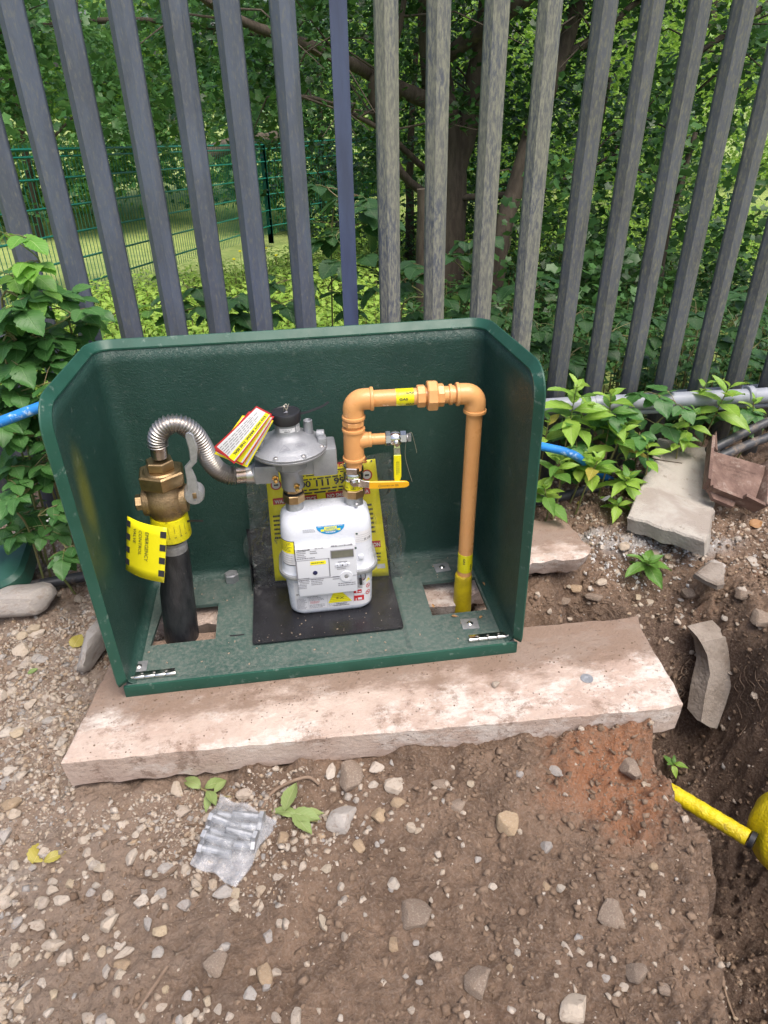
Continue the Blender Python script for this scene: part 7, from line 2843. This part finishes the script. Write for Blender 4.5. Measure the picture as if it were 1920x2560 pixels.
TY = 4.0
G4 = lambda x, y, dy=0: GY(x, y, TY + dy)
tb = G4(1110, 700)
tree('hawthorn_tree', 'dark trunked hawthorn standing behind the middle of the fence', (tb.x, TY, -0.4), [
    ([(tb.x, TY, -0.45), G4(1112, 620), G4(1122, 480), G4(1112, 330), G4(1092, 200), G4(1080, 60), G4(1085, -200), G4(1100, -500)], 0.16, 0.06),
    ([G4(1128, 440), G4(1165, 330), G4(1190, 200), G4(1215, 40), G4(1240, -200)], 0.09, 0.05),
    ([G4(1092, 260), G4(1000, 222, -0.2), G4(900, 170, -0.4), G4(760, 110, -0.7), G4(610, 55, -0.9), G4(480, -20, -1.1)], 0.055, 0.015),
    ([G4(1090, 500), G4(1010, 440, -0.2), G4(955, 330, -0.3), G4(930, 210, -0.4), G4(985, 120, -0.4), G4(1020, -50, -0.4)], 0.03, 0.015),
    ([G4(1100, 500), G4(1230, 488, -0.2), G4(1320, 485, -0.3), G4(1430, 440, -0.4), G4(1540, 385, -0.5)], 0.025, 0.008),
    ([G4(1060, 420), G4(960, 330, -0.3), G4(830, 260, -0.6), G4(700, 230, -0.9)], 0.022, 0.007),
    ([G4(1100, 150), G4(1260, 40, -0.3), G4(1400, -60, -0.5), G4(1600, -150, -0.6)], 0.05, 0.02),
], [((1.4, 4.2, 2.4), (2.1, 1.0, 0.75), 330, 24), ((0.6, 3.6, 1.95), (1.3, 0.6, 0.40), 90, 22), ((2.0, 4.0, 1.5), (0.9, 0.7, 0.6), 110, 24), ((1.5, 4.6, 1.3), (1.1, 0.4, 0.6), 70, 20), ((0.25, 3.3, 1.35), (0.7, 0.4, 0.35), 34, 18)],
    0.050, 'leaf_haw', True, 0.11, twigs=9)
t2 = GY(1250, 640, 3.5)
tree('leaning_tree', 'slender dark tree leaning right behind the fourth pale past the housing', (t2.x, 3.5, -0.3), [
    ([(t2.x - 0.05, 3.5, -0.35), GY(1250, 610, 3.5), GY(1285, 480, 3.55), GY(1330, 330, 3.6), GY(1400, 150, 3.7), GY(1445, 0, 3.8), GY(1500, -250, 4.0)], 0.065, 0.045),
    ([GY(1400, 150, 3.7), GY(1490, 90, 3.7), GY(1600, 0, 3.7), GY(1750, -100, 3.7)], 0.03, 0.01),
    ([GY(1920, 10, 3.6), GY(1820, 80, 3.6), GY(1720, 170, 3.6), GY(1690, 330, 3.6)], 0.022, 0.010),
], [((2.7, 3.9, 2.15), (1.2, 0.9, 0.55), 150, 24), ((3.1, 3.7, 1.35), (0.7, 0.6, 0.6), 60, 20)], 0.052, 'leaf_haw', True, 0.11, twigs=8)
t3 = GY(1058, 640, 3.3)
tag(MB().sweep([(t3.x, 3.3, -0.3), GY(1056, 600, 3.3), GY(1058, 540, 3.3), GY(1056, 472, 3.3)], [0.045, 0.042, 0.038, 0.034], 10).build('tree_stump', 'bark', None, 60, loc=(t3.x, 3.3, -0.3)), 'cut stump stem beside the hawthorn trunk behind the fence', 'stump')
# leafy trees beyond the mesh fence on the left
tree('understory_fill', 'dense dark foliage added to deepen the gloom behind the hawthorn trunk', (1.7, 5.6, -0.4), [([(1.7, 5.6, -0.4), (1.7, 5.6, 0.6), (1.75, 5.6, 1.6)], 0.05, 0.02)],  # added foliage, thick and dark so the space behind the trunk reads as gloom
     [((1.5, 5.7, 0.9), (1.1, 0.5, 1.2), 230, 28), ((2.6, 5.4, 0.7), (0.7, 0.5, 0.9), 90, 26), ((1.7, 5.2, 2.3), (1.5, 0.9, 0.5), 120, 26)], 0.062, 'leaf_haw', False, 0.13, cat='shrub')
tree('maple_tree', 'bright leaved maple hanging over the green mesh fence at the upper left', (-3.4, 6.2, -0.5), [
    ([(-3.4, 6.2, -0.5), (-3.35, 6.2, 0.6), (-3.2, 6.1, 1.6), (-3.0, 6.0, 3.0)], 0.09, 0.05), ([(-3.3, 6.2, 1.1), (-2.0, 5.9, 1.6), (-0.6, 5.6, 1.75), (0.7, 5.4, 1.6)], 0.04, 0.012), ([(-3.3, 6.2, 1.3), (-2.2, 5.5, 2.0), (-1.0, 5.4, 2.3)], 0.035, 0.012)],
    [((-0.8, 5.6, 2.0), (1.9, 0.5, 0.6), 130, 24), ((-0.6, 5.5, 1.35), (1.5, 0.4, 0.40), 60, 24), ((-2.2, 5.2, 1.3), (0.9, 0.5, 0.8), 60, 24)], 0.080, 'leaf_maple', True, 0.15, twigs=9)
tree('sycamore_shrub', 'dense dark shrub behind the left end of the green mesh fence', (-3.4, 11.6, -0.85), [
    ([(-3.4, 11.6, -0.85), (-3.3, 11.6, 0.5), (-3.2, 11.5, 1.8)], 0.07, 0.04), ([(-3.3, 11.6, 0.3), (-2.2, 11.4, 1.1)], 0.03, 0.01)],
    [((-3.4, 11.6, 1.1), (2.6, 0.7, 1.7), 380, 26), ((-0.6, 12.6, 1.2), (2.2, 0.7, 1.8), 300, 24)], 0.095, 'leaf_maple', True, 0.18)
tree('hazel_shrub', 'mid green shrub behind the mesh fence post', (1.2, 11.0, -0.9), [([(1.2, 11.0, -0.9), (1.25, 11, 0.5), (1.3, 11, 1.8)], 0.06, 0.03)],
     [((1.2, 11.0, 0.9), (1.7, 0.8, 1.6), 300, 24)], 0.10, 'leaf_maple', True, 0.2, cat='shrub')
tree('elder_bush', 'leafy dark bush filling the right behind the fence', (3.0, 3.2, -0.3), [([(3.0, 3.2, -0.3), (3.0, 3.25, 0.4), (3.1, 3.3, 1.0)], 0.03, 0.015)],
     [((2.7, 3.2, 0.50), (0.9, 0.6, 0.50), 62, 22), ((3.5, 3.4, 0.9), (0.8, 0.6, 0.9), 58, 22), ((2.1, 2.7, 0.20), (0.6, 0.4, 0.25), 30, 20)], 0.066, 'leaf_under', True, 0.10, cat='shrub')
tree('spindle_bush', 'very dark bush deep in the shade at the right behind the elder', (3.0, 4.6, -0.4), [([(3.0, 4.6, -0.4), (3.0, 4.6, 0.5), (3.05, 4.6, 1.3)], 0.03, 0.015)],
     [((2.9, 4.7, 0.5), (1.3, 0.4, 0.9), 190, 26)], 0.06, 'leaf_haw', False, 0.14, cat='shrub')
tree('field_maple', 'sunlit yellow green tree far behind the right of the fence', (4.6, 8.5, -0.8), [([(4.6, 8.5, -0.8), (4.6, 8.5, 1.0), (4.7, 8.5, 2.8)], 0.10, 0.06)],
     [((4.6, 8.6, 1.3), (1.9, 0.9, 1.7), 320, 26), ((2.9, 9.6, 1.4), (1.3, 0.8, 1.5), 190, 24)], 0.09, 'leaf_far', False, 0.2)
tree('willow_tree', 'pale green tree far behind the fence at the upper right', (7.0, 10.5, -0.9), [([(7.0, 10.5, -0.9), (7.0, 10.5, 1.0), (7.1, 10.5, 3.0)], 0.12, 0.06)],
     [((6.8, 10.8, 1.6), (2.4, 1.0, 2.4), 380, 26)], 0.10, 'leaf_far', False, 0.24)
crown('far_woodland', [((-4.5, 14, 1.6), (3.5, 1.2, 3.0), 500, 22), ((1.0, 15.5, 1.8), (4.0, 1.2, 3.2), 600, 22), ((6.5, 15.5, 2.0), (4.0, 1.4, 3.4), 600, 22), ((11.5, 14.5, 2), (3.5, 1.5, 3.4), 400, 22)], 0.17, 'leaf_far', None, False, 0.6, 0.32,
      'far wall of woodland leaves closing the view behind the trees', 'woodland', 'stuff')

# nettles and weeds between the two fences: one uncountable mass
def weeds(name, N, xr, yr, hr, size, mat, label, keep=None, pairs=6):
    x = NR.uniform(xr[0], xr[1], N * 3)
    y = yr[0] + (yr[1] - yr[0]) * NR.uniform(0, 1, N * 3) ** 1.25
    if keep is not None:
        k = keep(x, y)
        x, y = x[k], y[k]
    x, y = x[:N], y[:N]
    n = len(x)
    h = NR.uniform(hr[0], hr[1], n)
    z0 = meadow_z(x, y)
    P, R, S, T_ = [], [], [], []
    tone = NR.uniform(0, 0.5, n)
    for j in range(pairs):
        f = 0.30 + 0.70 * (j + 0.5) / pairs
        for s in (0, 1):
            az = NR.uniform(0, 6.28, n) if s == 0 else az + math.pi
            el = -0.15 - 0.3 * (1 - f) + NR.normal(0, 0.22, n)
            yx = np.stack([np.cos(az) * np.cos(el), np.sin(az) * np.cos(el), np.sin(el)], 1)
            xx = np.stack([np.sin(az), -np.cos(az), np.zeros(n)], 1)
            zz_ = np.cross(xx, yx)
            R.append(np.stack([xx, yx, zz_], 2))
            P.append(np.stack([x + NR.normal(0, 0.012, n), y + NR.normal(0, 0.012, n), z0 + h * f], 1))
            S.append(size * (1.15 - 0.65 * f) * NR.uniform(0.8, 1.25, n))
            T_.append(np.clip(tone + NR.uniform(0, 0.5, n), 0, 1))
    o = mass(name, L5v, L5f, np.concatenate(P), np.concatenate(R), np.concatenate(S), mat, np.concatenate(T_))
    tag(o, label, 'weeds', kind='stuff')
    # stalks
    st = np.array([(0, 0.5, 0), (0.43, -0.25, 0), (-0.43, -0.25, 0), (0, 0.5, 1), (0.43, -0.25, 1), (-0.43, -0.25, 1)]) * 1.0
    sf = [(0, 1, 4, 3), (1, 2, 5, 4), (2, 0, 3, 5)]
    o = mass(name.replace('weeds', 'stalks'), st, sf, np.stack([x, y, z0 - 0.02], 1), np.repeat(np.eye(3)[None], n, 0), np.stack([np.full(n, 0.006), np.full(n, 0.006), h * 0.86], 1), 'stem')
    tag(o, label.replace('leaves', 'stalks'), 'weeds', kind='stuff')


kl = lambda x, y: (x < 0.95 + 0.10 * (y - 1.3) + 0.25 * fbm(x, y, 1.5, 2, 3)) & (x > -0.6 - 0.55 * (y - 1.3)) & (y < 4.6 + 1.2 * x)
weeds('nettle_weeds', 3600, (-2.6, 1.6), (1.35, 6.4), (0.25, 0.50), 0.085, 'leaf_nettle', 'bright green nettle leaves filling the ground between the fences', kl)
kr = lambda x, y: x > 0.75 + 0.10 * (y - 1.3)
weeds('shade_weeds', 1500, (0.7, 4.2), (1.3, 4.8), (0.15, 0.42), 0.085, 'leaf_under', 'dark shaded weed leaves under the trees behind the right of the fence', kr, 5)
kk = lambda x, y: (y > 4.6)
weeds('meadow_weeds', 1500, (1.0, 7.5), (4.4, 9.5), (0.2, 0.6), 0.12, 'leaf_far', 'pale green meadow leaves beyond the trees on the right', kk, 5)
# buttercups
for k, (px, py, dep) in enumerate(((600, 630, 5.2), (625, 628, 5.3), (640, 640, 5.0), (585, 650, 4.8), (665, 622, 5.5), (690, 640, 5.2))):
    p = Vector(CAM + ray(px, py) * dep)
    t = thing('buttercup', 'tiny yellow buttercup among the nettles behind the fence', 'flower', p, 'buttercups among the nettles')
    q = MB()
    q.lathe(p, (0, -0.3, 1), [(0.002, 0), (0.010, 0.004), (0.012, 0.008), (0.002, 0.006)], 7)
    q.build('petals', 'yellow', t, 0)
    MB().sweep([p, p - Vector((0, 0, 0.25))], 0.0015, 4).build('stalk', 'stem', t)
# low log on the far bank, left
a, b = Vector(CAM + ray(480, 400) * 8.8), Vector(CAM + ray(690, 345) * 9.6)
tag(MB().sweep(catmull([a, a.lerp(b, 0.5) + Vector((0, 0, 0.05)), b], 6), 0.09, 10).build('fallen_log', 'bark', None, 50, loc=a), 'fallen log behind the green mesh fence', 'log')
